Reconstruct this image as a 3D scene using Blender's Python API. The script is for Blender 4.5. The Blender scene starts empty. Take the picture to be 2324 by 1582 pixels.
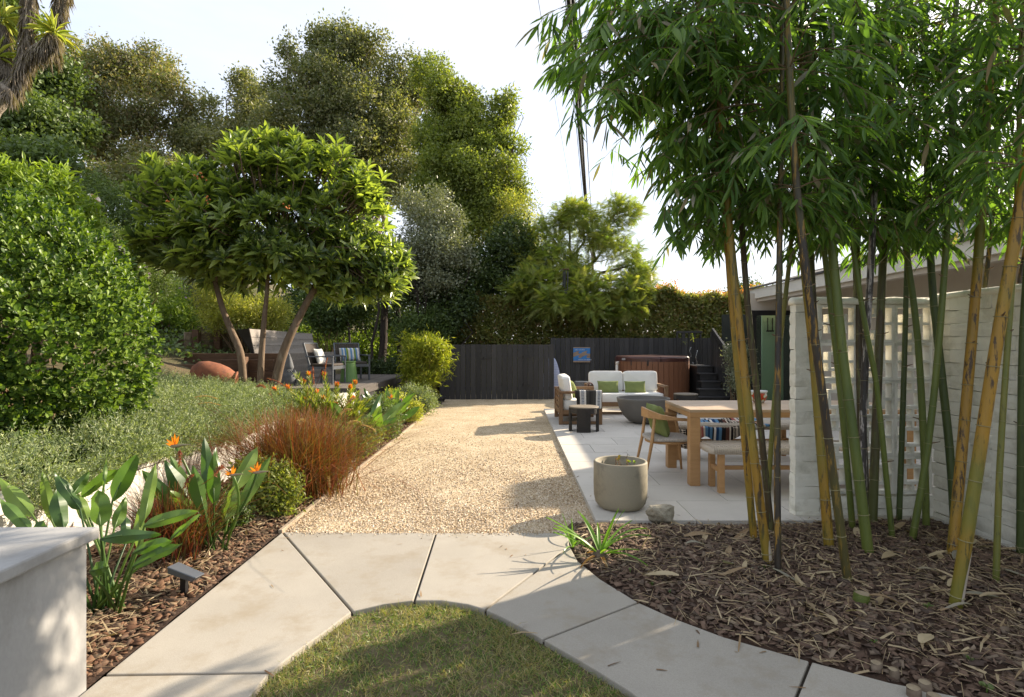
import bpy, math, random
import numpy as np
from mathutils import Vector, Matrix

scene = bpy.context.scene
# ---------------------------------------------------------------- camera
CAMH = 1.55; F = 1300.0; CX = 1165.0; CY = 780.0; W = 2324.0; H = 1582.0
cam_d = bpy.data.cameras.new('camera'); cam = bpy.data.objects.new('camera', cam_d)
scene.collection.objects.link(cam); scene.camera = cam
cam.location = (0, 0, CAMH); cam.rotation_euler = (math.radians(90), 0, 0)
cam_d.sensor_width = 36.0; cam_d.sensor_fit = 'HORIZONTAL'; cam_d.lens = F / W * 36.0
cam_d.shift_x = (W / 2 - CX) / W; cam_d.shift_y = -(H / 2 - CY) / W
cam_d.clip_start = 0.05; cam_d.clip_end = 2000
# ---------------------------------------------------------------- sun, sky, exposure
SUN = Vector((0.745, 0.503, 0.438)).normalized()
sd = bpy.data.lights.new('sun', 'SUN'); sd.energy = 4.3; sd.angle = math.radians(0.6); sd.color = (1.0, 0.86, 0.68)
so = bpy.data.objects.new('sun', sd); scene.collection.objects.link(so)
so.rotation_euler = SUN.to_track_quat('Z', 'Y').to_euler(); so.location = (20, 14, 12)
world = bpy.data.worlds.new('World'); scene.world = world; world.use_nodes = True
wn = world.node_tree.nodes; wl = world.node_tree.links; wn.clear()
wo = wn.new('ShaderNodeOutputWorld'); wb = wn.new('ShaderNodeBackground'); sk = wn.new('ShaderNodeTexSky')
sk.sky_type = 'NISHITA'; sk.sun_disc = False
sk.sun_elevation = math.asin(SUN.z); sk.sun_rotation = math.atan2(SUN.x, SUN.y)
sk.air_density = 1.0; sk.dust_density = 1.5; sk.ozone_density = 1.0
wt = wn.new('ShaderNodeTexCoord'); wmap = wn.new('ShaderNodeMapping'); wmap.inputs['Scale'].default_value = (1.2, 1.2, 4.0)
wno = wn.new('ShaderNodeTexNoise'); wno.inputs['Scale'].default_value = 1.6; wno.inputs['Detail'].default_value = 7; wno.inputs['Roughness'].default_value = 0.55
wr = wn.new('ShaderNodeValToRGB')
wr.color_ramp.elements[0].position = 0.30; wr.color_ramp.elements[0].color = (0.55, 0.55, 0.55, 1)
wr.color_ramp.elements[1].position = 0.62; wr.color_ramp.elements[1].color = (0.95, 0.95, 0.95, 1)
wm = wn.new('ShaderNodeMixRGB'); wm.inputs[2].default_value = (2.62, 2.74, 3.05, 1)     # thin high cloud
wl.new(wt.outputs['Generated'], wmap.inputs['Vector']); wl.new(wmap.outputs[0], wno.inputs['Vector']); wl.new(wno.outputs['Fac'], wr.inputs[0])
wl.new(wr.outputs[0], wm.inputs[0]); wl.new(sk.outputs[0], wm.inputs[1]); wl.new(wm.outputs[0], wb.inputs[0]); wl.new(wb.outputs[0], wo.inputs[0])
wb.inputs['Strength'].default_value = 0.145
scene.view_settings.view_transform = 'Standard'; scene.view_settings.look = 'None'
scene.view_settings.exposure = 1.45; scene.view_settings.gamma = 1.0; scene.view_settings.use_curve_mapping = False

# ---------------------------------------------------------------- helpers
COL = scene.collection
rng = np.random.default_rng(7); random.seed(7)
def g(x, y, z=0.0):                       # pixel -> point on the horizontal plane at height z
    D = F * (CAMH - z) / (y - CY); return Vector(((x - CX) / F * D, D, z))
def at(x, y, D):                          # pixel + distance -> point
    return Vector(((x - CX) / F * D, D, CAMH - (y - CY) / F * D))

class MB:
    def __init__(s): s.v = []; s.f = []
    def add(s, V, Fc):
        o = len(s.v); s.v.extend([tuple(float(c) for c in p) for p in V]); s.f.extend([tuple(i + o for i in q) for q in Fc]); return s
    def box(s, c, d, R=None):
        V = []
        for i in (-.5, .5):
            for j in (-.5, .5):
                for k in (-.5, .5):
                    p = Vector((i * d[0], j * d[1], k * d[2]))
                    if R is not None: p = R @ p
                    V.append(p + Vector(c))
        return s.add(V, [(0, 1, 3, 2), (4, 6, 7, 5), (0, 4, 5, 1), (2, 3, 7, 6), (0, 2, 6, 4), (1, 5, 7, 3)])
    def bx(s, x0, x1, y0, y1, z0, z1): return s.box(((x0 + x1) / 2, (y0 + y1) / 2, (z0 + z1) / 2), (x1 - x0, y1 - y0, z1 - z0))
    def beam(s, a, b, w, h, up=(0, 0, 1)):
        a = Vector(a); b = Vector(b); d = b - a; L = d.length; d.normalize()
        u = Vector(up); x = d.cross(u)
        if x.length < 1e-4: x = d.cross(Vector((0, 1, 0)))
        x.normalize(); u = x.cross(d)
        R = Matrix((x, d, u)).transposed()
        return s.box((a + b) / 2, (w, L, h), R)
    def tube(s, pts, rad, n=8, caps=True):
        pts = [Vector(p) for p in pts]; m = len(pts)
        if not hasattr(rad, '__len__'): rad = [rad] * m
        V = []; ref = None
        for i in range(m):
            t = (pts[min(i + 1, m - 1)] - pts[max(i - 1, 0)])
            if t.length < 1e-9: t = Vector((0, 0, 1))
            t.normalize()
            if ref is None: ref = Vector((1, 0, 0)) if abs(t.x) < .8 else Vector((0, 1, 0))
            x = ref - t * ref.dot(t); x.normalize(); ref = x; y = t.cross(x)
            for k in range(n):
                a = 2 * math.pi * k / n; V.append(pts[i] + (x * math.cos(a) + y * math.sin(a)) * rad[i])
        Fc = []
        for i in range(m - 1):
            for k in range(n):
                k2 = (k + 1) % n; Fc.append((i * n + k, i * n + k2, (i + 1) * n + k2, (i + 1) * n + k))
        if caps: Fc.append(tuple(range(n - 1, -1, -1))); Fc.append(tuple((m - 1) * n + k for k in range(n)))
        return s.add(V, Fc)
    def lathe(s, prof, n=24, c=(0, 0, 0), wob=0):
        V = []; c = Vector(c); m = len(prof)
        for (r, z) in prof:
            for k in range(n):
                a = 2 * math.pi * k / n; V.append(c + Vector((r * math.cos(a), r * math.sin(a), z)))
        Fc = []
        for i in range(m - 1):
            for k in range(n):
                k2 = (k + 1) % n; Fc.append((i * n + k, i * n + k2, (i + 1) * n + k2, (i + 1) * n + k))
        if prof[0][0] > 1e-5: Fc.append(tuple(range(n - 1, -1, -1)))
        if prof[-1][0] > 1e-5: Fc.append(tuple((m - 1) * n + k for k in range(n)))
        return s.add(V, Fc)
    def cushion(s, c, d, R=None, e=0.35, n=20, puff=0.0):
        V = []; Fc = []; m = n // 2 + 1; c = Vector(c)
        def p_(v, q): return math.copysign(abs(v) ** q, v)
        for i in range(m):
            la = -math.pi / 2 + math.pi * i / (m - 1)
            for k in range(n):
                lo = 2 * math.pi * k / n
                p = Vector((p_(math.cos(la), e) * p_(math.cos(lo), e) * d[0] / 2, p_(math.cos(la), e) * p_(math.sin(lo), e) * d[1] / 2, p_(math.sin(la), e) * d[2] / 2))
                if puff:
                    rr = max(abs(p.x) / (d[0] / 2), abs(p.y) / (d[1] / 2)); p.z *= (1 - puff * rr ** 2.5)
                if R is not None: p = R @ p
                V.append(p + c)
        for i in range(m - 1):
            for k in range(n):
                k2 = (k + 1) % n; Fc.append((i * n + k, i * n + k2, (i + 1) * n + k2, (i + 1) * n + k))
        return s.add(V, Fc)
    def strip(s, A, B):                   # quad strip between two polylines
        n = len(A); return s.add(list(A) + list(B), [(i, i + 1, n + i + 1, n + i) for i in range(n - 1)])
    def mesh(s, name):
        me = bpy.data.meshes.new(name); me.from_pydata(s.v, [], s.f); me.update(); return me

def tag(o, label=None, cat=None, group=None, kind=None):
    if label: o['label'] = label
    if cat: o['category'] = cat
    if group: o['group'] = group
    if kind: o['kind'] = kind
    return o
def link(name, me, mat, parent=None, loc=None):
    o = bpy.data.objects.new(name, me); COL.objects.link(o)
    if mat is not None and len(me.materials) == 0: me.materials.append(mat)
    if parent is not None: o.parent = parent
    if loc is not None: o.location = loc
    return o
def obj(name, mb, mat, parent=None, smooth=False, bevel=0, seg=1, sub=0, loc=None, **kw):
    me = mb if isinstance(mb, bpy.types.Mesh) else mb.mesh(name)
    if smooth: me.polygons.foreach_set('use_smooth', [True] * len(me.polygons))
    o = link(name, me, mat, parent, loc)
    if bevel:
        b = o.modifiers.new('bevel', 'BEVEL'); b.width = bevel; b.segments = seg; b.limit_method = 'ANGLE'; b.angle_limit = math.radians(35)
    if sub:
        m_ = o.modifiers.new('sub', 'SUBSURF'); m_.levels = sub; m_.render_levels = sub
    return tag(o, **kw)
def thing(name, label, cat, loc=(0, 0, 0), rz=0, group=None):
    o = bpy.data.objects.new(name, None); COL.objects.link(o); o.empty_display_size = .1
    o.location = loc; o.rotation_euler = (0, 0, rz); return tag(o, label, cat, group)
def piece(name, me, parent, loc, rot=None, scale=None):
    o = bpy.data.objects.new(name, me); COL.objects.link(o); o.parent = parent; o.location = loc
    if rot is not None: o.rotation_euler = rot
    if scale is not None: o.scale = scale
    return o

def np_mesh(name, V, Fc, rnd=None, smooth=False):
    me = bpy.data.meshes.new(name); V = np.asarray(V, np.float32); Fc = np.asarray(Fc, np.int32); k = Fc.shape[1]
    me.vertices.add(len(V)); me.vertices.foreach_set('co', V.ravel())
    me.loops.add(Fc.size); me.loops.foreach_set('vertex_index', Fc.ravel())
    me.polygons.add(len(Fc)); me.polygons.foreach_set('loop_start', np.arange(0, Fc.size, k, dtype=np.int32))
    try: me.polygons.foreach_set('loop_total', np.full(len(Fc), k, np.int32))
    except Exception: pass
    if smooth: me.polygons.foreach_set('use_smooth', np.ones(len(Fc), bool))
    if rnd is not None:
        a = me.attributes.new('rnd', 'FLOAT', 'POINT'); a.data.foreach_set('value', np.asarray(rnd, np.float32))
    me.update(calc_edges=True); return me
def norm(a): return a / np.maximum(np.linalg.norm(a, axis=-1, keepdims=True), 1e-9)
def frames(d, nrm):                       # leaf axis d (local +Y), approx normal nrm (local +Z)
    y = norm(d); x = norm(np.cross(y, nrm)); z = np.cross(x, y)
    return np.stack([x, y, z], axis=2)
def scatter(base, pos, R, sc):
    BV, BF = base; n = len(pos); sc = np.asarray(sc, float)
    if sc.ndim == 1: sc = sc[:, None] * np.ones(3)
    L = BV[None] * sc[:, None, :]
    V = np.einsum('nij,nkj->nki', R, L) + pos[:, None, :]
    Fc = BF[None] + (np.arange(n) * len(BV))[:, None, None]
    return V.reshape(-1, 3), Fc.reshape(-1, BF.shape[1])
def rdirs(n, r=None):
    r = r or rng; return norm(r.normal(size=(n, 3)))
# leaf outlines: length 1 along +Y
LEAF2 = (np.array([[0, 0, 0], [-.5, .45, .08], [0, 1, -.08], [.5, .45, .08]], float), np.array([[0, 2, 1], [0, 3, 2]]))
LEAF6 = (np.array([[0, 0, 0], [0, .35, 0], [0, .7, -.03], [0, 1, -.14], [-.42, .25, .10], [-.5, .5, .10], [-.28, .8, 0], [.42, .25, .10], [.5, .5, .10], [.28, .8, 0]], float),
         np.array([[0, 1, 4], [1, 5, 4], [1, 2, 5], [2, 6, 5], [2, 3, 6], [0, 7, 1], [1, 7, 8], [1, 8, 2], [2, 8, 9], [2, 9, 3]]))
OBOV = (np.array([[0, 0, 0], [0, .6, .0], [-.2, .35, .06], [-.5, .75, .10], [-.22, .98, .02], [.22, .98, .02], [.5, .75, .10], [.2, .35, .06]], float),
        np.array([[0, 1, 2], [2, 1, 3], [3, 1, 4], [4, 1, 5], [5, 1, 6], [6, 1, 7], [7, 1, 0]]))
def leaf_mesh(name, base, sx, sy, mat):
    me = np_mesh(name, base[0] * np.array([sx, sy, sy * .6]), base[1], smooth=True); me.materials.append(mat); return me
def leaves(parent, base, pos, R, sc, mat, rnd=None, nparts=0, part='leaf', name='foliage', near=None):
    """leaf cloud under parent (world coords, parent at origin or offset); the nparts nearest the viewpoint become single parts"""
    pos = np.asarray(pos, float); n = len(pos); sc = np.asarray(sc, float)
    if sc.ndim == 1: sc = sc[:, None] * np.ones(3)
    rnd = rng.random(n) if rnd is None else np.asarray(rnd)
    off = np.array(parent.location)
    sel = np.zeros(n, bool)
    if nparts:
        d = np.linalg.norm(pos - np.array([0, 0, CAMH]), axis=1) - 0.25 * sc[:, 1] / sc[:, 1].mean()
        sel[np.argsort(d)[:nparts]] = True
        me = np_mesh(part, base[0], base[1], smooth=True); me.materials.append(mat)
        for i in np.nonzero(sel)[0]:
            o = bpy.data.objects.new(part, me); COL.objects.link(o); o.parent = parent
            m4 = np.eye(4); m4[:3, :3] = R[i] * sc[i][None, :]; m4[:3, 3] = pos[i] - off; o.matrix_local = Matrix(m4.tolist())
    k = ~sel
    if k.any():
        V, Fc = scatter(base, pos[k] - off, R[k], sc[k])
        me = np_mesh(name, V, Fc, np.repeat(rnd[k], len(base[0])), smooth=True)
        o = link(name, me, mat, parent); o['kind'] = 'stuff'; return o

# ---------------------------------------------------------------- materials
def _nt(name):
    m = bpy.data.materials.new(name); m.use_nodes = True; nt = m.node_tree; nt.nodes.clear()
    return m, nt.nodes, nt.links
def _vec(N, L, scale, coord='Object', rand=True):
    tc = N.new('ShaderNodeTexCoord'); mp = N.new('ShaderNodeMapping'); mp.inputs['Scale'].default_value = scale
    if rand:
        oi = N.new('ShaderNodeObjectInfo'); ml = N.new('ShaderNodeMath'); ml.operation = 'MULTIPLY'; ml.inputs[1].default_value = 37.0
        ad = N.new('ShaderNodeVectorMath'); ad.operation = 'ADD'; L.new(oi.outputs['Random'], ml.inputs[0])
        L.new(tc.outputs[coord], ad.inputs[0]); L.new(ml.outputs[0], ad.inputs[1]); L.new(ad.outputs[0], mp.inputs['Vector'])
    else: L.new(tc.outputs[coord], mp.inputs['Vector'])
    return mp.outputs[0]
def _ramp(N, stops):
    r = N.new('ShaderNodeValToRGB'); e = r.color_ramp.elements
    while len(e) < len(stops): e.new(0.5)
    for i, (p, c) in enumerate(stops): e[i].position = p; e[i].color = (c[0], c[1], c[2], 1)
    return r
def mat(name, c1, c2=None, scale=4, stretch=(1, 1, 1), rough=.75, bump=.3, bscale=30, spec=.3, metal=0, vary=.0, fine=.0, coat=0, dirt=None, dscale=1.5, bdist=.01):
    m, N, L = _nt(name); c2 = c2 or tuple(x * .75 for x in c1)
    out = N.new('ShaderNodeOutputMaterial'); p = N.new('ShaderNodeBsdfPrincipled'); L.new(p.outputs[0], out.inputs[0])
    v = _vec(N, L, stretch)
    n1 = N.new('ShaderNodeTexNoise'); n1.inputs['Scale'].default_value = scale; n1.inputs['Detail'].default_value = 6; n1.inputs['Roughness'].default_value = .6
    L.new(v, n1.inputs['Vector']); r = _ramp(N, [(.3, c2), (.7, c1)]); L.new(n1.outputs['Fac'], r.inputs[0]); col = r.outputs[0]
    n2 = N.new('ShaderNodeTexNoise'); n2.inputs['Scale'].default_value = bscale; n2.inputs['Detail'].default_value = 5; L.new(v, n2.inputs['Vector'])
    if fine:
        mx = N.new('ShaderNodeMixRGB'); mx.blend_type = 'OVERLAY'; mx.inputs[0].default_value = fine; L.new(col, mx.inputs[1]); L.new(n2.outputs['Fac'], mx.inputs[2]); col = mx.outputs[0]
    if dirt:
        n3 = N.new('ShaderNodeTexNoise'); n3.inputs['Scale'].default_value = dscale; n3.inputs['Detail'].default_value = 8; n3.inputs['Roughness'].default_value = .7; L.new(v, n3.inputs['Vector'])
        r3 = _ramp(N, [(.5, (0, 0, 0)), (.68, (1, 1, 1))]); L.new(n3.outputs['Fac'], r3.inputs[0])
        mx = N.new('ShaderNodeMixRGB'); L.new(r3.outputs[0], mx.inputs[0]); L.new(col, mx.inputs[1]); mx.inputs[2].default_value = (*dirt, 1); col = mx.outputs[0]
    if vary:
        oi = N.new('ShaderNodeObjectInfo'); mr = N.new('ShaderNodeMapRange'); mr.inputs[3].default_value = 1 - vary; mr.inputs[4].default_value = 1 + vary; L.new(oi.outputs['Random'], mr.inputs[0])
        hs = N.new('ShaderNodeHueSaturation'); L.new(mr.outputs[0], hs.inputs['Value']); L.new(col, hs.inputs['Color']); col = hs.outputs[0]
    L.new(col, p.inputs['Base Color']); p.inputs['Roughness'].default_value = rough; p.inputs['Metallic'].default_value = metal
    p.inputs['Specular IOR Level'].default_value = spec; p.inputs['Coat Weight'].default_value = coat
    if bump:
        b = N.new('ShaderNodeBump'); b.inputs['Strength'].default_value = bump; b.inputs['Distance'].default_value = bdist
        L.new(n2.outputs['Fac'], b.inputs['Height']); L.new(b.outputs[0], p.inputs['Normal'])
    return m
def leafmat(name, stops, trans=.3, rough=.45, spec=.4, tcol=1.5, clump=0.0, cscale=1.0, gain=1.72):
    """stops: colours over the per-leaf random value"""
    stops = [tuple(min(x * gain, .9) for x in c_) for c_ in stops]
    m, N, L = _nt(name); out = N.new('ShaderNodeOutputMaterial'); p = N.new('ShaderNodeBsdfPrincipled'); t = N.new('ShaderNodeBsdfTranslucent'); mx = N.new('ShaderNodeMixShader')
    a = N.new('ShaderNodeAttribute'); a.attribute_name = 'rnd'; oi = N.new('ShaderNodeObjectInfo'); ad = N.new('ShaderNodeMath'); fr = N.new('ShaderNodeMath'); fr.operation = 'FRACT'
    L.new(a.outputs['Fac'], ad.inputs[0]); L.new(oi.outputs['Random'], ad.inputs[1]); L.new(ad.outputs[0], fr.inputs[0])
    k = len(stops); r = _ramp(N, [(i / max(k - 1, 1), c) for i, c in enumerate(stops)]); L.new(fr.outputs[0], r.inputs[0]); col = r.outputs[0]
    if clump:
        tc = N.new('ShaderNodeTexCoord'); n1 = N.new('ShaderNodeTexNoise'); n1.inputs['Scale'].default_value = cscale; n1.inputs['Detail'].default_value = 3; L.new(tc.outputs['Object'], n1.inputs['Vector'])
        mr = N.new('ShaderNodeMapRange'); mr.inputs[1].default_value = .3; mr.inputs[2].default_value = .7; mr.inputs[3].default_value = 1 - clump; mr.inputs[4].default_value = 1 + clump; L.new(n1.outputs['Fac'], mr.inputs[0])
        hs = N.new('ShaderNodeHueSaturation'); L.new(mr.outputs[0], hs.inputs['Value']); L.new(col, hs.inputs['Color']); col = hs.outputs[0]
    L.new(col, p.inputs['Base Color']); p.inputs['Roughness'].default_value = rough; p.inputs['Specular IOR Level'].default_value = spec
    tm = N.new('ShaderNodeMixRGB'); tm.blend_type = 'MULTIPLY'; tm.inputs[0].default_value = 1; tm.inputs[2].default_value = (tcol * 1.0, tcol * 1.05, tcol * .32, 1); L.new(col, tm.inputs[1]); L.new(tm.outputs[0], t.inputs['Color'])
    mx.inputs[0].default_value = trans; L.new(p.outputs[0], mx.inputs[1]); L.new(t.outputs[0], mx.inputs[2]); L.new(mx.outputs[0], out.inputs[0])
    return m
def rndmat(name, stops, rough=.85, bump=.3, bscale=60, spec=.2):
    m = leafmat(name, stops, trans=0.0, rough=rough, spec=spec, gain=1.0); return m

MT = {}
MT['concrete'] = mat('concrete', (.365, .334, .28), (.305, .278, .233), scale=1.6, rough=.85, bump=.25, bscale=220, fine=.3, vary=.08, dirt=(.285, .245, .185), dscale=2.9, bdist=.003)
MT['jointdark'] = mat('joint_soil', (.05, .04, .03), bump=.5)
MT['paver'] = mat('paver', (.56, .52, .455), (.50, .465, .405), scale=2.2, rough=.8, bump=.15, bscale=200, fine=.15, vary=.05, bdist=.002)
MT['planter'] = mat('planter_plaster', (.38, .372, .355), (.31, .305, .29), scale=1.5, stretch=(1, 1, .6), rough=.8, bump=.2, bscale=60, fine=.1, dirt=(.27, .26, .24), dscale=2.6, bdist=.003)
MT['whitewall'] = mat('white_stucco', (.66, .62, .55), (.55, .51, .45), scale=2, rough=.9, bump=.3, bscale=90, dirt=(.36, .33, .28), dscale=2.0, bdist=.004)
MT['slump'] = mat('slump_block', (.86, .83, .72), (.79, .76, .64), scale=3, rough=.85, bump=.35, bscale=22, dirt=(.58, .55, .44), dscale=3.2, vary=.04, bdist=.01)
MT['breeze'] = mat('breeze_block', (.86, .83, .73), (.78, .75, .64), scale=3, rough=.85, bump=.3, bscale=60, dirt=(.50, .49, .40), dscale=3.5, vary=.04, bdist=.003)
MT['mortar'] = mat('mortar', (.42, .40, .33), rough=.9)
MT['fence'] = mat('fence_paint', (.044, .042, .041), (.028, .027, .026), scale=3, stretch=(6, 6, .5), rough=.6, bump=.5, bscale=22, vary=.3, spec=.35, bdist=.004)
MT['blackwood'] = mat('dark_step_paint', (.036, .034, .033), (.022, .021, .021), scale=3, rough=.5, bump=.3, bscale=25, vary=.2, spec=.4)
MT['deck'] = mat('deck_board', (.17, .145, .12), (.11, .093, .08), scale=3, stretch=(8, .8, 8), rough=.7, bump=.4, bscale=16, vary=.15)
MT['deckdark'] = mat('deck_fascia', (.105, .09, .078), (.075, .065, .055), scale=3, stretch=(8, .8, 8), rough=.7, bump=.4, bscale=16, vary=.1)
MT['benchwood'] = mat('bench_plank', (.33, .29, .25), (.25, .22, .19), scale=3, stretch=(1, 6, 6), rough=.6, bump=.25, bscale=16, vary=.06)
MT['sleeper'] = mat('old_timber', (.15, .085, .048), (.085, .048, .03), scale=3, stretch=(1, 6, 6), rough=.85, bump=.6, bscale=14, vary=.25)
MT['sleeperpale'] = mat('weathered_timber', (.26, .20, .13), (.16, .115, .075), scale=3, stretch=(1, 6, 6), rough=.85, bump=.6, bscale=14, vary=.2)
MT['edging'] = mat('edging', (.40, .32, .23), (.30, .24, .17), rough=.85, bump=.3)
MT['teak'] = mat('teak', (.46, .265, .115), (.37, .205, .085), scale=3, stretch=(1.2, 9, 9), rough=.5, bump=.15, bscale=14, vary=.06, spec=.35)
MT['tabletop'] = mat('table_teak', (.47, .34, .22), (.40, .28, .17), scale=3, stretch=(1.2, 9, 9), rough=.5, bump=.15, bscale=14, vary=.08, spec=.35)
MT['sofawood'] = mat('sofa_wood', (.215, .125, .062), (.155, .088, .045), scale=3, stretch=(4, 4, 4), rough=.6, bump=.2, bscale=20, vary=.08)
MT['white_fabric'] = mat('white_fabric', (.74, .72, .67), (.69, .67, .62), scale=3, rough=.95, bump=.25, bscale=9, spec=.1, bdist=.02)
MT['green_fabric'] = mat('green_fabric', (.20, .235, .085), (.17, .20, .07), scale=4, rough=.9, bump=.3, bscale=10, spec=.1, bdist=.02)
MT['wicker_dark'] = mat('dark_wicker', (.055, .048, .042), (.03, .027, .024), scale=60, stretch=(1, 1, 2.5), rough=.55, bump=.8, bscale=70, bdist=.006)
MT['wicker_pale'] = mat('pale_wicker', (.60, .52, .42), (.42, .35, .27), scale=55, stretch=(.6, 2.5, 2.5), rough=.7, bump=.9, bscale=60, bdist=.006)
MT['rope'] = mat('rope_seat', (.55, .49, .42), (.28, .25, .21), scale=70, rough=.85, bump=.8, bscale=80, bdist=.004)
MT['stooltop'] = mat('stool_top', (.23, .19, .14), (.17, .14, .10), scale=4, stretch=(1, 9, 9), rough=.6, bump=.2)
MT['bowl'] = mat('dark_concrete', (.15, .137, .12), (.115, .106, .095), scale=3, rough=.6, bump=.15, bscale=40)
MT['pot'] = mat('olive_concrete', (.30, .265, .19), (.26, .23, .165), scale=2, rough=.7, bump=.15, bscale=80, fine=.1, dirt=(.15, .135, .10), dscale=3.0, bdist=.003)
MT['soil'] = mat('soil', (.05, .034, .022), (.025, .017, .012), scale=25, rough=.95, bump=1, bscale=40)
MT['rock'] = mat('rock', (.40, .36, .27), (.24, .21, .155), scale=7, rough=.9, bump=.9, bscale=18, dirt=(.17, .14, .09), dscale=9, bdist=.02)
MT['tubside'] = mat('tub_side', (.20, .09, .047), (.165, .073, .038), scale=3, stretch=(6, 6, .5), rough=.55, bump=.1)
MT['tubcover'] = mat('tub_cover', (.075, .027, .02), (.05, .018, .014), scale=5, rough=.42, bump=.4, bscale=6, spec=.5, bdist=.02)
MT['grey'] = mat('grey_plastic', (.35, .34, .33), rough=.6, bump=0)
MT['blackmetal'] = mat('black_metal', (.012, .012, .013), (.008, .008, .009), rough=.4, bump=0, spec=.5)
MT['greymetal'] = mat('grey_metal', (.13, .14, .16), (.10, .11, .125), rough=.4, bump=.1, spec=.5, metal=.3)
MT['sling'] = mat('brown_sling', (.075, .06, .048), (.055, .044, .036), scale=6, rough=.8, bump=.3, bscale=60)
MT['terracotta'] = mat('terracotta', (.30, .115, .058), (.22, .082, .043), scale=3, rough=.8, bump=.25, bscale=25, dirt=(.14, .06, .04), dscale=5)
MT['stone'] = mat('carved_stone', (.16, .165, .17), (.09, .094, .10), scale=8, rough=.75, bump=.7, bscale=35)
MT['greenmetal'] = mat('green_enamel', (.15, .27, .075), (.135, .25, .07), rough=.35, bump=0, spec=.5)
MT['greenpaint'] = mat('green_panel', (.52, .64, .46), (.50, .61, .44), rough=.7, bump=0)
MT['house'] = mat('house_wall', (.52, .46, .385), (.48, .42, .35), rough=.9, bump=.15, bscale=60)
MT['fascia'] = mat('white_trim', (.70, .67, .60), (.63, .60, .54), rough=.7, bump=.05)
MT['shingle'] = mat('roof_shingle', (.10, .095, .095), (.06, .058, .06), scale=9, rough=.9, bump=.8, bscale=25)
MT['flash'] = mat('flashing', (.16, .18, .21), rough=.4, bump=.2, metal=.4)
MT['siding'] = mat('white_siding', (.72, .72, .71), rough=.7, bump=.05)
MT['bark'] = mat('tree_bark', (.17, .125, .085), (.085, .063, .045), scale=5, stretch=(3, 3, .7), rough=.9, bump=1, bscale=14, bdist=.03)
MT['palebark'] = mat('pale_bark', (.33, .28, .22), (.18, .145, .11), scale=4, stretch=(3, 3, .7), rough=.9, bump=.8, bscale=14, bdist=.03)
MT['darkbark'] = mat('dark_bark', (.06, .045, .034), (.03, .024, .02), scale=5, stretch=(3, 3, .6), rough=.9, bump=1, bscale=12, bdist=.03)
MT['loquatbark'] = mat('loquat_bark', (.175, .115, .07), (.11, .075, .048), scale=4, stretch=(3, 3, .8), rough=.8, bump=.5, bscale=18, dirt=(.24, .18, .12), dscale=5)
MT['twig'] = mat('twig', (.20, .13, .07), (.12, .08, .045), rough=.8, bump=.2)
MT['cable'] = mat('cable', (.01, .01, .011), rough=.5, bump=0)
MT['cable_thin'] = mat('thin_cable', (.16, .17, .19), rough=.5, bump=0)
def glassmat():
    m, N, L = _nt('door_glass'); out = N.new('ShaderNodeOutputMaterial'); gl = N.new('ShaderNodeBsdfGlossy'); gl.inputs['Roughness'].default_value = .02; gl.inputs['Color'].default_value = (.8, .85, .82, 1)
    tr = N.new('ShaderNodeBsdfTransparent'); tr.inputs['Color'].default_value = (.82, .9, .84, 1); mx = N.new('ShaderNodeMixShader'); fr = N.new('ShaderNodeFresnel'); fr.inputs['IOR'].default_value = 1.5
    L.new(fr.outputs[0], mx.inputs[0]); L.new(tr.outputs[0], mx.inputs[1]); L.new(gl.outputs[0], mx.inputs[2]); L.new(mx.outputs[0], out.inputs[0]); return m
MT['glass'] = glassmat()
def gravelmat():
    m, N, L = _nt('gravel'); out = N.new('ShaderNodeOutputMaterial'); p = N.new('ShaderNodeBsdfPrincipled'); L.new(p.outputs[0], out.inputs[0])
    v = _vec(N, L, (1, 1, 1), rand=False); vo = N.new('ShaderNodeTexVoronoi'); vo.inputs['Scale'].default_value = 85; L.new(v, vo.inputs['Vector'])
    sp = N.new('ShaderNodeSeparateColor'); L.new(vo.outputs['Color'], sp.inputs[0])
    r = _ramp(N, [(0, (.28, .20, .115)), (.25, (.43, .33, .20)), (.6, (.54, .43, .28)), (1, (.68, .59, .44))]); L.new(sp.outputs[0], r.inputs[0])
    n = N.new('ShaderNodeTexNoise'); n.inputs['Scale'].default_value = 2.2; n.inputs['Detail'].default_value = 5; L.new(v, n.inputs['Vector'])
    r2 = _ramp(N, [(.35, (.82, .80, .77)), (.65, (1, 1, 1))]); L.new(n.outputs['Fac'], r2.inputs[0])
    mx = N.new('ShaderNodeMixRGB'); mx.blend_type = 'MULTIPLY'; mx.inputs[0].default_value = 1; L.new(r.outputs[0], mx.inputs[1]); L.new(r2.outputs[0], mx.inputs[2]); L.new(mx.outputs[0], p.inputs['Base Color'])
    b = N.new('ShaderNodeBump'); b.inputs['Strength'].default_value = .55; b.inputs['Distance'].default_value = .009; b.invert = True; L.new(vo.outputs['Distance'], b.inputs['Height']); L.new(b.outputs[0], p.inputs['Normal'])
    p.inputs['Roughness'].default_value = .85; p.inputs['Specular IOR Level'].default_value = .2; return m
MT['gravel'] = gravelmat()
MT['ground'] = mat('ground_soil', (.10, .08, .05), (.05, .055, .025), scale=1.5, rough=.95, bump=.6, bscale=20, bdist=.03)
MT['hill'] = mat('hill_soil', (.13, .088, .05), (.055, .06, .022), scale=.9, rough=.95, bump=.7, bscale=18, dirt=(.05, .07, .02), dscale=.7, bdist=.04)
MT['mulch'] = mat('mulch_base', (.065, .036, .021), (.028, .017, .012), scale=22, rough=.95, bump=1, bscale=30, bdist=.02)
MT['lawnsoil'] = mat('lawn_soil', (.15, .115, .065), (.075, .065, .028), scale=7, rough=.95, bump=.8, bscale=60)
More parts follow.
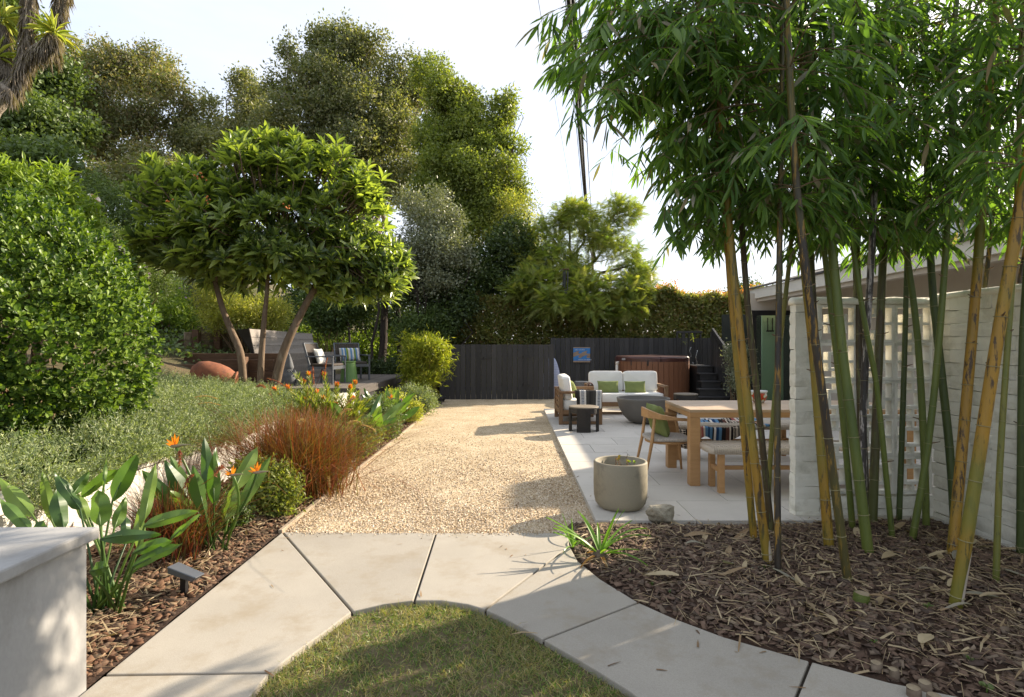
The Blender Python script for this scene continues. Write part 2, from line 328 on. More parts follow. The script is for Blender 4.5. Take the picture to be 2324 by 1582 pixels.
# foliage
LM = {}
LM['oak'] = leafmat('oak_leaf', [(.066, .078, .032), (.105, .116, .052), (.145, .15, .072), (.16, .15, .08)], trans=.32, rough=.5, clump=.25, cscale=.5)
LM['olive'] = leafmat('grey_olive_leaf', [(.08, .095, .036), (.12, .132, .055), (.15, .15, .075), (.16, .125, .065)], trans=.32, clump=.3, cscale=.5)
LM['green'] = leafmat('green_leaf', [(.065, .085, .02), (.105, .13, .03), (.16, .18, .042), (.20, .20, .055)], trans=.4, clump=.3, cscale=.6)
LM['silver'] = leafmat('silver_leaf', [(.09, .10, .06), (.13, .14, .09), (.17, .175, .12)], trans=.2, rough=.45, clump=.15)
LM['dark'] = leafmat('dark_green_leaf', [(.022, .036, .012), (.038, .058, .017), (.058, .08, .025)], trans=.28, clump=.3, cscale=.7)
LM['fern'] = leafmat('feathery_leaf', [(.085, .125, .038), (.12, .155, .044), (.16, .18, .05), (.19, .18, .055)], trans=.42, clump=.25, cscale=.6)
LM['hedge'] = leafmat('hedge_leaf', [(.065, .078, .025), (.11, .125, .035), (.15, .14, .048), (.17, .095, .048)], trans=.45, clump=.3, cscale=.9)
LM['hedgered'] = leafmat('hedge_red_tip', [(.25, .07, .035), (.30, .13, .06), (.22, .16, .06)], trans=.4)
LM['ivy'] = leafmat('ivy_leaf', [(.038, .06, .018), (.065, .095, .026), (.10, .13, .045)], trans=.3, clump=.25)
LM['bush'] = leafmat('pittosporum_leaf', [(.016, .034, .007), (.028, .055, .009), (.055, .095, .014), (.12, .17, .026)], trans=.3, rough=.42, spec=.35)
LM['lime'] = leafmat('lime_shrub_leaf', [(.07, .11, .016), (.12, .17, .024), (.19, .235, .04)], trans=.4, rough=.4)
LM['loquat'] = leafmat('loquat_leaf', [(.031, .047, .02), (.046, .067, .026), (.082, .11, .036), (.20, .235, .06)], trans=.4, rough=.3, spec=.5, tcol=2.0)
LM['bamboo'] = leafmat('bamboo_leaf', [(.032, .063, .018), (.045, .086, .021), (.062, .11, .025), (.095, .15, .034)], trans=.45, rough=.4, spec=.4, tcol=2.0)
LM['deadleaf'] = leafmat('dead_bamboo_leaf', [(.25, .23, .17), (.34, .31, .24), (.30, .22, .13)], trans=.25, rough=.8, gain=1.0)
LM['rosemary'] = leafmat('rosemary_leaf', [(.075, .10, .045), (.12, .148, .072), (.175, .20, .105), (.25, .27, .16)], trans=.3, clump=.2, cscale=1.5)
LM['bop'] = leafmat('bird_of_paradise_leaf', [(.022, .048, .014), (.04, .08, .017), (.06, .105, .022), (.09, .135, .03)], trans=.36, rough=.38, spec=.45, tcol=1.7)
LM['bopflower'] = leafmat('orange_petal', [(.75, .23, .02), (.85, .30, .025)], trans=.35, tcol=1.2, rough=.5, gain=1.0)
LM['bopspathe'] = leafmat('spathe', [(.28, .20, .13), (.24, .21, .12)], trans=.1, rough=.5, gain=1.0)
LM['redgrass'] = leafmat('red_grass_blade', [(.08, .019, .012), (.135, .034, .018), (.14, .05, .02), (.09, .06, .02), (.055, .065, .02)], trans=.3, rough=.5)
LM['plume'] = leafmat('grass_plume', [(.55, .40, .25), (.42, .28, .17)], trans=.4, rough=.8, gain=1.0)
LM['plumered'] = leafmat('red_plume', [(.30, .10, .085), (.36, .15, .10)], trans=.4, rough=.8, gain=1.0)
LM['leuca'] = leafmat('leucadendron_leaf', [(.075, .105, .018), (.13, .16, .028), (.19, .18, .03)], trans=.35)
LM['leucaflower'] = leafmat('orange_bract', [(.60, .09, .02), (.75, .18, .02), (.70, .30, .04)], trans=.35, tcol=1.2, gain=1.0)
LM['nandina'] = leafmat('golden_bamboo_leaf', [(.12, .15, .02), (.20, .215, .03), (.29, .28, .045)], trans=.4)
LM['yellowgreen'] = leafmat('yellow_green_leaf', [(.13, .155, .028), (.20, .205, .04), (.27, .25, .07)], trans=.4)
LM['straw'] = leafmat('straw', [(.34, .25, .14), (.45, .36, .22), (.26, .17, .09)], trans=.15, rough=.8, gain=1.0)
LM['grass'] = leafmat('grass_blade', [(.05, .095, .018), (.07, .122, .022), (.10, .145, .03), (.18, .16, .075), (.23, .19, .10)], trans=.3)
LM['agap'] = leafmat('strap_leaf', [(.07, .14, .02), (.10, .18, .026)], trans=.35, rough=.4)
LM['agapdry'] = leafmat('dry_strap_leaf', [(.42, .20, .04), (.34, .18, .06)], trans=.3, rough=.6, gain=1.0)
LM['yucca'] = leafmat('yucca_leaf', [(.17, .21, .035), (.25, .27, .05), (.30, .28, .06)], trans=.3)
LM['yuccadead'] = leafmat('dead_yucca_leaf', [(.30, .25, .19), (.22, .18, .14), (.38, .33, .26)], trans=.1, rough=.85, gain=1.0)
LM['pink'] = leafmat('pink_petal', [(.50, .36, .45), (.55, .45, .50)], trans=.3, gain=1.0)
LM['purple'] = leafmat('purple_petal', [(.35, .12, .40), (.42, .2, .42)], trans=.3, gain=1.0)
LM['red'] = leafmat('red_petal', [(.55, .02, .03)], trans=.3, gain=1.0)
LM['chip'] = rndmat('bark_chip', [(.08, .05, .035), (.125, .08, .055), (.175, .115, .08), (.065, .046, .036), (.24, .18, .125)])
LM['chipred'] = rndmat('red_bark_chip', [(.08, .04, .024), (.14, .074, .042), (.19, .11, .066), (.07, .045, .032), (.26, .18, .11)])
LM['sprig'] = leafmat('sprig_leaf', [(.28, .09, .03), (.16, .18, .04)], gain=1)
LM['fruit'] = leafmat('loquat_fruit', [(.16, .16, .06), (.21, .19, .08), (.14, .15, .05)], trans=0, rough=.6)
# ================================================================ SETTING
def smooth01(t): t = np.clip(t, 0, 1); return t * t * (3 - 2 * t)
def vnoise(x, y, s=1.0, seed=0):
    return (np.sin(x * 1.7 * s + seed) * np.cos(y * 1.3 * s + seed * 2.1) + .6 * np.sin(x * 3.9 * s + y * 2.7 * s + seed) + .4 * np.cos(x * 7.3 * s - y * 6.1 * s + seed * .7)) / 2.0
def hillz(x, y):
    x = np.asarray(x, float); y = np.asarray(y, float)
    d = np.maximum(-3.2 - x, 0)
    z = .50 + .13 * np.minimum(d, 2.4) + .36 * np.maximum(d - 2.4, 0) * smooth01((d - 2.4) / 2.0) * (0.55 + .45 * smooth01((y - 11) / 8)) + .06 * vnoise(x, y, 1.1)
    back = smooth01((-1.6 - x) / 3.0); z = np.where(y > 16.9, z * back - .05 * (1 - back), z)
    flat = smooth01((y - 11.2) / .4) * (1 - smooth01((y - 16.6) / .5)) * smooth01((x + 6.6) / .5)
    z = z * (1 - flat) + .46 * flat
    dip = smooth01((y - 8.5) / 2) * (1 - smooth01((y - 16.5) / 1)) * smooth01((x + 7.2) / 1.2); z = z - .10 * dip
    return z
def grid(name, x0, x1, y0, y1, nx, ny, zf, m, kind='structure'):
    X, Y = np.meshgrid(np.linspace(x0, x1, nx), np.linspace(y0, y1, ny)); Z = zf(X, Y)
    V = np.stack([X, Y, Z], -1).reshape(-1, 3); i = np.arange(nx * ny).reshape(ny, nx)
    Fc = np.stack([i[:-1, :-1], i[:-1, 1:], i[1:, 1:], i[1:, :-1]], -1).reshape(-1, 4)
    me = np_mesh(name, V, Fc, smooth=True); o = link(name, me, m); o['kind'] = kind; return o
mb = MB(); mb.add([(-300, -100, -.08), (300, -100, -.08), (300, 600, -.08), (-300, 600, -.08)], [(0, 1, 2, 3)])
obj('ground', mb, MT['ground'], kind='structure')
grid('hillside', -60, -3.22, -4, 60, 150, 160, hillz, MT['hill'])
# gravel court
GX0, GX1 = -1.88, .70
grid('gravel_court', GX0, 6.4, 4.5, 17.5, 60, 80, lambda X, Y: .004 + .006 * vnoise(X, Y, 2.0), MT['gravel'])
mb = MB(); mb.bx(GX0 - .035, GX0, 4.66, 15.2, -.05, .035)
obj('gravel_edging', mb, MT['edging'], kind='structure', bevel=.004)
# concrete patio of separate pavers
PZ = .05; PY0 = 4.86; PY1 = 13.2; PX0 = .70; PX1 = 6.6
mb = MB(); mb.bx(PX0 + .01, PX1, PY0 + .01, PY1 - .01, -.07, PZ - .012)
patio = obj('patio', mb, MT['jointdark'], kind='structure')
RH, RL = .61, .92
def paver_mesh(w, h):
    m_ = MB(); m_.bx(.003, w - .003, .003, h - .003, -.06, 0); me = m_.mesh('paver'); me.materials.append(MT['paver']); return me
pm_full = paver_mesh(RL, RH); cache = {}
row = 0; y = PY0
while y < PY1 - .05:
    h = min(RH, PY1 - y); x = PX0; first = RL * (.5 if row % 2 else 1.0) * (.93)
    while x < PX1 - .05:
        w = min(first if x == PX0 else RL, PX1 - x); key = (round(w, 3), round(h, 3))
        if key not in cache: cache[key] = paver_mesh(w, h)
        piece('paver', cache[key], patio, (x, y, PZ + random.uniform(-.0015, .0015))); x += w
    y += h; row += 1
# concrete path of slabs round the lawn
def offpoly(P, d):
    n = len(P); out = []; A = sum(P[i][0] * P[(i + 1) % n][1] - P[(i + 1) % n][0] * P[i][1] for i in range(n))
    if A < 0: P = P[::-1]
    for i in range(n):
        p0 = Vector(P[i - 1]); p1 = Vector(P[i]); p2 = Vector(P[(i + 1) % n])
        e1 = (p1 - p0).normalized(); e2 = (p2 - p1).normalized(); n1 = Vector((-e1.y, e1.x)); n2 = Vector((-e2.y, e2.x)); b = n1 + n2
        b = b / max(b.length_squared, .2) * 2 * d; out.append(p1 + b)
    return out
def g2(x, y): p = g(x, y); return (p.x, p.y)
def slab(P, z0, z1, name, m, parent, d=.007, bevel=.006):
    P = offpoly([tuple(p) for p in P], d); n = len(P)
    V = [(p.x, p.y, z0) for p in P] + [(p.x, p.y, z1) for p in P]
    Fc = [tuple(range(n - 1, -1, -1)), tuple(range(n, 2 * n))] + [(i, (i + 1) % n, n + (i + 1) % n, n + i) for i in range(n)]
    mb = MB(); mb.add(V, Fc); return obj(name, mb, m, parent, bevel=bevel, seg=2)
lawn_left = [(-1.1, .4), (-1.13, 1.5), (-1.15, 2.1), (-1.135, 2.51)]
L1 = (-1.125, 2.66); A1 = g2(800, 1397); B1 = g2(940, 1372); C1 = g2(1100, 1393); D1 = g2(1230, 1462)
lp1 = [(-1.075, 2.83), (-1.0, 3.02)]; lp2 = [g2(868, 1381)]; lp3 = [g2(1000, 1372), g2(1060, 1381)]; lp4 = [g2(1140, 1411), g2(1185, 1436)]; lp5 = [(.25, 2.84), (.3656, 2.7), (.512, 2.512), (.62, 2.3)]
E1 = (.70, 2.1); lp6 = [(.78, 1.6), (.8, .4)]
A0 = g2(640, 1213); B0 = g2(990, 1215); FR = (.445, 4.64); C0 = (.43, 4.33); C0b = (.46, 4.03); C0c = (.57, 3.72); D0 = (.743, 3.387); d1 = (.90, 3.19); d2 = (1.10, 2.99); E0 = (1.433, 2.76); e1 = (1.247, 2.51); e1b = (1.70, 2.59); e2 = (2.3, 2.32); e3 = (3.2, 2.08); e4 = (6.5, 1.8)
SX = -1.89
base = [(SX, .4), (SX, 4.66), FR, C0, C0b, C0c, D0, d1, d2, E0, e1b, e2, e3, e4, (6.5, .4), (.8, .4)] + lp6[::-1][1:] + [E1] + lp5[::-1] + [D1] + lp4[::-1] + [C1] + lp3[::-1] + [B1] + lp2[::-1] + [A1] + lp1[::-1] + [L1] + lawn_left[::-1]
path = slab(base, -.07, .004, 'path', MT['jointdark'], None, d=.012, bevel=0); path['kind'] = 'structure'
PATHZ = .022
slab([(SX, 2.64), A0, A1] + lp1[::-1] + [L1], -.06, PATHZ, 'slab', MT['concrete'], path)
slab([A0, B0, B1] + lp2[::-1] + [A1], -.06, PATHZ, 'slab', MT['concrete'], path)
slab([B0, FR, C0, C1] + lp3[::-1] + [B1], -.06, PATHZ, 'slab', MT['concrete'], path)
slab([C0, C0b, C0c, D0, D1] + lp4[::-1] + [C1], -.06, PATHZ, 'slab', MT['concrete'], path)
slab([D0, d1, d2, E0, e1, (.95, 2.12), E1] + lp5[::-1] + [D1], -.06, PATHZ, 'slab', MT['concrete'], path)
slab([E0, e1b, e2, e3, e4, (6.5, .4), (.8, .4)] + lp6[::-1][1:] + [E1, (.95, 2.12), e1], -.06, PATHZ, 'slab', MT['concrete'], path)
slab([(SX, .4), (SX, 2.64), L1] + lawn_left[::-1], -.06, PATHZ, 'slab', MT['concrete'], path)
# lawn
lawnP = lawn_left + [L1] + lp1 + [A1] + lp2 + [B1] + lp3 + [C1] + lp4 + [D1] + lp5 + [E1] + lp6
def inpoly(X, Y, P):
    X = np.asarray(X); Y = np.asarray(Y); c = np.zeros(X.shape, bool); n = len(P)
    for i in range(n):
        x1, y1 = P[i]; x2, y2 = P[i - 1]
        cond = ((y1 > Y) != (y2 > Y)) & (X < (x2 - x1) * (Y - y1) / ((y2 - y1) or 1e-9) + x1); c ^= cond
    return c
def pdist(X, Y, P):
    X = np.asarray(X); Y = np.asarray(Y); d = np.full(X.shape, 1e9); n = len(P)
    for i in range(n):
        a = np.array(P[i - 1]); b = np.array(P[i]); ab = b - a; t = np.clip(((X - a[0]) * ab[0] + (Y - a[1]) * ab[1]) / max(ab @ ab, 1e-9), 0, 1)
        d = np.minimum(d, np.hypot(X - a[0] - t * ab[0], Y - a[1] - t * ab[1]))
    return d
def sdist(X, Y, P): d = pdist(X, Y, P); return np.where(inpoly(X, Y, P), d, -d)
grid('lawn', -1.5, 1.2, .4, 3.6, 80, 90, lambda X, Y: np.where(sdist(X, Y, lawnP) > -.05, -.012 + .012 * vnoise(X, Y, 3), -.068), MT['lawnsoil'])
def grass():
    n = 60000; X = rng.uniform(-1.3, .9, n); Y = rng.uniform(1.6, 3.45, n); s = sdist(X, Y, lawnP)
    patch = vnoise(X, Y, 4.0, 2) + .5 * vnoise(X, Y, 11, 5)
    keep = (s > .0) & (rng.random(n) < np.clip(.62 + .5 * patch + .5 * (s < .12), .12, 1)); X = X[keep]; Y = Y[keep]; patch = patch[keep]; s = s[keep]; n = len(X)
    d = rng.normal(size=(n, 3)) * [.75, .75, .15] + [0, 0, .62]; d[:, 2] = np.abs(d[:, 2]); nr = rdirs(n)
    R = frames(d, nr); ln = rng.uniform(.018, .05, n) * (1 + .3 * (patch > .2)); sc = np.stack([rng.uniform(.0022, .0045, n), ln, ln], 1)
    blade = (np.array([[-.5, 0, 0], [.5, 0, 0], [.35, .55, .05], [-.35, .55, .05], [0, 1, -.15]], float), np.array([[0, 1, 2], [0, 2, 3], [3, 2, 4]]))
    V, Fc = scatter(blade, np.stack([X, Y, np.full(n, -.01)], 1), R, sc)
    rnd = np.clip(rng.normal(.34, .22, n) - .22 * patch - .1 * (s < .1), 0, .999)
    me = np_mesh('grass', V, Fc, np.repeat(rnd, 5)); o = link('grass', me, LM['grass']); tag(o, 'short patchy green and straw coloured lawn grass inside the curved path', 'grass', kind='stuff')
grass()
# mulch beds
bedR = [(.46, 4.85), (2.44, 4.85), (2.44, 4.99), (3.68, 4.99), (3.72, 4.4), (3.74, 2.0), (3.2, 2.09), (2.3, 2.33), (1.70, 2.60), E0, d2, d1, D0, C0c, C0b, C0, FR]
bedRz = lambda X, Y: np.where(sdist(X, Y, bedR) > 0, .012 + .055 * smooth01(sdist(X, Y, bedR) / .3) + .012 * vnoise(X, Y, 4, 1), np.maximum(.012 + sdist(X, Y, bedR) * 2.5, -.065))
grid('bamboo_bed', .2, 3.9, 1.7, 5.05, 120, 110, bedRz, MT['mulch'])
bedLz = lambda X, Y: .01 + .03 * smooth01((-1.9 - X) / .3) + .012 * vnoise(X, Y, 4, 3)
grid('border_bed', -3.2, GX0 - .02, 2.3, 16.4, 50, 240, bedLz, MT['mulch'])
CHIP = (np.array([[-.5, -.42, -.5], [.44, -.5, -.4], [.5, .3, -.5], [-.25, .5, -.4], [-.46, -.40, .5], [.40, -.47, .35], [.48, .26, .5], [-.22, .48, .4]], float),
        np.array([[0, 1, 5], [0, 5, 4], [1, 2, 6], [1, 6, 5], [2, 3, 7], [2, 7, 6], [3, 0, 4], [3, 4, 7], [4, 5, 6], [4, 6, 7]]))
STRAW = (np.array([[-.5, 0, 0], [.5, 0, 0], [.5, .5, .06], [-.5, .5, .06], [.1, 1, 0], [-.1, 1, 0]], float), np.array([[0, 1, 2], [0, 2, 3], [3, 2, 4], [3, 4, 5]]))
def chips(name, label, n, box_, zf, inside, seed, smin, smax, mk='chip'):
    r = np.random.default_rng(seed); X = r.uniform(box_[0], box_[1], n); Y = r.uniform(box_[2], box_[3], n); k = inside(X, Y); X = X[k]; Y = Y[k]; n = len(X)
    nr = norm(r.normal(size=(n, 3)) * .42 + [0, 0, 1]); R = frames(norm(r.normal(size=(n, 3)) * [1, 1, .25]), nr)
    L = r.uniform(smin, smax, n) * np.where(r.random(n) < .15, 1.5, 1); asp = r.uniform(.22, .6, n); sc = np.stack([L * asp, L * (1.25 - .5 * asp), L * r.uniform(.08, .2, n)], 1)
    V, Fc = scatter(CHIP, np.stack([X, Y, zf(X, Y) + r.uniform(.0, .018, n)], 1), R, sc)
    me = np_mesh(name, V, Fc, np.repeat(r.random(n), 8)); o = link(name, me, LM[mk]); return tag(o, label, 'mulch', kind='stuff')
def straw(name, label, n, box_, zf, inside, seed, lmin, lmax, m):
    r = np.random.default_rng(seed); X = r.uniform(box_[0], box_[1], n); Y = r.uniform(box_[2], box_[3], n); k = inside(X, Y); X = X[k]; Y = Y[k]; n = len(X)
    nr = norm(r.normal(size=(n, 3)) * .3 + [0, 0, 1]); R = frames(norm(r.normal(size=(n, 3)) * [1, 1, .12]), nr)
    L = r.uniform(lmin, lmax, n); w = np.where(r.random(n) < .78, r.uniform(.0015, .004, n), r.uniform(.006, .014, n)); sc = np.stack([w, L, L * .5], 1)
    V, Fc = scatter(STRAW, np.stack([X, Y, zf(X, Y) + r.uniform(.015, .032, n)], 1), R, sc)
    me = np_mesh(name, V, Fc, np.repeat(r.random(n), 6)); o = link(name, me, m); return tag(o, label, 'leaf litter', kind='stuff')
inR = lambda X, Y: sdist(X, Y, bedR) > .01
chips('bark_mulch', 'dark brown bark chips spread under the bamboo', 17000, (.4, 3.8, 2.0, 5.0), bedRz, inR, 3, .02, .055)
straw('leaf_litter', 'pale dry bamboo leaves and straw strewn over the bark under the bamboo', 5200, (.5, 3.8, 2.0, 5.0), bedRz, inR, 4, .04, .17, LM['straw'])
inL = lambda X, Y: np.ones(X.shape, bool)
chips('bark_mulch', 'reddish brown bark chips along the flower border beside the gravel', 9500, (-3.1, GX0 - .045, 2.6, 8), bedLz, inL, 5, .022, .065, 'chipred')
chips('bark_mulch', 'brown bark chips in the far flower border near the dark fence', 5000, (-2.9, GX0 - .045, 8, 15.6), bedLz, inL, 6, .03, .06, 'chipred')
straw('leaf_litter', 'straw coloured dry leaves lying on bark of the flower border', 4200, (-3.0, GX0 - .05, 2.6, 9), bedLz, inL, 8, .04, .14, LM['straw'])
# stray pebbles kicked onto the path edge, gravel crumbs that catch the light
def pebbles():
    r = np.random.default_rng(11); n = 24000; X = r.uniform(GX0, PX0, n); Y = 4.66 + np.abs(r.normal(0, 2.6, n)) * r.random(n) ** .4
    s = r.uniform(.006, .013, n); R = frames(rdirs(n, r), rdirs(n, r)); V, Fc = scatter(CHIP, np.stack([X, Y, .004 + s * .25], 1), R, np.stack([s, s * r.uniform(.8, 1.2, n), s * .8], 1))
    k = 500; Xs = r.uniform(-1.8, .4, k); Ys = 4.66 - np.abs(r.normal(0, .05, k)); s2 = r.uniform(.004, .009, k); V2, F2 = scatter(CHIP, np.stack([Xs, Ys, PATHZ + s2 * .3], 1), frames(rdirs(k, r), rdirs(k, r)), s2)
    me = np_mesh('gravel', np.vstack([V, V2]), np.vstack([Fc, F2 + len(V)]), np.repeat(r.random(n + k), 8)); o = link('gravel', me, rndmat('pebble', [(.38, .275, .17), (.54, .41, .265), (.68, .55, .39), (.80, .71, .57), (.48, .36, .24)]))
    tag(o, 'loose golden pebbles of the gravel court', 'gravel', kind='stuff')
pebbles()

def stray():
    r = np.random.default_rng(17); n = 420; X = r.uniform(GX0, 2.6, n); Y = 2.3 + 11 * r.random(n) ** 1.5; Z = np.where((X > PX0) & (Y > PY0), PZ, np.where(Y > 4.66, .012, PATHZ)); k = (~inpoly(X, Y, lawnP)) & ((Y > 4.9) | (sdist(X, Y, bedR) < -.02)) & (r.random(n) < np.where(Y < 4.66, .35, .8)); X = X[k]; Y = Y[k]; Z = Z[k]; n = len(X)
    L = r.uniform(.02, .085, n); w = r.uniform(.003, .012, n); R = frames(norm(r.normal(size=(n, 3)) * [1, 1, .05]), norm(r.normal(size=(n, 3)) * .1 + [0, 0, 1])); V, Fc = scatter(STRAW, np.stack([X, Y, Z + .004], 1), R, np.stack([w, L, L * .3], 1))
    tag(link('leaf_litter', np_mesh('leaf_litter', V, Fc, np.repeat(r.random(n), 6)), LM['drylitter']), 'scattered small dry leaves on the path, gravel and patio', 'leaf litter', kind='stuff')
LM['drylitter'] = leafmat('dry_litter', [(.16, .08, .035), (.28, .18, .09), (.10, .06, .035)], trans=.1, rough=.8, gain=1)
stray()
# ================================================================ LEFT: planter, retaining wall, deck
t = thing('concrete_planter', 'tall pale grey plastered concrete planter with overhanging cap beside the path', 'planter', (-2.55, 1.8, 0))
ox, oy = -2.55, 1.8
def L_(x0, x1, y0, y1, z0, z1, m=None): m = m or MB(); m.bx(x0 - ox, x1 - ox, y0 - oy, y1 - oy, z0, z1); return m
def ringbox(xo0, xo1, yo0, yo1, xi0, xi1, yi0, yi1, z0, z1):
    m_ = MB(); o_ = [(xo0, yo0), (xo1, yo0), (xo1, yo1), (xo0, yo1)]; i_ = [(xi0, yi0), (xi1, yi0), (xi1, yi1), (xi0, yi1)]
    V = [(x - ox, y - oy, z) for z in (z0, z1) for P_ in (o_, i_) for (x, y) in P_]; Fc = []
    for k in range(4):
        n = (k + 1) % 4; Fc += [(k, n, 8 + n, 8 + k), (4 + n, 4 + k, 12 + k, 12 + n), (8 + k, 8 + n, 12 + n, 12 + k), (k, 4 + k, 4 + n, n)]
    m_.add(V, Fc); return m_
obj('wall', ringbox(-3.2, -1.9, 1.0, 2.555, -3.05, -2.06, 1.15, 2.40, -.07, .672), MT['planter'], t, bevel=.006)
obj('cap', ringbox(-3.23, -1.865, .97, 2.585, -2.93, -2.15, 1.28, 2.30, .672, .725), MT['planter'], t, bevel=.010, seg=2)
obj('soil', L_(-2.95, -2.13, 1.26, 2.32, .5, .60), MT['soil'], t)
WX = -3.15; WZ = .50
t = thing('retaining_wall', 'low white stucco retaining wall with flat cap behind the flower border', 'wall', (WX, 7, 0))
mb = MB(); mb.bx(-.2, 0, -4.5, 9.55, -.1, WZ); obj('wall', mb, MT['whitewall'], t, bevel=.005)
for i in range(5):
    y0 = 2.55 + i * 1.79; mb = MB(); mb.bx(-.25, .03, y0 - 7 + .004, y0 + 1.782 - 7, WZ, WZ + .075); obj('cap', mb, MT['whitewall'], t, bevel=.008, seg=2)
# deck
DZ = .66; DY0, DY1 = 11.5, 16.6; DX0 = -6.9
t = thing('deck', 'raised weathered grey wood deck with dark fascia above the white wall', 'deck', (-4.5, 14, 0))
w = .138; x = -3.12; me = None
m_ = MB(); m_.bx(-w / 2 + .003, w / 2 - .003, -(DY1 - DY0) / 2, (DY1 - DY0) / 2, -.03, 0); me = m_.mesh('deck_board'); me.materials.append(MT['deck'])
while x > DX0:
    piece('deck_board', me, t, (x - w / 2 + 4.5, (DY0 + DY1) / 2 - 14, DZ + random.uniform(-.002, .002))); x -= w
mb = MB(); mb.bx(-3.12 + 4.5, -3.085 + 4.5, DY0 - 14, DY1 - 14, WZ + .005, DZ - .005); obj('fascia', mb, MT['deckdark'], t, bevel=.004)
mb = MB(); mb.bx(DX0 + 4.5, -3.085 + 4.5, DY0 - .035 - 14, DY0 - 14, WZ - .2, DZ - .005); obj('fascia', mb, MT['deckdark'], t, bevel=.004)
mb = MB(); mb.bx(DX0 + 4.5, -3.13 + 4.5, DY0 - 14, DY1 - 14, .2, DZ - .032); obj('frame', mb, MT['blackwood'], t)

# ================================================================ FENCES
def fence(label, x0, x1, Y, h, group=None):
    t = thing('board_fence', label, 'fence', ((x0 + x1) / 2, Y, 0)); cx = (x0 + x1) / 2; p = .1445; n = int(round((x1 - x0) / p)); ms = []
    for k in range(4):
        m_ = MB(); m_.bx(-p / 2 + .0035 + .0015 * (k % 2), p / 2 - .003, -.011, .011, .01, h); me = m_.mesh('board'); me.materials.append(MT['fence']); ms.append(me)
    for i in range(n):
        piece('board', ms[random.randrange(4)], t, (x0 + (i + .5) * p - cx, random.uniform(-.003, .003), random.uniform(-.006, .004)), (0, 0, random.uniform(-.006, .006)))
    for z in (.3, h - .3):
        mb = MB(); mb.bx(x0 - cx, x1 - cx, .016, .055, z - .045, z + .045); obj('rail', mb, MT['fence'], t)
    for xx in np.arange(x0 + .05, x1, 2.3):
        mb = MB(); mb.bx(xx - cx - .045, xx - cx + .045, .057, .147, -.1, h - .05); obj('post', mb, MT['fence'], t)
    return t
lowf = fence('low charcoal board fence across the far end of the gravel court', -2.05, 1.12, 15.9, 1.53)
for (x, z, nm) in ((.38, 1.18, 'hinge'), (.38, .42, 'hinge'), (-.72, 1.15, 'latch')):
    mb = MB(); mb.bx(x - .11, x + .11, -.03, -.0145, z - .018, z + .018); mb.tube([(x - .11, -.03, z - .03), (x - .11, -.03, z + .03)], .012, 8); obj(nm, mb, MT['blackmetal'], lowf, loc=(.465, 0, 0))
fence('taller charcoal board fence behind the hot tub and white sofa', 1.10, 7.2, 16.9, 1.72)

# ================================================================ HOUSE
t = thing('house', 'single storey house with white eave, beige wall and black framed glass door', 'house', (7, 12, 0)); hx, hy = 7, 12
def Hb(x0, x1, y0, y1, z0, z1, m=None): m = m or MB(); m.bx(x0 - hx, x1 - hx, y0 - hy, y1 - hy, z0, z1); return m
EX, EZ = 5.94, 2.87
mb = Hb(7.15, 7.3, -1.0, 14.0, -.1, 3.3); Hb(7.25, 7.4, 14.0, 14.12, -.1, 3.1, mb); obj('wall', mb, MT['house'], t)
mb = Hb(5.77, 7.15, 14.0, 14.14, 2.36, 2.78); Hb(6.96, 7.15, 14.0, 14.14, -.1, 2.36, mb); obj('end_wall', mb, MT['house'], t)
# roof: slopes up to the right, eave along Y
def slope(x): return EZ + .02 + .26 * (x - EX)
y0, y1 = -1.5, 14.5
mb = MB(); mb.add([(EX - hx, y0 - hy, EZ - .16), (12 - hx, y0 - hy, slope(12) - .18), (12 - hx, y1 - hy, slope(12) - .18), (EX - hx, y1 - hy, EZ - .16), (EX - hx, y0 - hy, EZ), (12 - hx, y0 - hy, slope(12)), (12 - hx, y1 - hy, slope(12)), (EX - hx, y1 - hy, EZ)],
       [(0, 3, 2, 1), (4, 5, 6, 7), (0, 1, 5, 4), (1, 2, 6, 5), (2, 3, 7, 6), (3, 0, 4, 7)]); obj('soffit', mb, MT['house'], t)
mb = Hb(EX - .04, EX - .002, y0, y1, EZ - .22, EZ + .02); obj('fascia', mb, MT['fascia'], t, bevel=.004)
mb = Hb(EX + .02, EX + .16, y0, y1, EZ - .30, EZ - .165); obj('beam', mb, MT['house'], t)
mb = MB(); mb.add([(EX - .08 - hx, y0 - hy, EZ + .022), (12 - hx, y0 - hy, slope(12) + .03), (12 - hx, y1 - hy, slope(12) + .03), (EX - .08 - hx, y1 - hy, EZ + .022), (EX - .08 - hx, y0 - hy, EZ + .062), (12 - hx, y0 - hy, slope(12) + .09), (12 - hx, y1 - hy, slope(12) + .09), (EX - .08 - hx, y1 - hy, EZ + .062)],
       [(0, 3, 2, 1), (4, 5, 6, 7), (0, 1, 5, 4), (1, 2, 6, 5), (2, 3, 7, 6), (3, 0, 4, 7)]); roof = obj('roof', mb, MT['shingle'], t)
mb = Hb(8.0, 8.75, 10.8, 11.7, 3.2, 4.75); ch = obj('chimney', mb, MT['siding'], t, bevel=.01)
for i in range(9):
    mb = Hb(7.982, 8.768, 10.782, 11.718, 3.45 + i * .14, 3.45 + i * .14 + .118); obj('siding_board', mb, MT['siding'], ch, bevel=.008)
mb = Hb(7.9, 8.85, 10.7, 11.8, 3.3, 3.44); obj('flashing', mb, MT['flash'], ch)
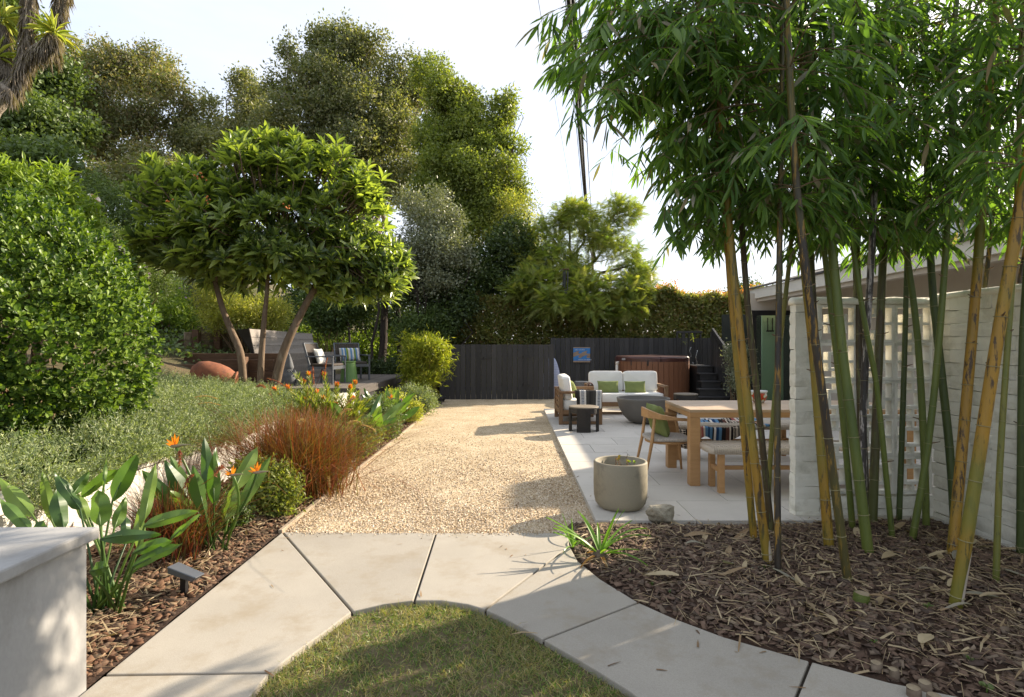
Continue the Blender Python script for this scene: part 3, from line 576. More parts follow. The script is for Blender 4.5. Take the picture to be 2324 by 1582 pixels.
# glass door
d = obj('door', Hb(5.72, 5.86, 13.96, 14.06, .05, 2.36), MT['blackmetal'], t)
mb = Hb(5.86, 6.96, 13.96, 14.05, 2.24, 2.36); Hb(5.86, 6.96, 13.96, 14.05, .05, .17, mb); Hb(6.80, 6.96, 13.96, 14.05, .17, 2.24, mb); Hb(5.86, 5.93, 13.97, 14.04, .17, 2.24, mb); obj('door_frame', mb, MT['blackmetal'], d)
obj('pane', Hb(5.93, 6.80, 13.99, 14.0, .17, 2.24), MT['glass'], d)
obj('green_panel', Hb(6.32, 6.86, 14.55, 14.6, .0, 2.5), MT['greenpaint'], t)
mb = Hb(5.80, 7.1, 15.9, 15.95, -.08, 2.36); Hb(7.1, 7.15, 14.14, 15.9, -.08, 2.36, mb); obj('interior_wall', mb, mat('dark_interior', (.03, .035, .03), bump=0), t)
mb = MB()
for dx in (-.06, .06): mb.beam((6.50 + dx - hx, 14.5 - hy, 2.2), (6.50 + dx - hx, 14.5 - hy, 1.88), .02, .02)
mb.bx(6.41 - hx, 6.59 - hx, 14.48 - hy, 14.52 - hy, 1.85, 1.89); obj('lantern', mb, MT['blackmetal'], t)

# ================================================================ WHITE BLOCK WALLS
def slump_mesh(w, d, h, seed, nz=2):
    r = np.random.default_rng(seed); nx = max(2, int(w / .07)); V = []; Fc = []; ny = max(2, int(d / .08))
    # box surface grid via subdivided cube
    m_ = MB(); idx = {}
    def vid(i, j, k):
        if (i, j, k) not in idx:
            x = (i / nx - .5) * w; y_ = (j / ny - .5) * d; z = k / nz * h
            bul = .0035 * math.sin(math.pi * k / nz)
            ex = (1 if i == nx else -1 if i == 0 else 0); ey = (1 if j == ny else -1 if j == 0 else 0)
            x += ex * (bul + r.normal(0, .0012)); y_ += ey * (bul + r.normal(0, .0012)); z += r.normal(0, .0025) if k in (0, nz) else 0
            idx[(i, j, k)] = len(V); V.append((x, y_, z))
        return idx[(i, j, k)]
    for k in range(nz):
        for i in range(nx):
            Fc.append((vid(i, 0, k), vid(i + 1, 0, k), vid(i + 1, 0, k + 1), vid(i, 0, k + 1))); Fc.append((vid(i + 1, ny, k), vid(i, ny, k), vid(i, ny, k + 1), vid(i + 1, ny, k + 1)))
        for j in range(ny):
            Fc.append((vid(0, j + 1, k), vid(0, j, k), vid(0, j, k + 1), vid(0, j + 1, k + 1))); Fc.append((vid(nx, j, k), vid(nx, j + 1, k), vid(nx, j + 1, k + 1), vid(nx, j, k + 1)))
    for k, fl in ((0, True), (nz, False)):
        for i in range(nx):
            for j in range(ny):
                q = (vid(i, j, k), vid(i + 1, j, k), vid(i + 1, j + 1, k), vid(i, j + 1, k)); Fc.append(q[::-1] if fl else q)
    m_.add(V, Fc); me = m_.mesh('block'); me.materials.append(MT['slump']); return me
CH = .1085; NC = 17; WTOP = NC * CH
t = thing('breeze_block_screen', 'white painted pierced breeze block screen wall with rough slump block pier', 'wall', (3.05, 5.1, 0))
pier = [slump_mesh(.208, .10, CH - .002, 20 + k) for k in range(5)]
pier_cx = 2.567
for c in range(NC + 1):
    piece('block', pier[c % 5], t, (pier_cx - 3.05 + random.uniform(-.004, .004), -.05, c * CH - .02), (0, 0, math.pi * (c % 2)))
# pierced blocks
BS = .331; PXA = 2.672; PZA = .235
def breeze():
    m_ = MB(); d = .085; b = .026; h = BS / 2
    def B(x0, x1, z0, z1, dd=d): m_.bx(x0, x1, -dd / 2, dd / 2, z0, z1)
    B(-h + .001, -h + b, -h + .001, h - .001); B(h - b, h - .001, -h + .001, h - .001); B(-h + b, h - b, -h + .001, -h + b); B(-h + b, h - b, h - b, h - .001)
    q = .083; bb = .026; dr = d - .006
    B(-q, -q + bb, -q, q, dr); B(q - bb, q, -q, q, dr); B(-q + bb, q - bb, -q, -q + bb, dr); B(-q + bb, q - bb, q - bb, q, dr)
    dc = d - .014
    B(-h + b, -q, -.012, .012, dc); B(q, h - b, -.012, .012, dc); B(-.012, .012, q, h - b, dc); B(-.012, .012, -h + b, -q, dc)
    me = m_.mesh('breeze_block'); me.materials.append(MT['breeze']); return me
bm_ = breeze()
for i in range(3):
    for k in range(5):
        piece('breeze_block', bm_, t, (PXA + (i + .5) * BS - 3.05, -.05, PZA + (k + .5) * BS), (0, math.pi * (k % 2), 0))
pcx = PXA + 1.5 * BS
base_bl = [slump_mesh(.49, .10, CH - .004, 40 + k) for k in range(3)]
for c in range(2):
    for i in range(2): piece('block', base_bl[(c + i) % 3], t, (PXA + .25 + i * .497 - 3.05, -.05, c * CH + .004))
# rounded white cap over screen and pier
def capstrip(P, w, z0, z1):
    m_ = MB(); ring = []
    prof = [(-w / 2, z0), (-w / 2, z0 + (z1 - z0) * .55), (-w * .3, z1 - .006), (0, z1), (w * .3, z1 - .006), (w / 2, z0 + (z1 - z0) * .55), (w / 2, z0)]
    V = []; n = len(P)
    for i in range(n):
        a = Vector(P[max(i - 1, 0)]); b = Vector(P[min(i + 1, n - 1)]); tdir = (b - a).normalized(); nn = Vector((-tdir.y, tdir.x)); jit = random.uniform(-.006, .006)
        for (o_, z) in prof: V.append((P[i][0] + nn.x * o_, P[i][1] + nn.y * o_, z + jit * (z > z0)))
    k = len(prof); Fc = [(i * k + j, i * k + j + 1, (i + 1) * k + j + 1, (i + 1) * k + j) for i in range(n - 1) for j in range(k - 1)] + [(i * k + k - 1, i * k, (i + 1) * k, (i + 1) * k + k - 1) for i in range(n - 1)]
    Fc += [tuple(range(k - 1, -1, -1)), tuple((n - 1) * k + j for j in range(k))]
    m_.add(V, Fc); return m_
zc = PZA + 5 * BS
mb = capstrip([(2.455 + i * .1 - 3.05, -.05) for i in range(13)], .135, zc + .002, zc + .07); obj('cap', mb, MT['slump'], t, smooth=True)
# curved wall coming towards the camera
t = thing('curved_block_wall', 'white painted slump block wall curving along behind the yellow bamboo culms', 'wall', (3.75, 4, 0))
cur = [(3.76 + .10 * ((5.05 - y) / 3.5) ** 2 * 2, y) for y in np.arange(5.0, 0.8, -.405)]
bl = [slump_mesh(.402, .20, CH - .002, 60 + k) for k in range(6)]
NCW = 17
for i in range(len(cur) - 1):
    (xa, ya), (xb, yb) = cur[i], cur[i + 1]; ang = math.atan2(yb - ya, xb - xa)
    for c in range(NCW + 1):
        sh = .5 if c % 2 else 0.0
        px_, py_ = xa + (xb - xa) * (.5 + sh) , ya + (yb - ya) * (.5 + sh)
        if c % 2 and i == len(cur) - 2: continue
        piece('block', bl[(c * 3 + i) % 6], t, (px_ - 3.75 + random.uniform(-.003, .003), py_ - 4, c * CH - .02), (0, 0, ang + math.pi * ((c + i) % 2)))
mb = MB()
for c in range(NCW + 1):
    if c % 2: mb.box((3.76 - 3.75, 4.9 - 4, c * CH - .02 + CH / 2), (.2, .2, CH - .004))
obj('corner_block', mb, MT['slump'], t, bevel=.012, seg=2)
mb = capstrip([(x - 3.75, y - 4) for (x, y) in cur], .225, (NCW + 1) * CH - .022, (NCW + 1) * CH + .035); obj('cap', mb, MT['slump'], t, smooth=True)
# ================================================================ FURNITURE ON THE PATIO
def RZ(a): return Matrix.Rotation(a, 3, 'Z')
def RX(a): return Matrix.Rotation(a, 3, 'X')
def RY(a): return Matrix.Rotation(a, 3, 'Y')
# dining table
TX0, TX1, TY0, TY1, TZ = 1.86, 4.25, 6.03, 7.02, .855
tb = thing('dining_table', 'long pale teak dining table with thick square legs behind the bamboo', 'table', ((TX0 + TX1) / 2, (TY0 + TY1) / 2, PZ)); tx, ty = (TX0 + TX1) / 2, (TY0 + TY1) / 2
def Tb(x0, x1, y0, y1, z0, z1, m=None): m = m or MB(); m.bx(x0 - tx, x1 - tx, y0 - ty, y1 - ty, z0 - PZ, z1 - PZ); return m
top = obj('table_top', Tb(TX0 + .01, TX1 - .01, TY0 + .01, TY1 - .01, TZ - .055, TZ - .03), MT['tabletop'], tb)
np_ = 7; bw = (TY1 - TY0) / np_
for i in range(np_): obj('plank', Tb(TX0 + .15, TX1 - .15, TY0 + i * bw + .0015, TY0 + (i + 1) * bw - .0015, TZ - .029, TZ), MT['tabletop'], top, bevel=.002)
for xa in (TX0, TX1 - .149): obj('plank', Tb(xa, xa + .149, TY0, TY1, TZ - .029, TZ), MT['tabletop'], top, bevel=.002)
mb = MB(); Tb(TX0, TX1, TY0, TY0 + .04, TZ - .085, TZ - .031, mb); Tb(TX0, TX1, TY1 - .04, TY1, TZ - .085, TZ - .031, mb); Tb(TX0, TX0 + .04, TY0 + .04, TY1 - .04, TZ - .085, TZ - .031, mb); Tb(TX1 - .04, TX1, TY0 + .04, TY1 - .04, TZ - .085, TZ - .031, mb)
obj('apron', mb, MT['teak'], tb, bevel=.003)
for xa in (TX0, TX1 - .15):
    for ya in (TY0, TY1 - .15): obj('leg', Tb(xa + .045 * (xa != TX0) + .003, xa + .112 + .035 * (xa != TX0), ya + .035 * (ya != TY0) + .003, ya + .112 + .035 * (ya != TY0), PZ, TZ - .086), MT['teak'], tb, bevel=.006, seg=2)
# benches
def bench(label, x0, x1, yc, zt=.515):
    b = thing('woven_bench', label, 'bench', ((x0 + x1) / 2, yc, PZ), group='woven benches at the dining table'); L = x1 - x0; hh = zt - PZ; wd = .40
    mb = MB(); mb.cushion((0, 0, hh - .038), (L, wd, .075), e=.16, n=28); s = obj('seat', mb, MT['wicker_pale'], b, smooth=True)
    for i in range(int(L / .028)):
        pass
    for sx in (-1, 1):
        for sy in (-1, 1):
            mb = MB(); mb.bx(sx * (L / 2 - .13) - .03, sx * (L / 2 - .13) + .03, sy * (wd / 2 - .065) - .03, sy * (wd / 2 - .065) + .03, 0, hh - .06); obj('leg', mb, MT['teak'], b, bevel=.005, seg=2)
        mb = MB(); mb.bx(sx * (L / 2 - .13) - .02, sx * (L / 2 - .13) + .02, -wd / 2 + .103, wd / 2 - .103, .20, .25); obj('stretcher', mb, MT['teak'], b, bevel=.003)
    mb = MB(); mb.bx(-L / 2 + .152, L / 2 - .152, -.02, .02, .205, .245); obj('stretcher', mb, MT['teak'], b, bevel=.003)
    # woven strands over the seat
    m_ = MB(); m_.tube([(0, -wd / 2 - .004, -.06), (0, -wd / 2 - .006, -.03), (0, -wd / 2 + .02, .006), (0, 0, .008), (0, wd / 2 - .02, .006), (0, wd / 2 + .006, -.03), (0, wd / 2 + .004, -.06)], .0075, 5)
    me = m_.mesh('strand'); me.materials.append(MT['wicker_pale']); me.polygons.foreach_set('use_smooth', [True] * len(me.polygons)); n = int((L - .06) / .021)
    for i in range(n): piece('strand', me, b, (-L / 2 + .035 + i * .021, 0, hh - .004 + (.003 if i % 2 else 0)))
    return b
bench('pale woven teak bench on the bamboo side of the dining table, seat bare', 1.96, 3.75, 5.90)
bench('pale woven bench across the table with a striped blanket on its seat', 2.0, 3.75, 7.55)
# blanket on the far bench
def stripemat(name, stripes, axis=0, scale=1.0, zig=True, rough=.95):
    m, N, L = _nt(name); out = N.new('ShaderNodeOutputMaterial'); p = N.new('ShaderNodeBsdfPrincipled'); L.new(p.outputs[0], out.inputs[0]); p.inputs['Roughness'].default_value = rough; p.inputs['Specular IOR Level'].default_value = .1
    uv = N.new('ShaderNodeUVMap'); sp = N.new('ShaderNodeSeparateXYZ'); L.new(uv.outputs[0], sp.inputs[0]); ml = N.new('ShaderNodeMath'); ml.operation = 'MULTIPLY'; ml.inputs[1].default_value = scale; fr = N.new('ShaderNodeMath'); fr.operation = 'FRACT'
    L.new(sp.outputs[axis], ml.inputs[0]); L.new(ml.outputs[0], fr.inputs[0]); r = N.new('ShaderNodeValToRGB'); r.color_ramp.interpolation = 'CONSTANT'; e = r.color_ramp.elements
    n = len(stripes)
    while len(e) < n: e.new(.5)
    for i, (q, c) in enumerate(stripes): e[i].position = q; e[i].color = (*c, 1)
    L.new(fr.outputs[0], r.inputs[0]); col = r.outputs[0]
    if zig:   # small woven diamonds inside the white bands
        w1 = N.new('ShaderNodeTexChecker'); w1.inputs['Scale'].default_value = 46; mp = N.new('ShaderNodeMapping'); mp.inputs['Rotation'].default_value = (0, 0, .785); L.new(uv.outputs[0], mp.inputs[0]); L.new(mp.outputs[0], w1.inputs[0])
        w1.inputs[1].default_value = (1, 1, 1, 1); w1.inputs[2].default_value = (.05, .05, .05, 1)
        r2 = N.new('ShaderNodeValToRGB'); r2.color_ramp.interpolation = 'CONSTANT'; e2 = r2.color_ramp.elements
        z = zig
        while len(e2) < 2 * len(z) + 1: e2.new(.5)
        e2[0].position = 0; e2[0].color = (0, 0, 0, 1)
        for i, (a_, b_) in enumerate(z): e2[2 * i + 1].position = a_; e2[2 * i + 1].color = (1, 1, 1, 1); e2[2 * i + 2].position = b_; e2[2 * i + 2].color = (0, 0, 0, 1)
        L.new(fr.outputs[0], r2.inputs[0]); mx = N.new('ShaderNodeMixRGB'); mx.blend_type = 'MULTIPLY'; L.new(r2.outputs[0], mx.inputs[0]); L.new(col, mx.inputs[1]); L.new(w1.outputs[0], mx.inputs[2]); col = mx.outputs[0]
    L.new(col, p.inputs['Base Color']); n3 = N.new('ShaderNodeTexNoise'); n3.inputs['Scale'].default_value = 220; b = N.new('ShaderNodeBump'); b.inputs['Strength'].default_value = .3; b.inputs['Distance'].default_value = .004; L.new(n3.outputs['Fac'], b.inputs['Height']); L.new(b.outputs[0], p.inputs['Normal'])
    return m
def cloth(name, P, m, thick=.008, parent=None, **kw):      # P: rows of points [i][j]; uv from grid
    ni, nj = len(P), len(P[0]); V = [P[i][j] for i in range(ni) for j in range(nj)]
    me = bpy.data.meshes.new(name); Fc = [(i * nj + j, i * nj + j + 1, (i + 1) * nj + j + 1, (i + 1) * nj + j) for i in range(ni - 1) for j in range(nj - 1)]
    me.from_pydata([tuple(v) for v in V], [], Fc); uvl = me.uv_layers.new(name='UVMap')
    for l in me.loops: i, j = divmod(l.vertex_index, nj); uvl.data[l.index].uv = (i / (ni - 1), j / (nj - 1))
    me.polygons.foreach_set('use_smooth', [True] * len(me.polygons)); me.update()
    o = link(name, me, m, parent); so_ = o.modifiers.new('solid', 'SOLIDIFY'); so_.thickness = thick; so_.offset = 1
    s2 = o.modifiers.new('sub', 'SUBSURF'); s2.levels = 1; s2.render_levels = 2; return tag(o, **kw)
wht = (.62, .58, .52); blk = (.02, .018, .018); red_ = (.30, .09, .075); blu = (.10, .21, .33); org = (.36, .19, .13); crm = (.55, .46, .36); dbl = (.02, .05, .12); brn = (.10, .045, .032)
mblan = stripemat('serape_stripes', [(0, brn), (.05, crm), (.07, blk), (.10, crm), (.20, blk), (.23, red_), (.28, crm), (.30, wht), (.42, blk), (.45, org), (.50, red_), (.54, crm), (.58, blu), (.66, dbl), (.70, blu), (.76, blk), (.79, wht), (.83, dbl), (.88, blu), (.93, blk)], axis=0, scale=1.7, zig=[(.10, .20), (.30, .42)])
bs = .515; P = []
for i in range(24):
    u = i / 23; x = 2.02 + 1.25 * u; rowp = []; sk_ = .18 * math.sin(u * 9) * .3
    for j in range(15):
        v = j / 14; y = 7.33 + .44 * v; z = bs + .018 + .012 * math.sin(u * 22 + v * 4) + .015 * math.sin(v * 9 + u * 7)
        if j < 5:   # hangs over the near edge
            drop = (5 - j) / 5; hang = (.30 * math.exp(-((u - .12) / .17) ** 2) + .22 * math.exp(-((u - .55) / .2) ** 2) + .03); y = 7.325 - .012 * drop - .01 * math.sin(u * 40); z = bs + .012 - hang * drop
        rowp.append((x + sk_ * (1 - v), y, z))
    P.append(rowp)
cloth('striped_blanket', P, mblan, label='multicoloured striped woven blanket draped over the far bench', cat='blanket')
# dining chair
c = thing('dining_chair', 'curved back teak dining chair with grey rope seat at the table end', 'chair', (1.76, 6.6, PZ), rz=-math.pi / 2)   # local +Y faces world +X
mb = MB(); mb.cushion((0, .0, .425), (.50, .50, .05), e=.45, n=28); obj('seat', mb, MT['rope'], c, smooth=True)
mb = MB(); mb.tube([(.23 * math.cos(a), .0 + .23 * math.sin(a), .39) for a in np.linspace(0, 2 * math.pi, 25)], .016, 6, caps=False); obj('seat_ring', mb, MT['teak'], c, smooth=True)
pts = [(-.265, .20, .655), (-.275, .05, .665), (-.25, -.12, .685), (-.16, -.235, .71), (0, -.272, .72), (.16, -.235, .71), (.25, -.12, .685), (.275, .05, .665), (.265, .20, .655)]
hs = [.03, .035, .06, .095, .11, .095, .06, .035, .03]; mb = MB(); A = []; n = len(pts)
fine = []
for i in range(n - 1):
    for k in range(4):
        u = k / 4; fine.append((Vector(pts[i]).lerp(Vector(pts[i + 1]), u), hs[i] + (hs[i + 1] - hs[i]) * u))
fine.append((Vector(pts[-1]), hs[-1])); V = []; 
for i, (p, hh) in enumerate(fine):
    tdir = (fine[min(i + 1, len(fine) - 1)][0] - fine[max(i - 1, 0)][0]).normalized(); nn = Vector((tdir.y, -tdir.x, 0)).normalized() * .014
    V += [p - nn + Vector((0, 0, -hh / 2)), p + nn + Vector((0, 0, -hh / 2)), p + nn * 1.1 + Vector((0, 0, hh / 2)), p - nn * .9 + Vector((0, 0, hh / 2))]
Fc = [(i * 4 + k, i * 4 + (k + 1) % 4, (i + 1) * 4 + (k + 1) % 4, (i + 1) * 4 + k) for i in range(len(fine) - 1) for k in range(4)] + [(3, 2, 1, 0), tuple((len(fine) - 1) * 4 + k for k in range(4))]
mb.add(V, Fc); obj('backrest', mb, MT['teak'], c, bevel=.006, seg=2)
for sx in (-1, 1):
    mb = MB(); mb.tube([(sx * .255, -.30, 0), (sx * .235, -.22, .40), (sx * .225, -.19, .66)], [.013, .019, .016], 10); obj('leg', mb, MT['teak'], c, smooth=True)
    mb = MB(); mb.tube([(sx * .25, .25, 0), (sx * .24, .215, .40), (sx * .265, .18, .64)], [.013, .019, .016], 10); obj('leg', mb, MT['teak'], c, smooth=True)
def pillow(name, label, c, d, R, m, group=None, cat='pillow'):
    n = 16; V = []; Fc = []
    for s_ in (1, -1):
        for i in range(n):
            for j in range(n):
                u = i / (n - 1) * 2 - 1; v = j / (n - 1) * 2 - 1; th = .5 * d[2] * (max(0, 1 - u ** 4) * max(0, 1 - v ** 4)) ** .55; k = 1 - .07 * (1 - u * u) * v * v - .0; k2 = 1 - .07 * (1 - v * v) * u * u
                V.append((u * d[0] / 2 * k2, v * d[1] / 2 * k, s_ * (th + .004 * math.sin(u * 9 + v * 7)) if th > .003 else 0))
    for s_ in (0, 1):
        for i in range(n - 1):
            for j in range(n - 1):
                q = [s_ * n * n + i * n + j, s_ * n * n + (i + 1) * n + j, s_ * n * n + (i + 1) * n + j + 1, s_ * n * n + i * n + j + 1]; Fc.append(tuple(q) if s_ == 0 else tuple(q[::-1]))
    mb = MB(); mb.add(V, Fc); o = obj(name, mb, m, smooth=True, label=label, cat=cat, group=group); o.location = c; o.rotation_euler = R.to_euler(); return o
pillow('pillow', 'square olive green pillow leaning in the dining chair', (1.665, 6.62, PZ + .62), (.38, .40, .15), RZ(.1) @ RY(math.radians(72)), MT['green_fabric'])
# floral pot on table
def floralmat():
    m, N, L = _nt('floral_glaze'); out = N.new('ShaderNodeOutputMaterial'); p = N.new('ShaderNodeBsdfPrincipled'); L.new(p.outputs[0], out.inputs[0]); p.inputs['Roughness'].default_value = .2
    v = _vec(N, L, (1, 1, 1), rand=False); vo = N.new('ShaderNodeTexVoronoi'); vo.inputs['Scale'].default_value = 17; L.new(v, vo.inputs['Vector']); r = _ramp(N, [(.30, (.62, .62, .60)), (.42, (.55, .50, .25)), (.46, (.10, .16, .06)), (.5, (.42, .05, .02))]); L.new(vo.outputs['Distance'], r.inputs[0]); L.new(r.outputs[0], p.inputs['Base Color']); return m
pb = at(1722, 906, 6.75); fp = thing('flower_pot', 'small red and white floral ceramic pot on the dining table', 'pot', (pb.x, pb.y, TZ))
mb = MB(); mb.lathe([(.052, 0), (.075, .03), (.092, .08), (.088, .12), (.08, .12), (.07, .06), (0, .05)], 24); obj('body', mb, floralmat(), fp, smooth=True)
mb = MB(); mb.lathe([(.0885, .118), (.094, .124), (.096, .142), (.088, .143), (.080, .121)], 24); obj('rim', mb, MT['siding'], fp, smooth=True)
# concrete pot with sprigs
pc = thing('planter_pot', 'large round olive grey concrete planter with bare sprigs at the patio edge', 'planter', (.985, 5.27, PZ))
mb = MB(); mb.lathe([(.0, 0), (.155, 0), (.20, .012), (.228, .05), (.241, .11), (.245, .22), (.244, .415), (.238, .425), (.222, .425), (.216, .418), (.214, .33), (0, .33)], 48); obj('body', mb, MT['pot'], pc, smooth=True)
mb = MB(); mb.lathe([(0, .345), (.12, .35), (.2135, .34), (.2135, .335)], 32); obj('soil', mb, MT['soil'], pc)
for i in range(9):
    r = random.Random(i); a = r.uniform(0, 6.28); q = r.uniform(.02, .15); x, y = q * math.cos(a), q * math.sin(a); pts = [(x, y, .33)]; h = r.uniform(.06, .15)
    for k in range(3): x += r.uniform(-.02, .02); y += r.uniform(-.02, .02); pts.append((x, y, .34 + h * (k + 1) / 3))
    mb = MB(); mb.tube(pts, [.004, .0035, .003, .002], 5); st = obj('stem', mb, MT['twig'], pc)
    if i % 2 == 0:
        n = 7; pos = np.tile(np.array(pts[-1]), (n, 1)) + rng.normal(0, .006, (n, 3)); R = frames(rng.normal(size=(n, 3)) + [0, 0, .5], rdirs(n)); mm = LM['sprig'] if i % 4 == 0 else LM['lime']
        V, Fc = scatter(OBOV, pos, R, np.full(n, .02)); obj('leaves', np_mesh('leaves', V, Fc, np.repeat(rng.random(n), 8)), mm, pc)
# rock
def rock(name, label, c, s, seed, m='rock', cat='rock', group=None, n=3):
    import bmesh
    bm = bmesh.new(); bmesh.ops.create_icosphere(bm, subdivisions=n, radius=1); r = np.random.default_rng(seed); ds = rdirs(9, r); hs = r.uniform(.55, .9, 9)
    for v in bm.verts:
        p = np.array(v.co); 
        for d_, h_ in zip(ds, hs):
            e = p @ d_ - h_
            if e > 0: p = p - d_ * e * .85
        p = p * (1 + .06 * math.sin(p[0] * 7 + seed) * math.cos(p[1] * 6) + .04 * math.sin(p[2] * 11)); v.co = p * np.array(s)
    me = bpy.data.meshes.new(name); bm.to_mesh(me); bm.free(); o = link(name, me, MT[m]); o.location = c; return tag(o, label, cat, group)
rock('rock', 'rough pale limestone rock at the front edge of the patio', (1.245, 4.82, .11), (.135, .10, .10), 3)
# fire bowl
t = thing('fire_bowl', 'wide dark grey concrete fire bowl in front of the white sofa', 'fire bowl', (2.46, 10.85, PZ))
mb = MB(); mb.lathe([(0, .02), (.20, .02), (.27, .04), (.37, .14), (.45, .28), (.495, .45), (.497, .475), (.49, .48), (.455, .48), (.45, .47), (.40, .30), (.25, .20), (0, .18)], 56); obj('bowl', mb, MT['bowl'], t, smooth=True)
mb = MB(); mb.lathe([(0, 0), (.19, 0), (.19, .021), (0, .021)], 32); obj('foot', mb, MT['bowl'], t)
# wicker stools
def stool(label, x, y, rz=0.0):
    t = thing('wicker_stool', label, 'stool', (x, y, PZ), rz); R0 = .252; Hh = .425
    mb = MB(); mb.lathe([(0, Hh - .02), (R0 + .004, Hh - .02), (R0 + .006, Hh - .008), (R0 - .004, Hh), (0, Hh)], 40); obj('top', mb, MT['stooltop'], t)
    mb = MB(); mb.lathe([(R0 - .02, Hh - .11), (R0 + .002, Hh - .11), (R0 + .002, Hh - .021), (R0 - .02, Hh - .021), (R0 - .02, Hh - .11)], 40); obj('band', mb, MT['wicker_dark'], t)
    for k in range(4):
        a0 = math.pi / 2 * k + math.pi / 4 + .95; m_ = MB(); n = 8; V = []
        for i in range(n + 1):
            a = a0 - .47 + .94 * i / n
            for rr in (R0 + .001, R0 - .022):
                V.append((rr * math.cos(a), rr * math.sin(a), .0)); V.append((rr * math.cos(a), rr * math.sin(a), Hh - .108))
        Fc = []
        for i in range(n):
            q = i * 4; w_ = q + 4; Fc += [(q, w_, w_ + 1, q + 1), (w_ + 2, q + 2, q + 3, w_ + 3), (q + 2, w_ + 2, w_, q), (q + 1, w_ + 1, w_ + 3, q + 3)]
        Fc += [(0, 1, 3, 2), (n * 4, n * 4 + 2, n * 4 + 3, n * 4 + 1)]; m_.add(V, Fc); lg = obj('leg', m_, MT['wicker_dark'], t)
        # woven strands standing proud of the leg
        mm = MB()
        for s_ in range(13):
            a = a0 - .455 + .91 * s_ / 12; mm.tube([((R0 + .002) * math.cos(a), (R0 + .002) * math.sin(a), .004), ((R0 + .002) * math.cos(a), (R0 + .002) * math.sin(a), Hh - .03)], .0055, 4)
        o = obj('strands', mm, MT['wicker_dark'], lg); o['kind'] = 'stuff'
    return t
stool('dark wicker stool with round wooden top in front of the throw covered armchair', 1.215, 9.87, -.30)
stool('dark wicker stool with round wooden top beside the dark steps', 3.72, 12.35, -.6)
# sofas
def sofa(name, label, loc, rz, wd, dp, nback, ncush, cat='sofa'):
    """front faces local -Y; width along X"""
    t = thing(name, label, cat, loc, rz); p = .072; ah = .62
    for sx in (-1, 1):
        x = sx * (wd / 2 - p / 2)
        for yy in (-dp / 2 + p / 2, dp / 2 - p / 2):
            mb = MB(); mb.bx(x - p / 2, x + p / 2, yy - p / 2, yy + p / 2, 0, ah - .046); obj('leg', mb, MT['sofawood'], t, bevel=.005)
        mb = MB(); mb.bx(x - p / 2 - .006, x + p / 2 + .006, -dp / 2 - .005, dp / 2 + .005, ah - .045, ah); obj('arm', mb, MT['sofawood'], t, bevel=.006)
        mb = MB(); mb.bx(x - .025, x + .025, -dp / 2 + p, dp / 2 - p, .01, .06); obj('foot_rail', mb, MT['sofawood'], t, bevel=.004)
        mb = MB(); mb.bx(x - .02, x + .02, -dp / 2 + p, dp / 2 - p, .19, .27); obj('side_rail', mb, MT['sofawood'], t, bevel=.004)
    for yy in (-dp / 2 + .03, dp / 2 - .03):
        mb = MB(); mb.bx(-wd / 2 + p, wd / 2 - p, yy - .02, yy + .02, .18, .275); obj('rail', mb, MT['sofawood'], t, bevel=.004)
    mb = MB(); mb.bx(-wd / 2 + p, wd / 2 - p, -dp / 2 - .0 + .052, dp / 2 - .052, .21, .245); obj('seat_base', mb, MT['sofawood'], t)
    for z in (.34, .435, .53):    # back slats
        mb = MB(); mb.bx(-wd / 2 + p, wd / 2 - p, dp / 2 - .045, dp / 2 - .02, z - .033, z + .033); obj('back_slat', mb, MT['sofawood'], t, bevel=.004)
    mb = MB(); mb.bx(-wd / 2 + p, wd / 2 - p, dp / 2 - .06, dp / 2 - .01, ah - .046, ah - .003); obj('back_rail', mb, MT['sofawood'], t, bevel=.004)
    iw = wd - 2 * p
    for k in range(ncush):
        w_ = iw / ncush; mb = MB(); mb.cushion((-iw / 2 + w_ * (k + .5), -.03, .355), (w_ - .006, dp - .10, .19), e=.13, n=32); obj('seat_cushion', mb, MT['white_fabric'], t, smooth=True)
    for k in range(nback):
        w_ = iw / nback; mb = MB(); mb.cushion((-iw / 2 + w_ * (k + .5), dp / 2 - .16, .665), (w_ - .008, .46, .20), R=RX(math.radians(82)), e=.22, n=32, puff=.25); obj('back_cushion', mb, MT['white_fabric'], t, smooth=True)
    return t
sofa('armchair', 'wide wood frame armchair with cream cushions and a striped throw on its arm', (1.245, 11.18, PZ), math.pi / 2, 1.20, .80, 1, 1, cat='armchair')
sofa('loveseat', 'white cushioned wood frame loveseat facing the fire bowl', (2.42, 12.42, PZ), 0, 1.66, .84, 2, 1)
pillow('pillow', 'green lumbar pillow on the loveseat, on the side towards the armchair', (2.04, 12.33, PZ + .565), (.46, .28, .13), RX(math.radians(72)), MT['green_fabric'])
pillow('pillow', 'green lumbar pillow on the loveseat, on the side towards the dark steps', (2.62, 12.33, PZ + .56), (.46, .28, .13), RX(math.radians(72)), MT['green_fabric'])
pillow('pillow', 'pale green pillow against the cream back cushion of the armchair', (1.17, 11.3, PZ + .60), (.38, .38, .13), RY(math.radians(70)), MT['green_fabric'])
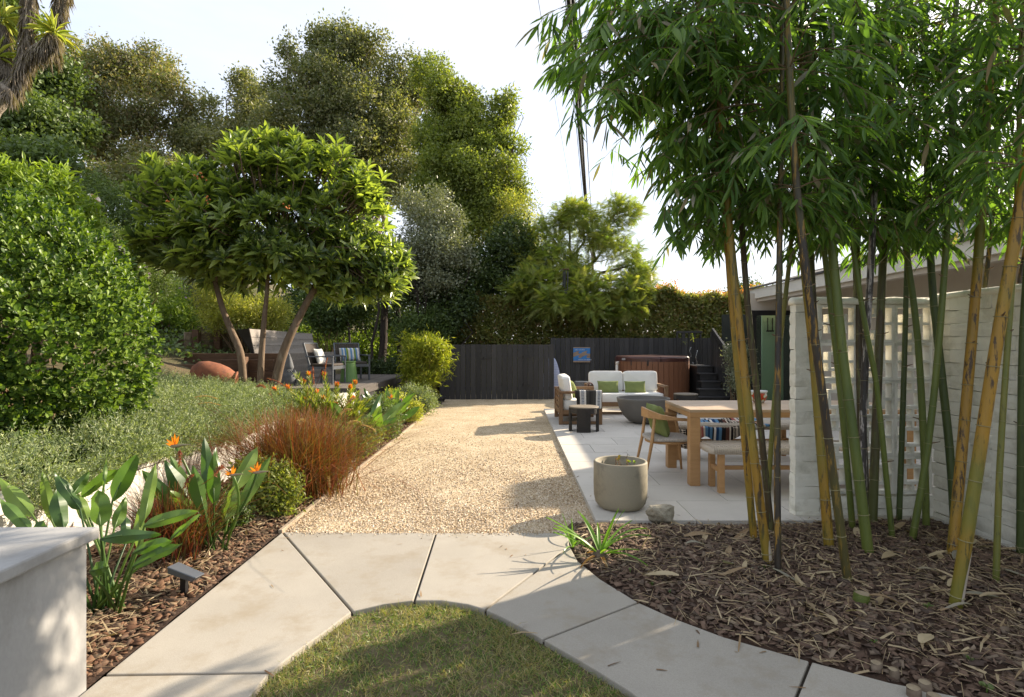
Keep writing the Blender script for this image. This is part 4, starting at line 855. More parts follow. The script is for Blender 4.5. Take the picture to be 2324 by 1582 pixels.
# throw on the armchair's near arm
gr = (.06, .055, .047); mth = stripemat('throw_stripes', [(0, (.035, .03, .028)), (.13, gr), (.17, wht), (.22, (.6, .6, .6)), (.33, wht), (.40, blk), (.42, gr), (.53, blk), (.57, gr), (.61, blk), (.63, gr), (.75, blk), (.77, wht), (.83, (.6, .6, .6)), (.93, wht), (.985, blk)], axis=0, zig=[(.22, .33), (.83, .93)])
P = []; ya = 11.18 - .6 + .036
for i in range(22):
    u = i / 21; x = 1.14 + .50 * u; rowp = []
    prof = [(-.062, .29), (-.06, .38), (-.057, .48), (-.055, .56), (-.052, .615), (-.03, .637), (.0, .64), (.03, .637), (.05, .61), (.055, .55), (.058, .48)]
    for j, (dy, z) in enumerate(prof): rowp.append((x + (.03 * (1 - u) - .03 * u) * (j < 3) * .3 + (.05 * (1 - z / .64) if i == 0 else 0), ya + dy - .006 * math.sin(u * 17) * (j < 5), PZ + z + (.012 * math.sin(u * 9) if j == 0 else 0)))
    P.append(rowp)
cloth('throw_blanket', P, mth, thick=.008, label='black and white striped woven throw over the armchair arm', cat='blanket')
P = []; mth2 = stripemat('throw_stripes_brown', [(0, brn), (.2, crm), (.26, brn), (.45, crm), (.5, brn), (.7, wht), (.76, brn)], axis=0, zig=None)
for i in range(10):
    u = i / 9; y = 12.0 + .28 * u; rowp = []; xa = 2.42 - .83 + .036
    for (dx, z) in [(-.06, .36), (-.058, .46), (-.055, .56), (-.05, .62), (-.03, .655), (0, .665), (.03, .655), (.05, .62), (.055, .55), (.06, .45)]: rowp.append((xa + dx, y, PZ + z + .01 * math.sin(u * 12)))
    P.append(rowp)
cloth('throw_blanket', P, mth2, thick=.012, label='brown and cream folded throw on the arm of the loveseat', cat='blanket')
# patterned cloth bag behind the armchair
pa = at(1252, 900, 16.4); mpat = stripemat('blue_pattern', [(0, (.42, .46, .58)), (.12, (.12, .14, .28)), (.16, (.45, .48, .60))], axis=1, scale=16, zig=None)
P = []
for j in range(16):
    v = j / 15; r_ = .005 + .235 * min(v * 2.2, 1) ** .45 ; rowp = []
    for k in range(17): a = 2 * math.pi * k / 16; rowp.append((pa.x + r_ * math.cos(a), 16.4 + .5 * r_ * math.sin(a), 1.19 - 1.17 * v))
    P.append(rowp)
P = [[P[j][k] for j in range(16)] for k in range(17)]
cloth('padded_cover', P, mpat, thick=.004, label='pale blue patterned padded cover leaning behind the end of the low fence', cat='cover')
# small metal drum behind armchair
p_ = thing('side_drum', 'small grey metal drum table behind the armchair', 'side table', (1.62, 13.7, 0))
mb = MB(); mb.lathe([(.15, 0), (.16, .02), (.16, .62), (.155, .64), (0, .64)], 28); obj('body', mb, MT['greymetal'], p_, smooth=False)
mb = MB(); mb.lathe([(.161, .60), (.168, .605), (.168, .645), (.161, .65), (0, .65)], 28); obj('rim', mb, MT['greymetal'], p_)

# ================================================================ HOT TUB AND STEPS
t = thing('hot_tub', 'round brown hot tub with padded maroon cover in front of the fence', 'hot tub', (3.78, 15.65, 0)); TR = .955
mb = MB(); mb.lathe([(TR - .03, 0), (TR - .03, 1.08), (0, 1.08)], 64); obj('shell', mb, MT['tubside'], t, smooth=False)
n = 44; m_ = MB(); wv = 2 * math.pi * TR / n; m_.bx(-wv / 2 + .004, wv / 2 - .004, -.03, .0, .0, 1.08); me = m_.mesh('stave'); me.materials.append(MT['tubside'])
for k in range(n):
    a = 2 * math.pi * k / n; piece('stave', me, t, (TR * math.sin(a), -TR * math.cos(a), 0), (0, 0, a))
for z in (.62, 1.05):
    mb = MB(); mb.tube([((TR + .008) * math.cos(a), (TR + .008) * math.sin(a), z) for a in np.linspace(0, 2 * math.pi, 65)], .009, 6, caps=False); obj('band', mb, MT['grey'], t)
for sgn in (-1, 1):
    V = []; n = 24; prof = [(0, 0), (1, 0), (1.0, .10), (.97, .13), (.0, .165)]
    m_ = MB(); R_ = TR + .025; V = []; rings = []
    for (q, z) in prof[1:]:
        for i in range(n + 1):
            a = -math.pi / 2 + math.pi * i / n; V.append((sgn * (R_ * q * math.cos(a) + .008), R_ * q * math.sin(a), 1.082 + z - (.018 * math.sin(a * 5) ** 2 if z == .10 else 0)))
    k = n + 1; Fc = [(r_ * k + i, r_ * k + i + 1, (r_ + 1) * k + i + 1, (r_ + 1) * k + i) for r_ in range(len(prof) - 2) for i in range(n)]
    Fc += [tuple(range(k)), tuple((r_ * k) for r_ in range(len(prof) - 1)) + tuple(r_ * k + n for r_ in range(len(prof) - 2, -1, -1))]
    if sgn < 0: Fc = [f_[::-1] for f_ in Fc]
    m_.add(V, Fc); obj('cover', m_, MT['tubcover'], t)
mb = MB(); mb.bx(-.93, -.84, -.62, -.60, 1.12, 1.17); mb.box((-.76, -.60, 1.13), (.07, .012, .05), RZ(-.62)); obj('label_plate', mb, MT['grey'], t)
for xx in (-.70, -.32): 
    mb = MB(); mb.box((xx, -math.sqrt((TR + .03) ** 2 - xx * xx), 1.05), (.035, .012, .14)); obj('strap', mb, MT['blackmetal'], t)
mb = MB(); mb.tube([(-1.02, -.38, .0), (-1.02, -.38, 1.0)], .035, 12); mb.tube([(-1.02, -.38, 1.0), (-1.02, -.38, 1.04), (-.98, -.36, 1.04)], .04, 12); obj('lift_post', mb, MT['whitewall'], t, smooth=True)
st = thing('dark_steps', 'wide black painted wooden steps with slanted railing beside the hot tub', 'steps', (5.0, 14.6, 0)); sx0, sy0 = 5.0, 14.6
def S_(x0, x1, y0, y1, z0, z1, m=None): m = m or MB(); m.bx(x0 - sx0, x1 - sx0, y0 - sy0, y1 - sy0, z0, z1); return m
tops = [.10, .265, .435, .605, .79, .97]; ys = [13.55, 13.82, 14.1, 14.38, 14.68, 14.98]; xr = 5.22; xl = [4.35, 4.42, 4.58, 4.72, 4.78, 4.80]
for i in range(6):
    yb = 16.2 if i == 5 else ys[i + 1]
    obj('tread', S_(xl[i], xr, ys[i] - .03, yb + .0, tops[i] - .035, tops[i]), MT['blackwood'], st, bevel=.004)
    obj('riser', S_(xl[i] + .01, xr - .01, ys[i], ys[i] + .02, (tops[i - 1] if i else -.05), tops[i] - .036), MT['blackwood'], st)
mb = S_(4.82, xr - .02, 15.05, 16.15, .0, .93); obj('base', mb, MT['blackwood'], st)
mb = MB(); mb.beam((5.28 - sx0, 13.62 - sy0, 1.06), (5.28 - sx0, 15.2 - sy0, 1.90), .05, .14); obj('handrail', mb, MT['blackwood'], st, bevel=.004)
mb = S_(5.24, 5.33, 13.58, 13.67, -.06, 1.02); obj('post', mb, MT['blackwood'], st); obj('post', S_(5.24, 5.33, 15.15, 15.24, -.06, 1.86), MT['blackwood'], st)
for i in range(10):
    y = 13.72 + i * .145; z = 1.03 + (y - 13.62) / 1.58 * .84; obj('side_board', S_(5.255, 5.285, y, y + .135, .0, z), MT['blackwood'], st)
yb = 15.9
obj('top_rail', S_(4.52, 5.24, yb - .03, yb + .05, 1.84, 1.90), MT['blackwood'], st, bevel=.003)
for x in (4.55, 4.72, 4.88, 5.04, 5.2): obj('baluster', S_(x - (.045 if x == 4.72 else .02), x + (.045 if x == 4.72 else .02), yb - .015, yb + .03, .94, 1.84), MT['blackwood'], st)
# curly metal strips and spiky plants hanging on the balusters
for i, (x, y_, h) in enumerate(((1568, 800, .3), (1582, 812, .42), (1573, 835, .3))):
    b = at(x, y_, 15.8); pts = [(b.x + .02 * math.sin(k * .9 + i), 15.84, b.z + h * (k / 8 - .5)) for k in range(9)]; mb = MB(); mb.tube(pts, .007, 6); obj('metal_curl', mb, mat('bright_metal', (.6, .6, .6), rough=.25, metal=.9, bump=0) if i == 0 else bpy.data.materials['bright_metal'], smooth=True, label='thin silver curl of metal hanging on the black railing', cat='ornament', group='metal curls on the railing')
def spiky(name, label, base, n, L, w, m, cat='plant', up=.3, seed=0, mb_parent=None, curve=.3):
    r = np.random.default_rng(seed); t = thing(name, label, cat, base)
    for i in range(n):
        a = r.uniform(0, 6.28); el = r.uniform(up - .6, up + .9); d = Vector((math.cos(a) * math.cos(el), math.sin(a) * math.cos(el), math.sin(el))); ln = L * r.uniform(.7, 1.1); sd_ = d.cross(Vector((0, 0, 1))).normalized() * w / 2; A = []; B = []; C = []
        for k in range(6):
            u = k / 5; p = d * ln * u + Vector((0, 0, -curve * ln * u * u * (1 if el < 1 else .2))); ww = sd_ * (.35 + 1.3 * u * (1 - u) * 1.6 if u < 1 else .03); A.append(p - ww); B.append(p + ww)
        mb = MB(); mb.strip(A, B); obj('leaf', mb, m, t, smooth=True)
    return t
b = at(1577, 770, 15.7); spiky('air_plant', 'small spiky yellow green plant hanging on the black stair railing', (b.x, 15.83, b.z), 16, .22, .014, LM['yucca'], seed=2)
b = at(1556, 776, 15.7); spiky('air_plant', 'small dull spiky plant tucked beside the railing corner next to the hot tub', (b.x - .02, 15.82, b.z), 10, .16, .012, LM['leuca'], seed=3)
# sign on the tall fence
sg = thing('wave_sign', 'blue and bare wood surf sign with two rows of waves on the fence', 'sign', (at(1320, 0, 16.86).x, 16.86, 1.2))
z0_, z1_ = at(1320, 822.5, 16.86).z, at(1320, 788, 16.86).z; w_ = 38.5 / F * 16.86; hh = z1_ - z0_
mbl = mat('blue_paint', (.045, .19, .46), (.038, .16, .40), scale=4, stretch=(1, 6, 6), rough=.7, bump=.2); mwd = mat('sign_wood', (.34, .25, .18), (.24, .17, .12), scale=4, stretch=(1, 7, 7), rough=.8, bump=.3)
for i in range(5):
    mb = MB(); mb.bx(-w_ / 2, w_ / 2, -.022, -.0125, z0_ - 1.2 + hh * i / 5 + .002, z0_ - 1.2 + hh * (i + 1) / 5 - .002); obj('board', mb, mwd, sg, bevel=.002)
def sx_(u, v): return (-w_ / 2 + u * w_, z0_ - 1.2 + v * hh)
def flat(pts, y, m, name):
    mb = MB(); mb.add([(sx_(u, v)[0], y, sx_(u, v)[1]) for (u, v) in pts], [tuple(range(len(pts)))]); return obj(name, mb, m, sg)
def wave(u0, v0):      # crest edge sampled: rises then curls
    return [(u0 + a, v0 + b) for a, b in ((0, 0), (.08, .02), (.16, .065), (.24, .095), (.34, .10), (.375, .085), (.32, .06), (.29, .02), (.305, -.03), (.34, -.065), (.40, -.075))]
crest = [(0, .60)] + [(.03 + a, .655 + b) for a, b in ((0, 0), (.10, .03), (.2, .085), (.3, .105), (.36, .095), (.31, .06), (.275, .02), (.285, -.03), (.32, -.065), (.40, -.075), (.46, -.05))] + [(.51 + a, .655 + b) for a, b in ((0, .0), (.10, .04), (.2, .095), (.3, .115), (.345, .10), (.30, .06), (.265, .01), (.275, -.04), (.32, -.08))] + [(1, .58)]
flat([(0, .935), (1, .935)][::-1] + [(0, .935)][:0] + [(0, .935)] + crest[0:], -.0245, mbl, 'painted_sea')
cr2 = [(u, v - .29) for (u, v) in crest]
flat(cr2[::-1] + [(0, .115), (1, .115)], -.0245, mbl, 'painted_sea')
def text(body, u, v, size, wdt):
    cu = bpy.data.curves.new('lettering', 'FONT'); cu.body = body; cu.size = size; cu.extrude = .0006; cu.align_x = 'LEFT'; cu.resolution_u = 2
    o = bpy.data.objects.new('lettering', cu); COL.objects.link(o); o.parent = sg; x, z = sx_(u, v); o.location = (x, -.0258, z); o.rotation_euler = (math.pi / 2, 0, 0); cu.materials.append(MT['siding'])
    me = o.to_mesh().copy(); o.to_mesh_clear(); o2 = bpy.data.objects.new('lettering', me); COL.objects.link(o2); o2.parent = sg; o2.location = o.location; o2.rotation_euler = o.rotation_euler; bpy.data.objects.remove(o); return o2
text('ONLY A SURFER', .08, .80, .042, 0); text('KNOWS THE FEELING', .30, .15, .040, 0)
# small handrail steps at the left end of the low fence
st = thing('small_steps', 'small dark steps with two thin handrails beside the golden bamboo clump', 'steps', (-2.2, 15.0, 0))
mb = MB(); mb.bx(-.12, .38, -.33, .33, .12, .155); obj('tread', mb, MT['blackwood'], st, bevel=.004)
for y0_ in (-.33, .27): 
    mb = MB(); mb.bx(-.10, .36, y0_, y0_ + .06, -.05, .118); obj('stringer', mb, MT['blackwood'], st)
mb = MB(); mb.bx(-.6, -.10, -.33, .33, .37, .41); obj('tread', mb, MT['blackwood'], st, bevel=.004)
mb = MB(); mb.bx(-.58, -.12, -.32, .32, -.05, .366); obj('base', mb, MT['blackwood'], st)
for yy in (-.40, .40):
    mb = MB(); mb.bx(-.06, .04, yy - .04, yy + .04, -.05, .98 if yy < 0 else .95); obj('post', mb, MT['blackwood'], st, bevel=.003)
    mb = MB(); mb.tube([(-.75, yy, 1.38), (-.1, yy, 1.06), (.14, yy, .94), (.15, yy, .86)], .016, 8); obj('handrail', mb, MT['greymetal'], st, smooth=True)

# ================================================================ DECK FURNITURE, HILLSIDE TIMBER
def quadplanks(t, off, c00, c10, c01, c11, n, th, m, name='plank', gap=.012):
    """planks between the bottom edge c00-c10 and top edge c01-c11"""
    nn = (Vector(c10) - Vector(c00)).cross(Vector(c01) - Vector(c00)).normalized() * th
    for i in range(n):
        a, b = (i + gap) / n, (i + 1 - gap) / n
        q = [Vector(c00).lerp(Vector(c01), a), Vector(c10).lerp(Vector(c11), a), Vector(c10).lerp(Vector(c11), b), Vector(c00).lerp(Vector(c01), b)]
        V = [p - off for p in q] + [p - nn - off for p in q]; mb = MB(); mb.add(V, [(0, 1, 2, 3), (7, 6, 5, 4), (0, 4, 5, 1), (1, 5, 6, 2), (2, 6, 7, 3), (3, 7, 4, 0)]); obj(name, mb, m, t, bevel=.006)
bo = Vector((-5.8, 14, DZ)); t = thing('built_in_bench', 'built in plank bench with tall slanted pale grey back on the deck', 'bench', bo)
bl_, br_ = at(578, 803, 13.0), at(716, 800, 16.0); tl_, tr_ = at(566, 746, 12.9), at(708, 757, 16.3)
quadplanks(t, bo, bl_, br_, tl_, tr_, 3, .04, MT['benchwood'])
mb = MB(); q = [bl_ - bo + Vector((-.02, -.02, 0)), tl_ - bo + Vector((-.02, -.02, 0)), tl_ - bo + Vector((-.35, .1, -.02)), bl_ - bo + Vector((-.12, .1, 0))]; mb.add(q + [p + Vector((.03, -.04, 0)) for p in q], [(0, 1, 2, 3), (7, 6, 5, 4), (0, 4, 5, 1), (1, 5, 6, 2), (2, 6, 7, 3), (3, 7, 4, 0)]); obj('side_board', mb, MT['blackwood'], t)
fl, fr_ = at(628, 868, 13.0), at(762, 850, 16.4); fl.z = DZ; fr_.z = DZ; fl2 = at(640, 803, 13.0); fr2 = at(760, 800, 16.4); 
quadplanks(t, bo, fl, fr_, fl2, fr2, 4, .04, MT['benchwood'])
quadplanks(t, bo, fl2 + Vector((0, 0, .02)), fr2 + Vector((0, 0, .02)), bl_ + Vector((0, 0, .0)), br_, 3, .03, MT['benchwood'])
mb = MB(); q = [fl - bo, fl2 - bo, bl_ - bo + Vector((0, 0, -.05)), Vector((bl_.x, bl_.y, DZ)) - bo]; mb.add([p + Vector((0, -.0, 0)) for p in q] + [p + Vector((0, .04, 0)) for p in q], [(0, 1, 2, 3), (7, 6, 5, 4), (0, 4, 5, 1), (1, 5, 6, 2), (2, 6, 7, 3), (3, 7, 4, 0)]); obj('end_board', mb, MT['benchwood'], t)
def deck_chair(label, loc, rz, slats):
    """metal frame sling chair, front faces local -Y"""
    t = thing('deck_armchair', label, 'armchair', loc, rz, ); w2 = .34
    for sx in (-1, 1):
        x = sx * w2
        for (y0_, y1_, zt) in ((-.32, -.32, .60), (.25, .22, .42)):
            mb = MB(); mb.beam((x, y0_, 0), (x, y1_, zt), .045, .028); obj('leg', mb, MT['greymetal'], t, bevel=.003)
        mb = MB(); mb.beam((x, -.345, .605), (x, .30, .605), .05, .028); obj('arm', mb, MT['greymetal'], t, bevel=.004)
        mb = MB(); mb.beam((x * .93, .20, .36), (x * .93, .36, .90), .03, .04); obj('back_post', mb, MT['greymetal'], t, bevel=.003)
        mb = MB(); mb.beam((x, -.31, .36), (x, .24, .36), .03, .05); obj('seat_rail', mb, MT['greymetal'], t)
    for y in (-.32, .24):
        mb = MB(); mb.beam((-w2 + .015, y, .36), (w2 - .015, y, .36), .03, .07); obj('cross_rail', mb, MT['greymetal'], t)
    if slats:
        n = 10
        for i in range(n):
            x = -w2 + .05 + (2 * w2 - .1) * (i + .5) / n; mb = MB(); mb.beam((x, .215, .40), (x, .355, .88), (2 * w2 - .1) / n - .006, .014, up=(0, -1, 0)); obj('back_slat', mb, MT['sling'], t)
    else:
        mb = MB(); mb.beam((0, .215, .40), (0, .355, .88), 2 * w2 - .06, .014, up=(0, -1, 0)); obj('back_sling', mb, MT['sling'], t)
    mb = MB(); mb.beam((-w2 + .02, .36, .90), (w2 - .02, .36, .90), .03, .03); obj('top_rail', mb, MT['greymetal'], t)
    mb = MB(); mb.cushion((0, -.05, .42), (2 * w2 - .04, .54, .06), e=.25, n=24); obj('seat_cushion', mb, MT['sling'], t, smooth=True)
    return t
c1 = Vector((-4.22, 12.85, DZ)); deck_chair('grey metal deck armchair with plain brown sling back and a cream pillow', c1, math.radians(84), False)
c2 = Vector((-4.02, 14.2, DZ)); deck_chair('grey metal deck armchair with vertical slat back and striped pillow', c2, math.radians(36), True)
mpl = stripemat('pillow_stripes', [(0, (.55, .52, .46)), (.08, (.16, .28, .45)), (.16, (.6, .6, .58)), (.22, (.10, .22, .40)), (.3, (.20, .27, .06)), (.40, (.58, .55, .5)), (.5, (.14, .26, .42)), (.6, (.6, .6, .58)), (.68, (.18, .25, .06)), (.78, (.12, .22, .38)), (.86, (.6, .58, .54))], axis=0, zig=None)
def uvpillow(name, label, c, d, R, m):
    n = 18; P = []
    for i in range(n):
        rowp = []
        for j in range(2 * n):
            s_ = j < n; jj = j if s_ else 2 * n - 1 - j; u = i / (n - 1) * 2 - 1; v = jj / (n - 1) * 2 - 1; th = .5 * d[2] * (max(0, (1 - u ** 4)) * max(0, (1 - v ** 4))) ** .6
            rowp.append(Vector(c) + R @ Vector((u * d[0] / 2, v * d[1] / 2, th if s_ else -th)))
        P.append(rowp)
    return cloth(name, P, m, thick=.002, label=label, cat='pillow')
uvpillow('pillow', 'blue green and white striped lumbar pillow on the slat back armchair', c2 + Vector((-.07, .10, .62)), (.50, .34, .13), RZ(math.radians(36)) @ RX(math.radians(72)), mpl)
pillow('pillow', 'small cream pillow in the brown sling armchair', c1 + Vector((-.12, .02, .60)), (.38, .38, .12), RZ(math.radians(84)) @ RX(math.radians(70)), MT['white_fabric'])
t = thing('green_stool', 'bright green flared metal drum stool between the deck armchairs', 'stool', (-3.86, 13.45, DZ))
mb = MB(); mb.lathe([(.20, 0), (.205, .01), (.15, .44), (.155, .46), (.15, .47), (0, .47)], 36); obj('body', mb, MT['greenmetal'], t, smooth=False)
mb = MB(); mb.lathe([(.152, .455), (.162, .46), (.162, .48), (0, .485)], 36); obj('top', mb, MT['greenmetal'], t)
# stone head statue
sp_ = at(656, 862, 12.2); t = thing('stone_head_statue', 'grey carved stone head statue with curled hair and tall pointed topknot', 'statue', (sp_.x, sp_.y, hillz(sp_.x, sp_.y) + .10))
t.scale = (1.2, 1.2, 1.2)
import bmesh
bm = bmesh.new(); bmesh.ops.create_icosphere(bm, subdivisions=4, radius=1)
for v in bm.verts:
    x, y, z = v.co; f = (y < -.2)
    nx_, ny_, nz_ = x * .125, y * .14, z * .175
    if y < 0 and z < -.1: nx_ *= 1 - .25 * (-z - .1)
    # nose, eye hollows, lips (face towards -Y)
    nose = math.exp(-(x / .12) ** 2) * math.exp(-((z + .10) / .22) ** 2); eye = sum(math.exp(-((x - e) / .16) ** 2 - ((z - .08) / .08) ** 2) for e in (-.38, .38)); lip = math.exp(-(x / .26) ** 2) * math.exp(-((z + .46) / .07) ** 2); brow = math.exp(-((abs(x) - .35) / .25) ** 2 - ((z - .22) / .06) ** 2)
    if y < 0: ny_ -= .032 * nose - .014 * eye + .014 * lip + .008 * brow
    v.co = (nx_, ny_, nz_ + .30)
me = bpy.data.meshes.new('head'); bm.to_mesh(me); bm.free(); me.polygons.foreach_set('use_smooth', [True] * len(me.polygons)); hd = obj('head', me, MT['stone'], t)
mb = MB()
for k in range(150):
    la = .25 + 1.2 * (k % 10) / 10; lo = 2 * math.pi * (k // 10) / 15 + (.2 if k % 2 else 0); x, y, z = math.cos(la) * math.cos(lo), math.cos(la) * math.sin(lo), math.sin(la)
    if y < -.45 and z < .62: continue
    mb.cushion((x * .128, y * .142, .30 + z * .178), (.034, .034, .034), e=1, n=6)
hr = obj('curled_hair', mb, MT['stone'], hd, smooth=True); hr['kind'] = 'stuff'
for sx in (-1, 1):
    mb = MB(); mb.cushion((sx * .128, .01, .27), (.03, .05, .15), e=.8, n=12); obj('ear', mb, MT['stone'], hd, smooth=True)
mb = MB(); mb.lathe([(.085, .44), (.08, .50), (.055, .60), (.03, .68), (.008, .735), (0, .74)], 20); obj('topknot', mb, MT['stone'], t, smooth=True)
mb = MB(); mb.lathe([(.13, -.3), (.12, .0), (.10, .06), (.075, .12), (.075, .2), (0, .2)], 20); obj('neck', mb, MT['stone'], t, smooth=True)
# terracotta jar lying on its side
jp = at(488, 838, 11.2); t = thing('terracotta_jar', 'big weathered terracotta jar lying on its side above the rosemary', 'jar', (jp.x, jp.y, jp.z - .15), rz=0)
Rj = RZ(.3) @ RY(math.radians(104)); prof = [(0, -.44), (.12, -.43), (.23, -.34), (.275, -.18), (.275, .02), (.235, .20), (.17, .33), (.15, .37), (.14, .37), (.15, .30), (0, .2)]
mb = MB(); mb.lathe(prof, 36); mb.v = [tuple(Rj @ Vector(v)) for v in mb.v]; obj('body', mb, MT['terracotta'], t, smooth=True)
mb = MB(); mb.lathe([(.15, .34), (.185, .345), (.195, .37), (.185, .395), (.15, .395), (.145, .36)], 32); mb.v = [tuple(Rj @ Vector(v)) for v in mb.v]; obj('rim', mb, MT['terracotta'], t, smooth=True)
# timber retaining walls on the slope
def sleeper_wall(label, a, b, zb, nrow, h, mtl, posts=0, cat='retaining wall'):
    a = Vector(a); b = Vector(b); t = thing('timber_wall', label, cat, ((a.x + b.x) / 2, (a.y + b.y) / 2, zb)); o = t.location.copy()
    for i in range(nrow):
        mb = MB(); A = Vector((a.x, a.y, zb + h * (i + .5))) - o; B = Vector((b.x, b.y, zb + h * (i + .5))) - o; mb.beam(A, B, .10, h - .008); obj('timber', mb, mtl, t, bevel=.008)
    for k in range(posts):
        u = (k + .5) / posts; p = a.lerp(b, u) - o; d = (b - a).normalized(); nn = Vector((d.y, -d.x, 0)); nn = nn if nn.y < 0 else -nn; p = p + nn * .13
        mb = MB(); mb.bx(p.x - .08, p.x + .08, p.y - .075, p.y + .075, -.25, nrow * h + .06); obj('post', mb, MT['sleeper'], t, bevel=.01)
    return t
def gp(x, D): return Vector(((x - CX) / F * D, D, 0))
z = lambda y_, D: CAMH - (y_ - CY) / F * D
sleeper_wall('upper brown timber terrace wall half hidden by the round shrub', gp(300, 14.0), gp(425, 14.4), z(808, 14.2), 2, .21, MT['sleeper'])
sleeper_wall('weathered pale timber wall with thick dark posts under the yellow green shrub', gp(418, 14.2), gp(560, 15.2), z(808, 14.5), 3, .20, MT['sleeperpale'], posts=3)
sleeper_wall('dark stained long timber edging behind the terracotta jar', gp(420, 12.9), gp(640, 12.7), z(830, 12.8), 1, .28, MT['sleeper'])
sleeper_wall('stacked brown timber wall behind the loquat trunks', gp(498, 12.6), gp(622, 12.5), z(868, 12.5), 2, .25, MT['sleeper'], posts=1)
sleeper_wall('low timber step beside the terracotta jar', gp(335, 12.4), gp(470, 12.4), z(850, 12.4), 1, .22, MT['sleeper'])
# border spotlights
def spot(label, x, y, z, rz):
    t = thing('path_spotlight', label, 'garden light', (x, y, z), rz)
    mb = MB(); mb.add([(-.085, -.04, .12), (.085, -.035, .085), (.085, .035, .085), (-.085, .04, .12), (-.085, -.045, .165), (.12, -.038, .115), (.12, .038, .115), (-.085, .045, .165)], [(0, 3, 2, 1), (4, 5, 6, 7), (0, 1, 5, 4), (1, 2, 6, 5), (2, 3, 7, 6), (3, 0, 4, 7)]); obj('shade', mb, MT['greymetal'], t, bevel=.004)
    mb = MB(); mb.bx(-.089, -.0855, -.036, .036, .124, .158); obj('lens', mb, mat('lens', (.45, .40, .25), rough=.2, bump=0), t)
    mb = MB(); mb.bx(-.02, .02, -.012, .012, .0, .105); mb.bx(-.008, .008, -.008, .008, -.12, .0); obj('stake', mb, MT['blackmetal'], t)
b = g(418, 1356); spot('angular grey metal garden spotlight in bark close to the concrete path', b.x, b.y, .03, -.25)
b = g(848, 1012); spot('dark garden spotlight under the bird of paradise beside the gravel', b.x, b.y, .02, -.3)
# ================================================================ BAMBOO
def bamboomat(name, c1, c2, c3, streak, sc=3.0, low=None):
    m, N, L = _nt(name); out = N.new('ShaderNodeOutputMaterial'); p = N.new('ShaderNodeBsdfPrincipled'); L.new(p.outputs[0], out.inputs[0])
    v = _vec(N, L, (8, 8, .8)); n1 = N.new('ShaderNodeTexNoise'); n1.inputs['Scale'].default_value = sc; n1.inputs['Detail'].default_value = 6; n1.inputs['Roughness'].default_value = .65; L.new(v, n1.inputs['Vector'])
    r = _ramp(N, [(.32, c2), (.62, c1)]); L.new(n1.outputs['Fac'], r.inputs[0])
    v2 = _vec(N, L, (16, 16, 2.2)); n2 = N.new('ShaderNodeTexNoise'); n2.inputs['Scale'].default_value = 2.4; n2.inputs['Detail'].default_value = 7; n2.inputs['Roughness'].default_value = .7; L.new(v2, n2.inputs['Vector'])
    r2 = _ramp(N, [(streak, (0, 0, 0)), (streak + .06, (1, 1, 1))]); L.new(n2.outputs['Fac'], r2.inputs[0]); mx = N.new('ShaderNodeMixRGB'); L.new(r2.outputs[0], mx.inputs[0]); L.new(r.outputs[0], mx.inputs[1]); mx.inputs[2].default_value = (*c3, 1)
    if low:
        v3 = _vec(N, L, (1, 1, .55)); n3 = N.new('ShaderNodeTexNoise'); n3.inputs['Scale'].default_value = 2.2; n3.inputs['Detail'].default_value = 3; L.new(v3, n3.inputs['Vector']); r3 = _ramp(N, [(.46, (0, 0, 0)), (.64, (.85, .85, .85))]); L.new(n3.outputs['Fac'], r3.inputs[0])
        m3 = N.new('ShaderNodeMixRGB'); L.new(r3.outputs[0], m3.inputs[0]); L.new(mx.outputs[0], m3.inputs[1]); m3.inputs[2].default_value = (*low, 1); mx = m3
    L.new(mx.outputs[0], p.inputs['Base Color']); p.inputs['Roughness'].default_value = .5; p.inputs['Specular IOR Level'].default_value = .45
    b = N.new('ShaderNodeBump'); b.inputs['Strength'].default_value = .15; b.inputs['Distance'].default_value = .004; L.new(n1.outputs['Fac'], b.inputs['Height']); L.new(b.outputs[0], p.inputs['Normal']); return m
BM = {'yellow': bamboomat('bamboo_yellow', (.33, .18, .016), (.24, .135, .016), (.06, .034, .014), .53, low=(.15, .15, .022)),
      'yg': bamboomat('bamboo_yellow_green', (.20, .165, .025), (.12, .13, .022), (.08, .065, .018), .58, low=(.085, .11, .02)),
      'green': bamboomat('bamboo_green', (.125, .15, .026), (.08, .11, .02), (.05, .06, .022), .60, low=(.07, .10, .02)),
      'dkgreen': bamboomat('bamboo_dark_green', (.065, .088, .02), (.042, .062, .015), (.03, .04, .018), .60),
      'dark': bamboomat('bamboo_dark', (.022, .017, .014), (.05, .036, .02), (.26, .145, .022), .53, low=(.10, .09, .02)),
      'white': bamboomat('bamboo_dark_peeling', (.03, .026, .024), (.06, .05, .042), (.40, .36, .33), .50),
      'brown': bamboomat('bamboo_brown', (.075, .05, .02), (.04, .03, .017), (.10, .105, .03), .52, low=(.085, .095, .022))}
NODEM = mat('bamboo_node', (.30, .27, .14), (.20, .18, .09), rough=.6, bump=0)
SHEATH = mat('bamboo_sheath_base', (.50, .44, .36), (.38, .32, .25), rough=.8, bump=.4)
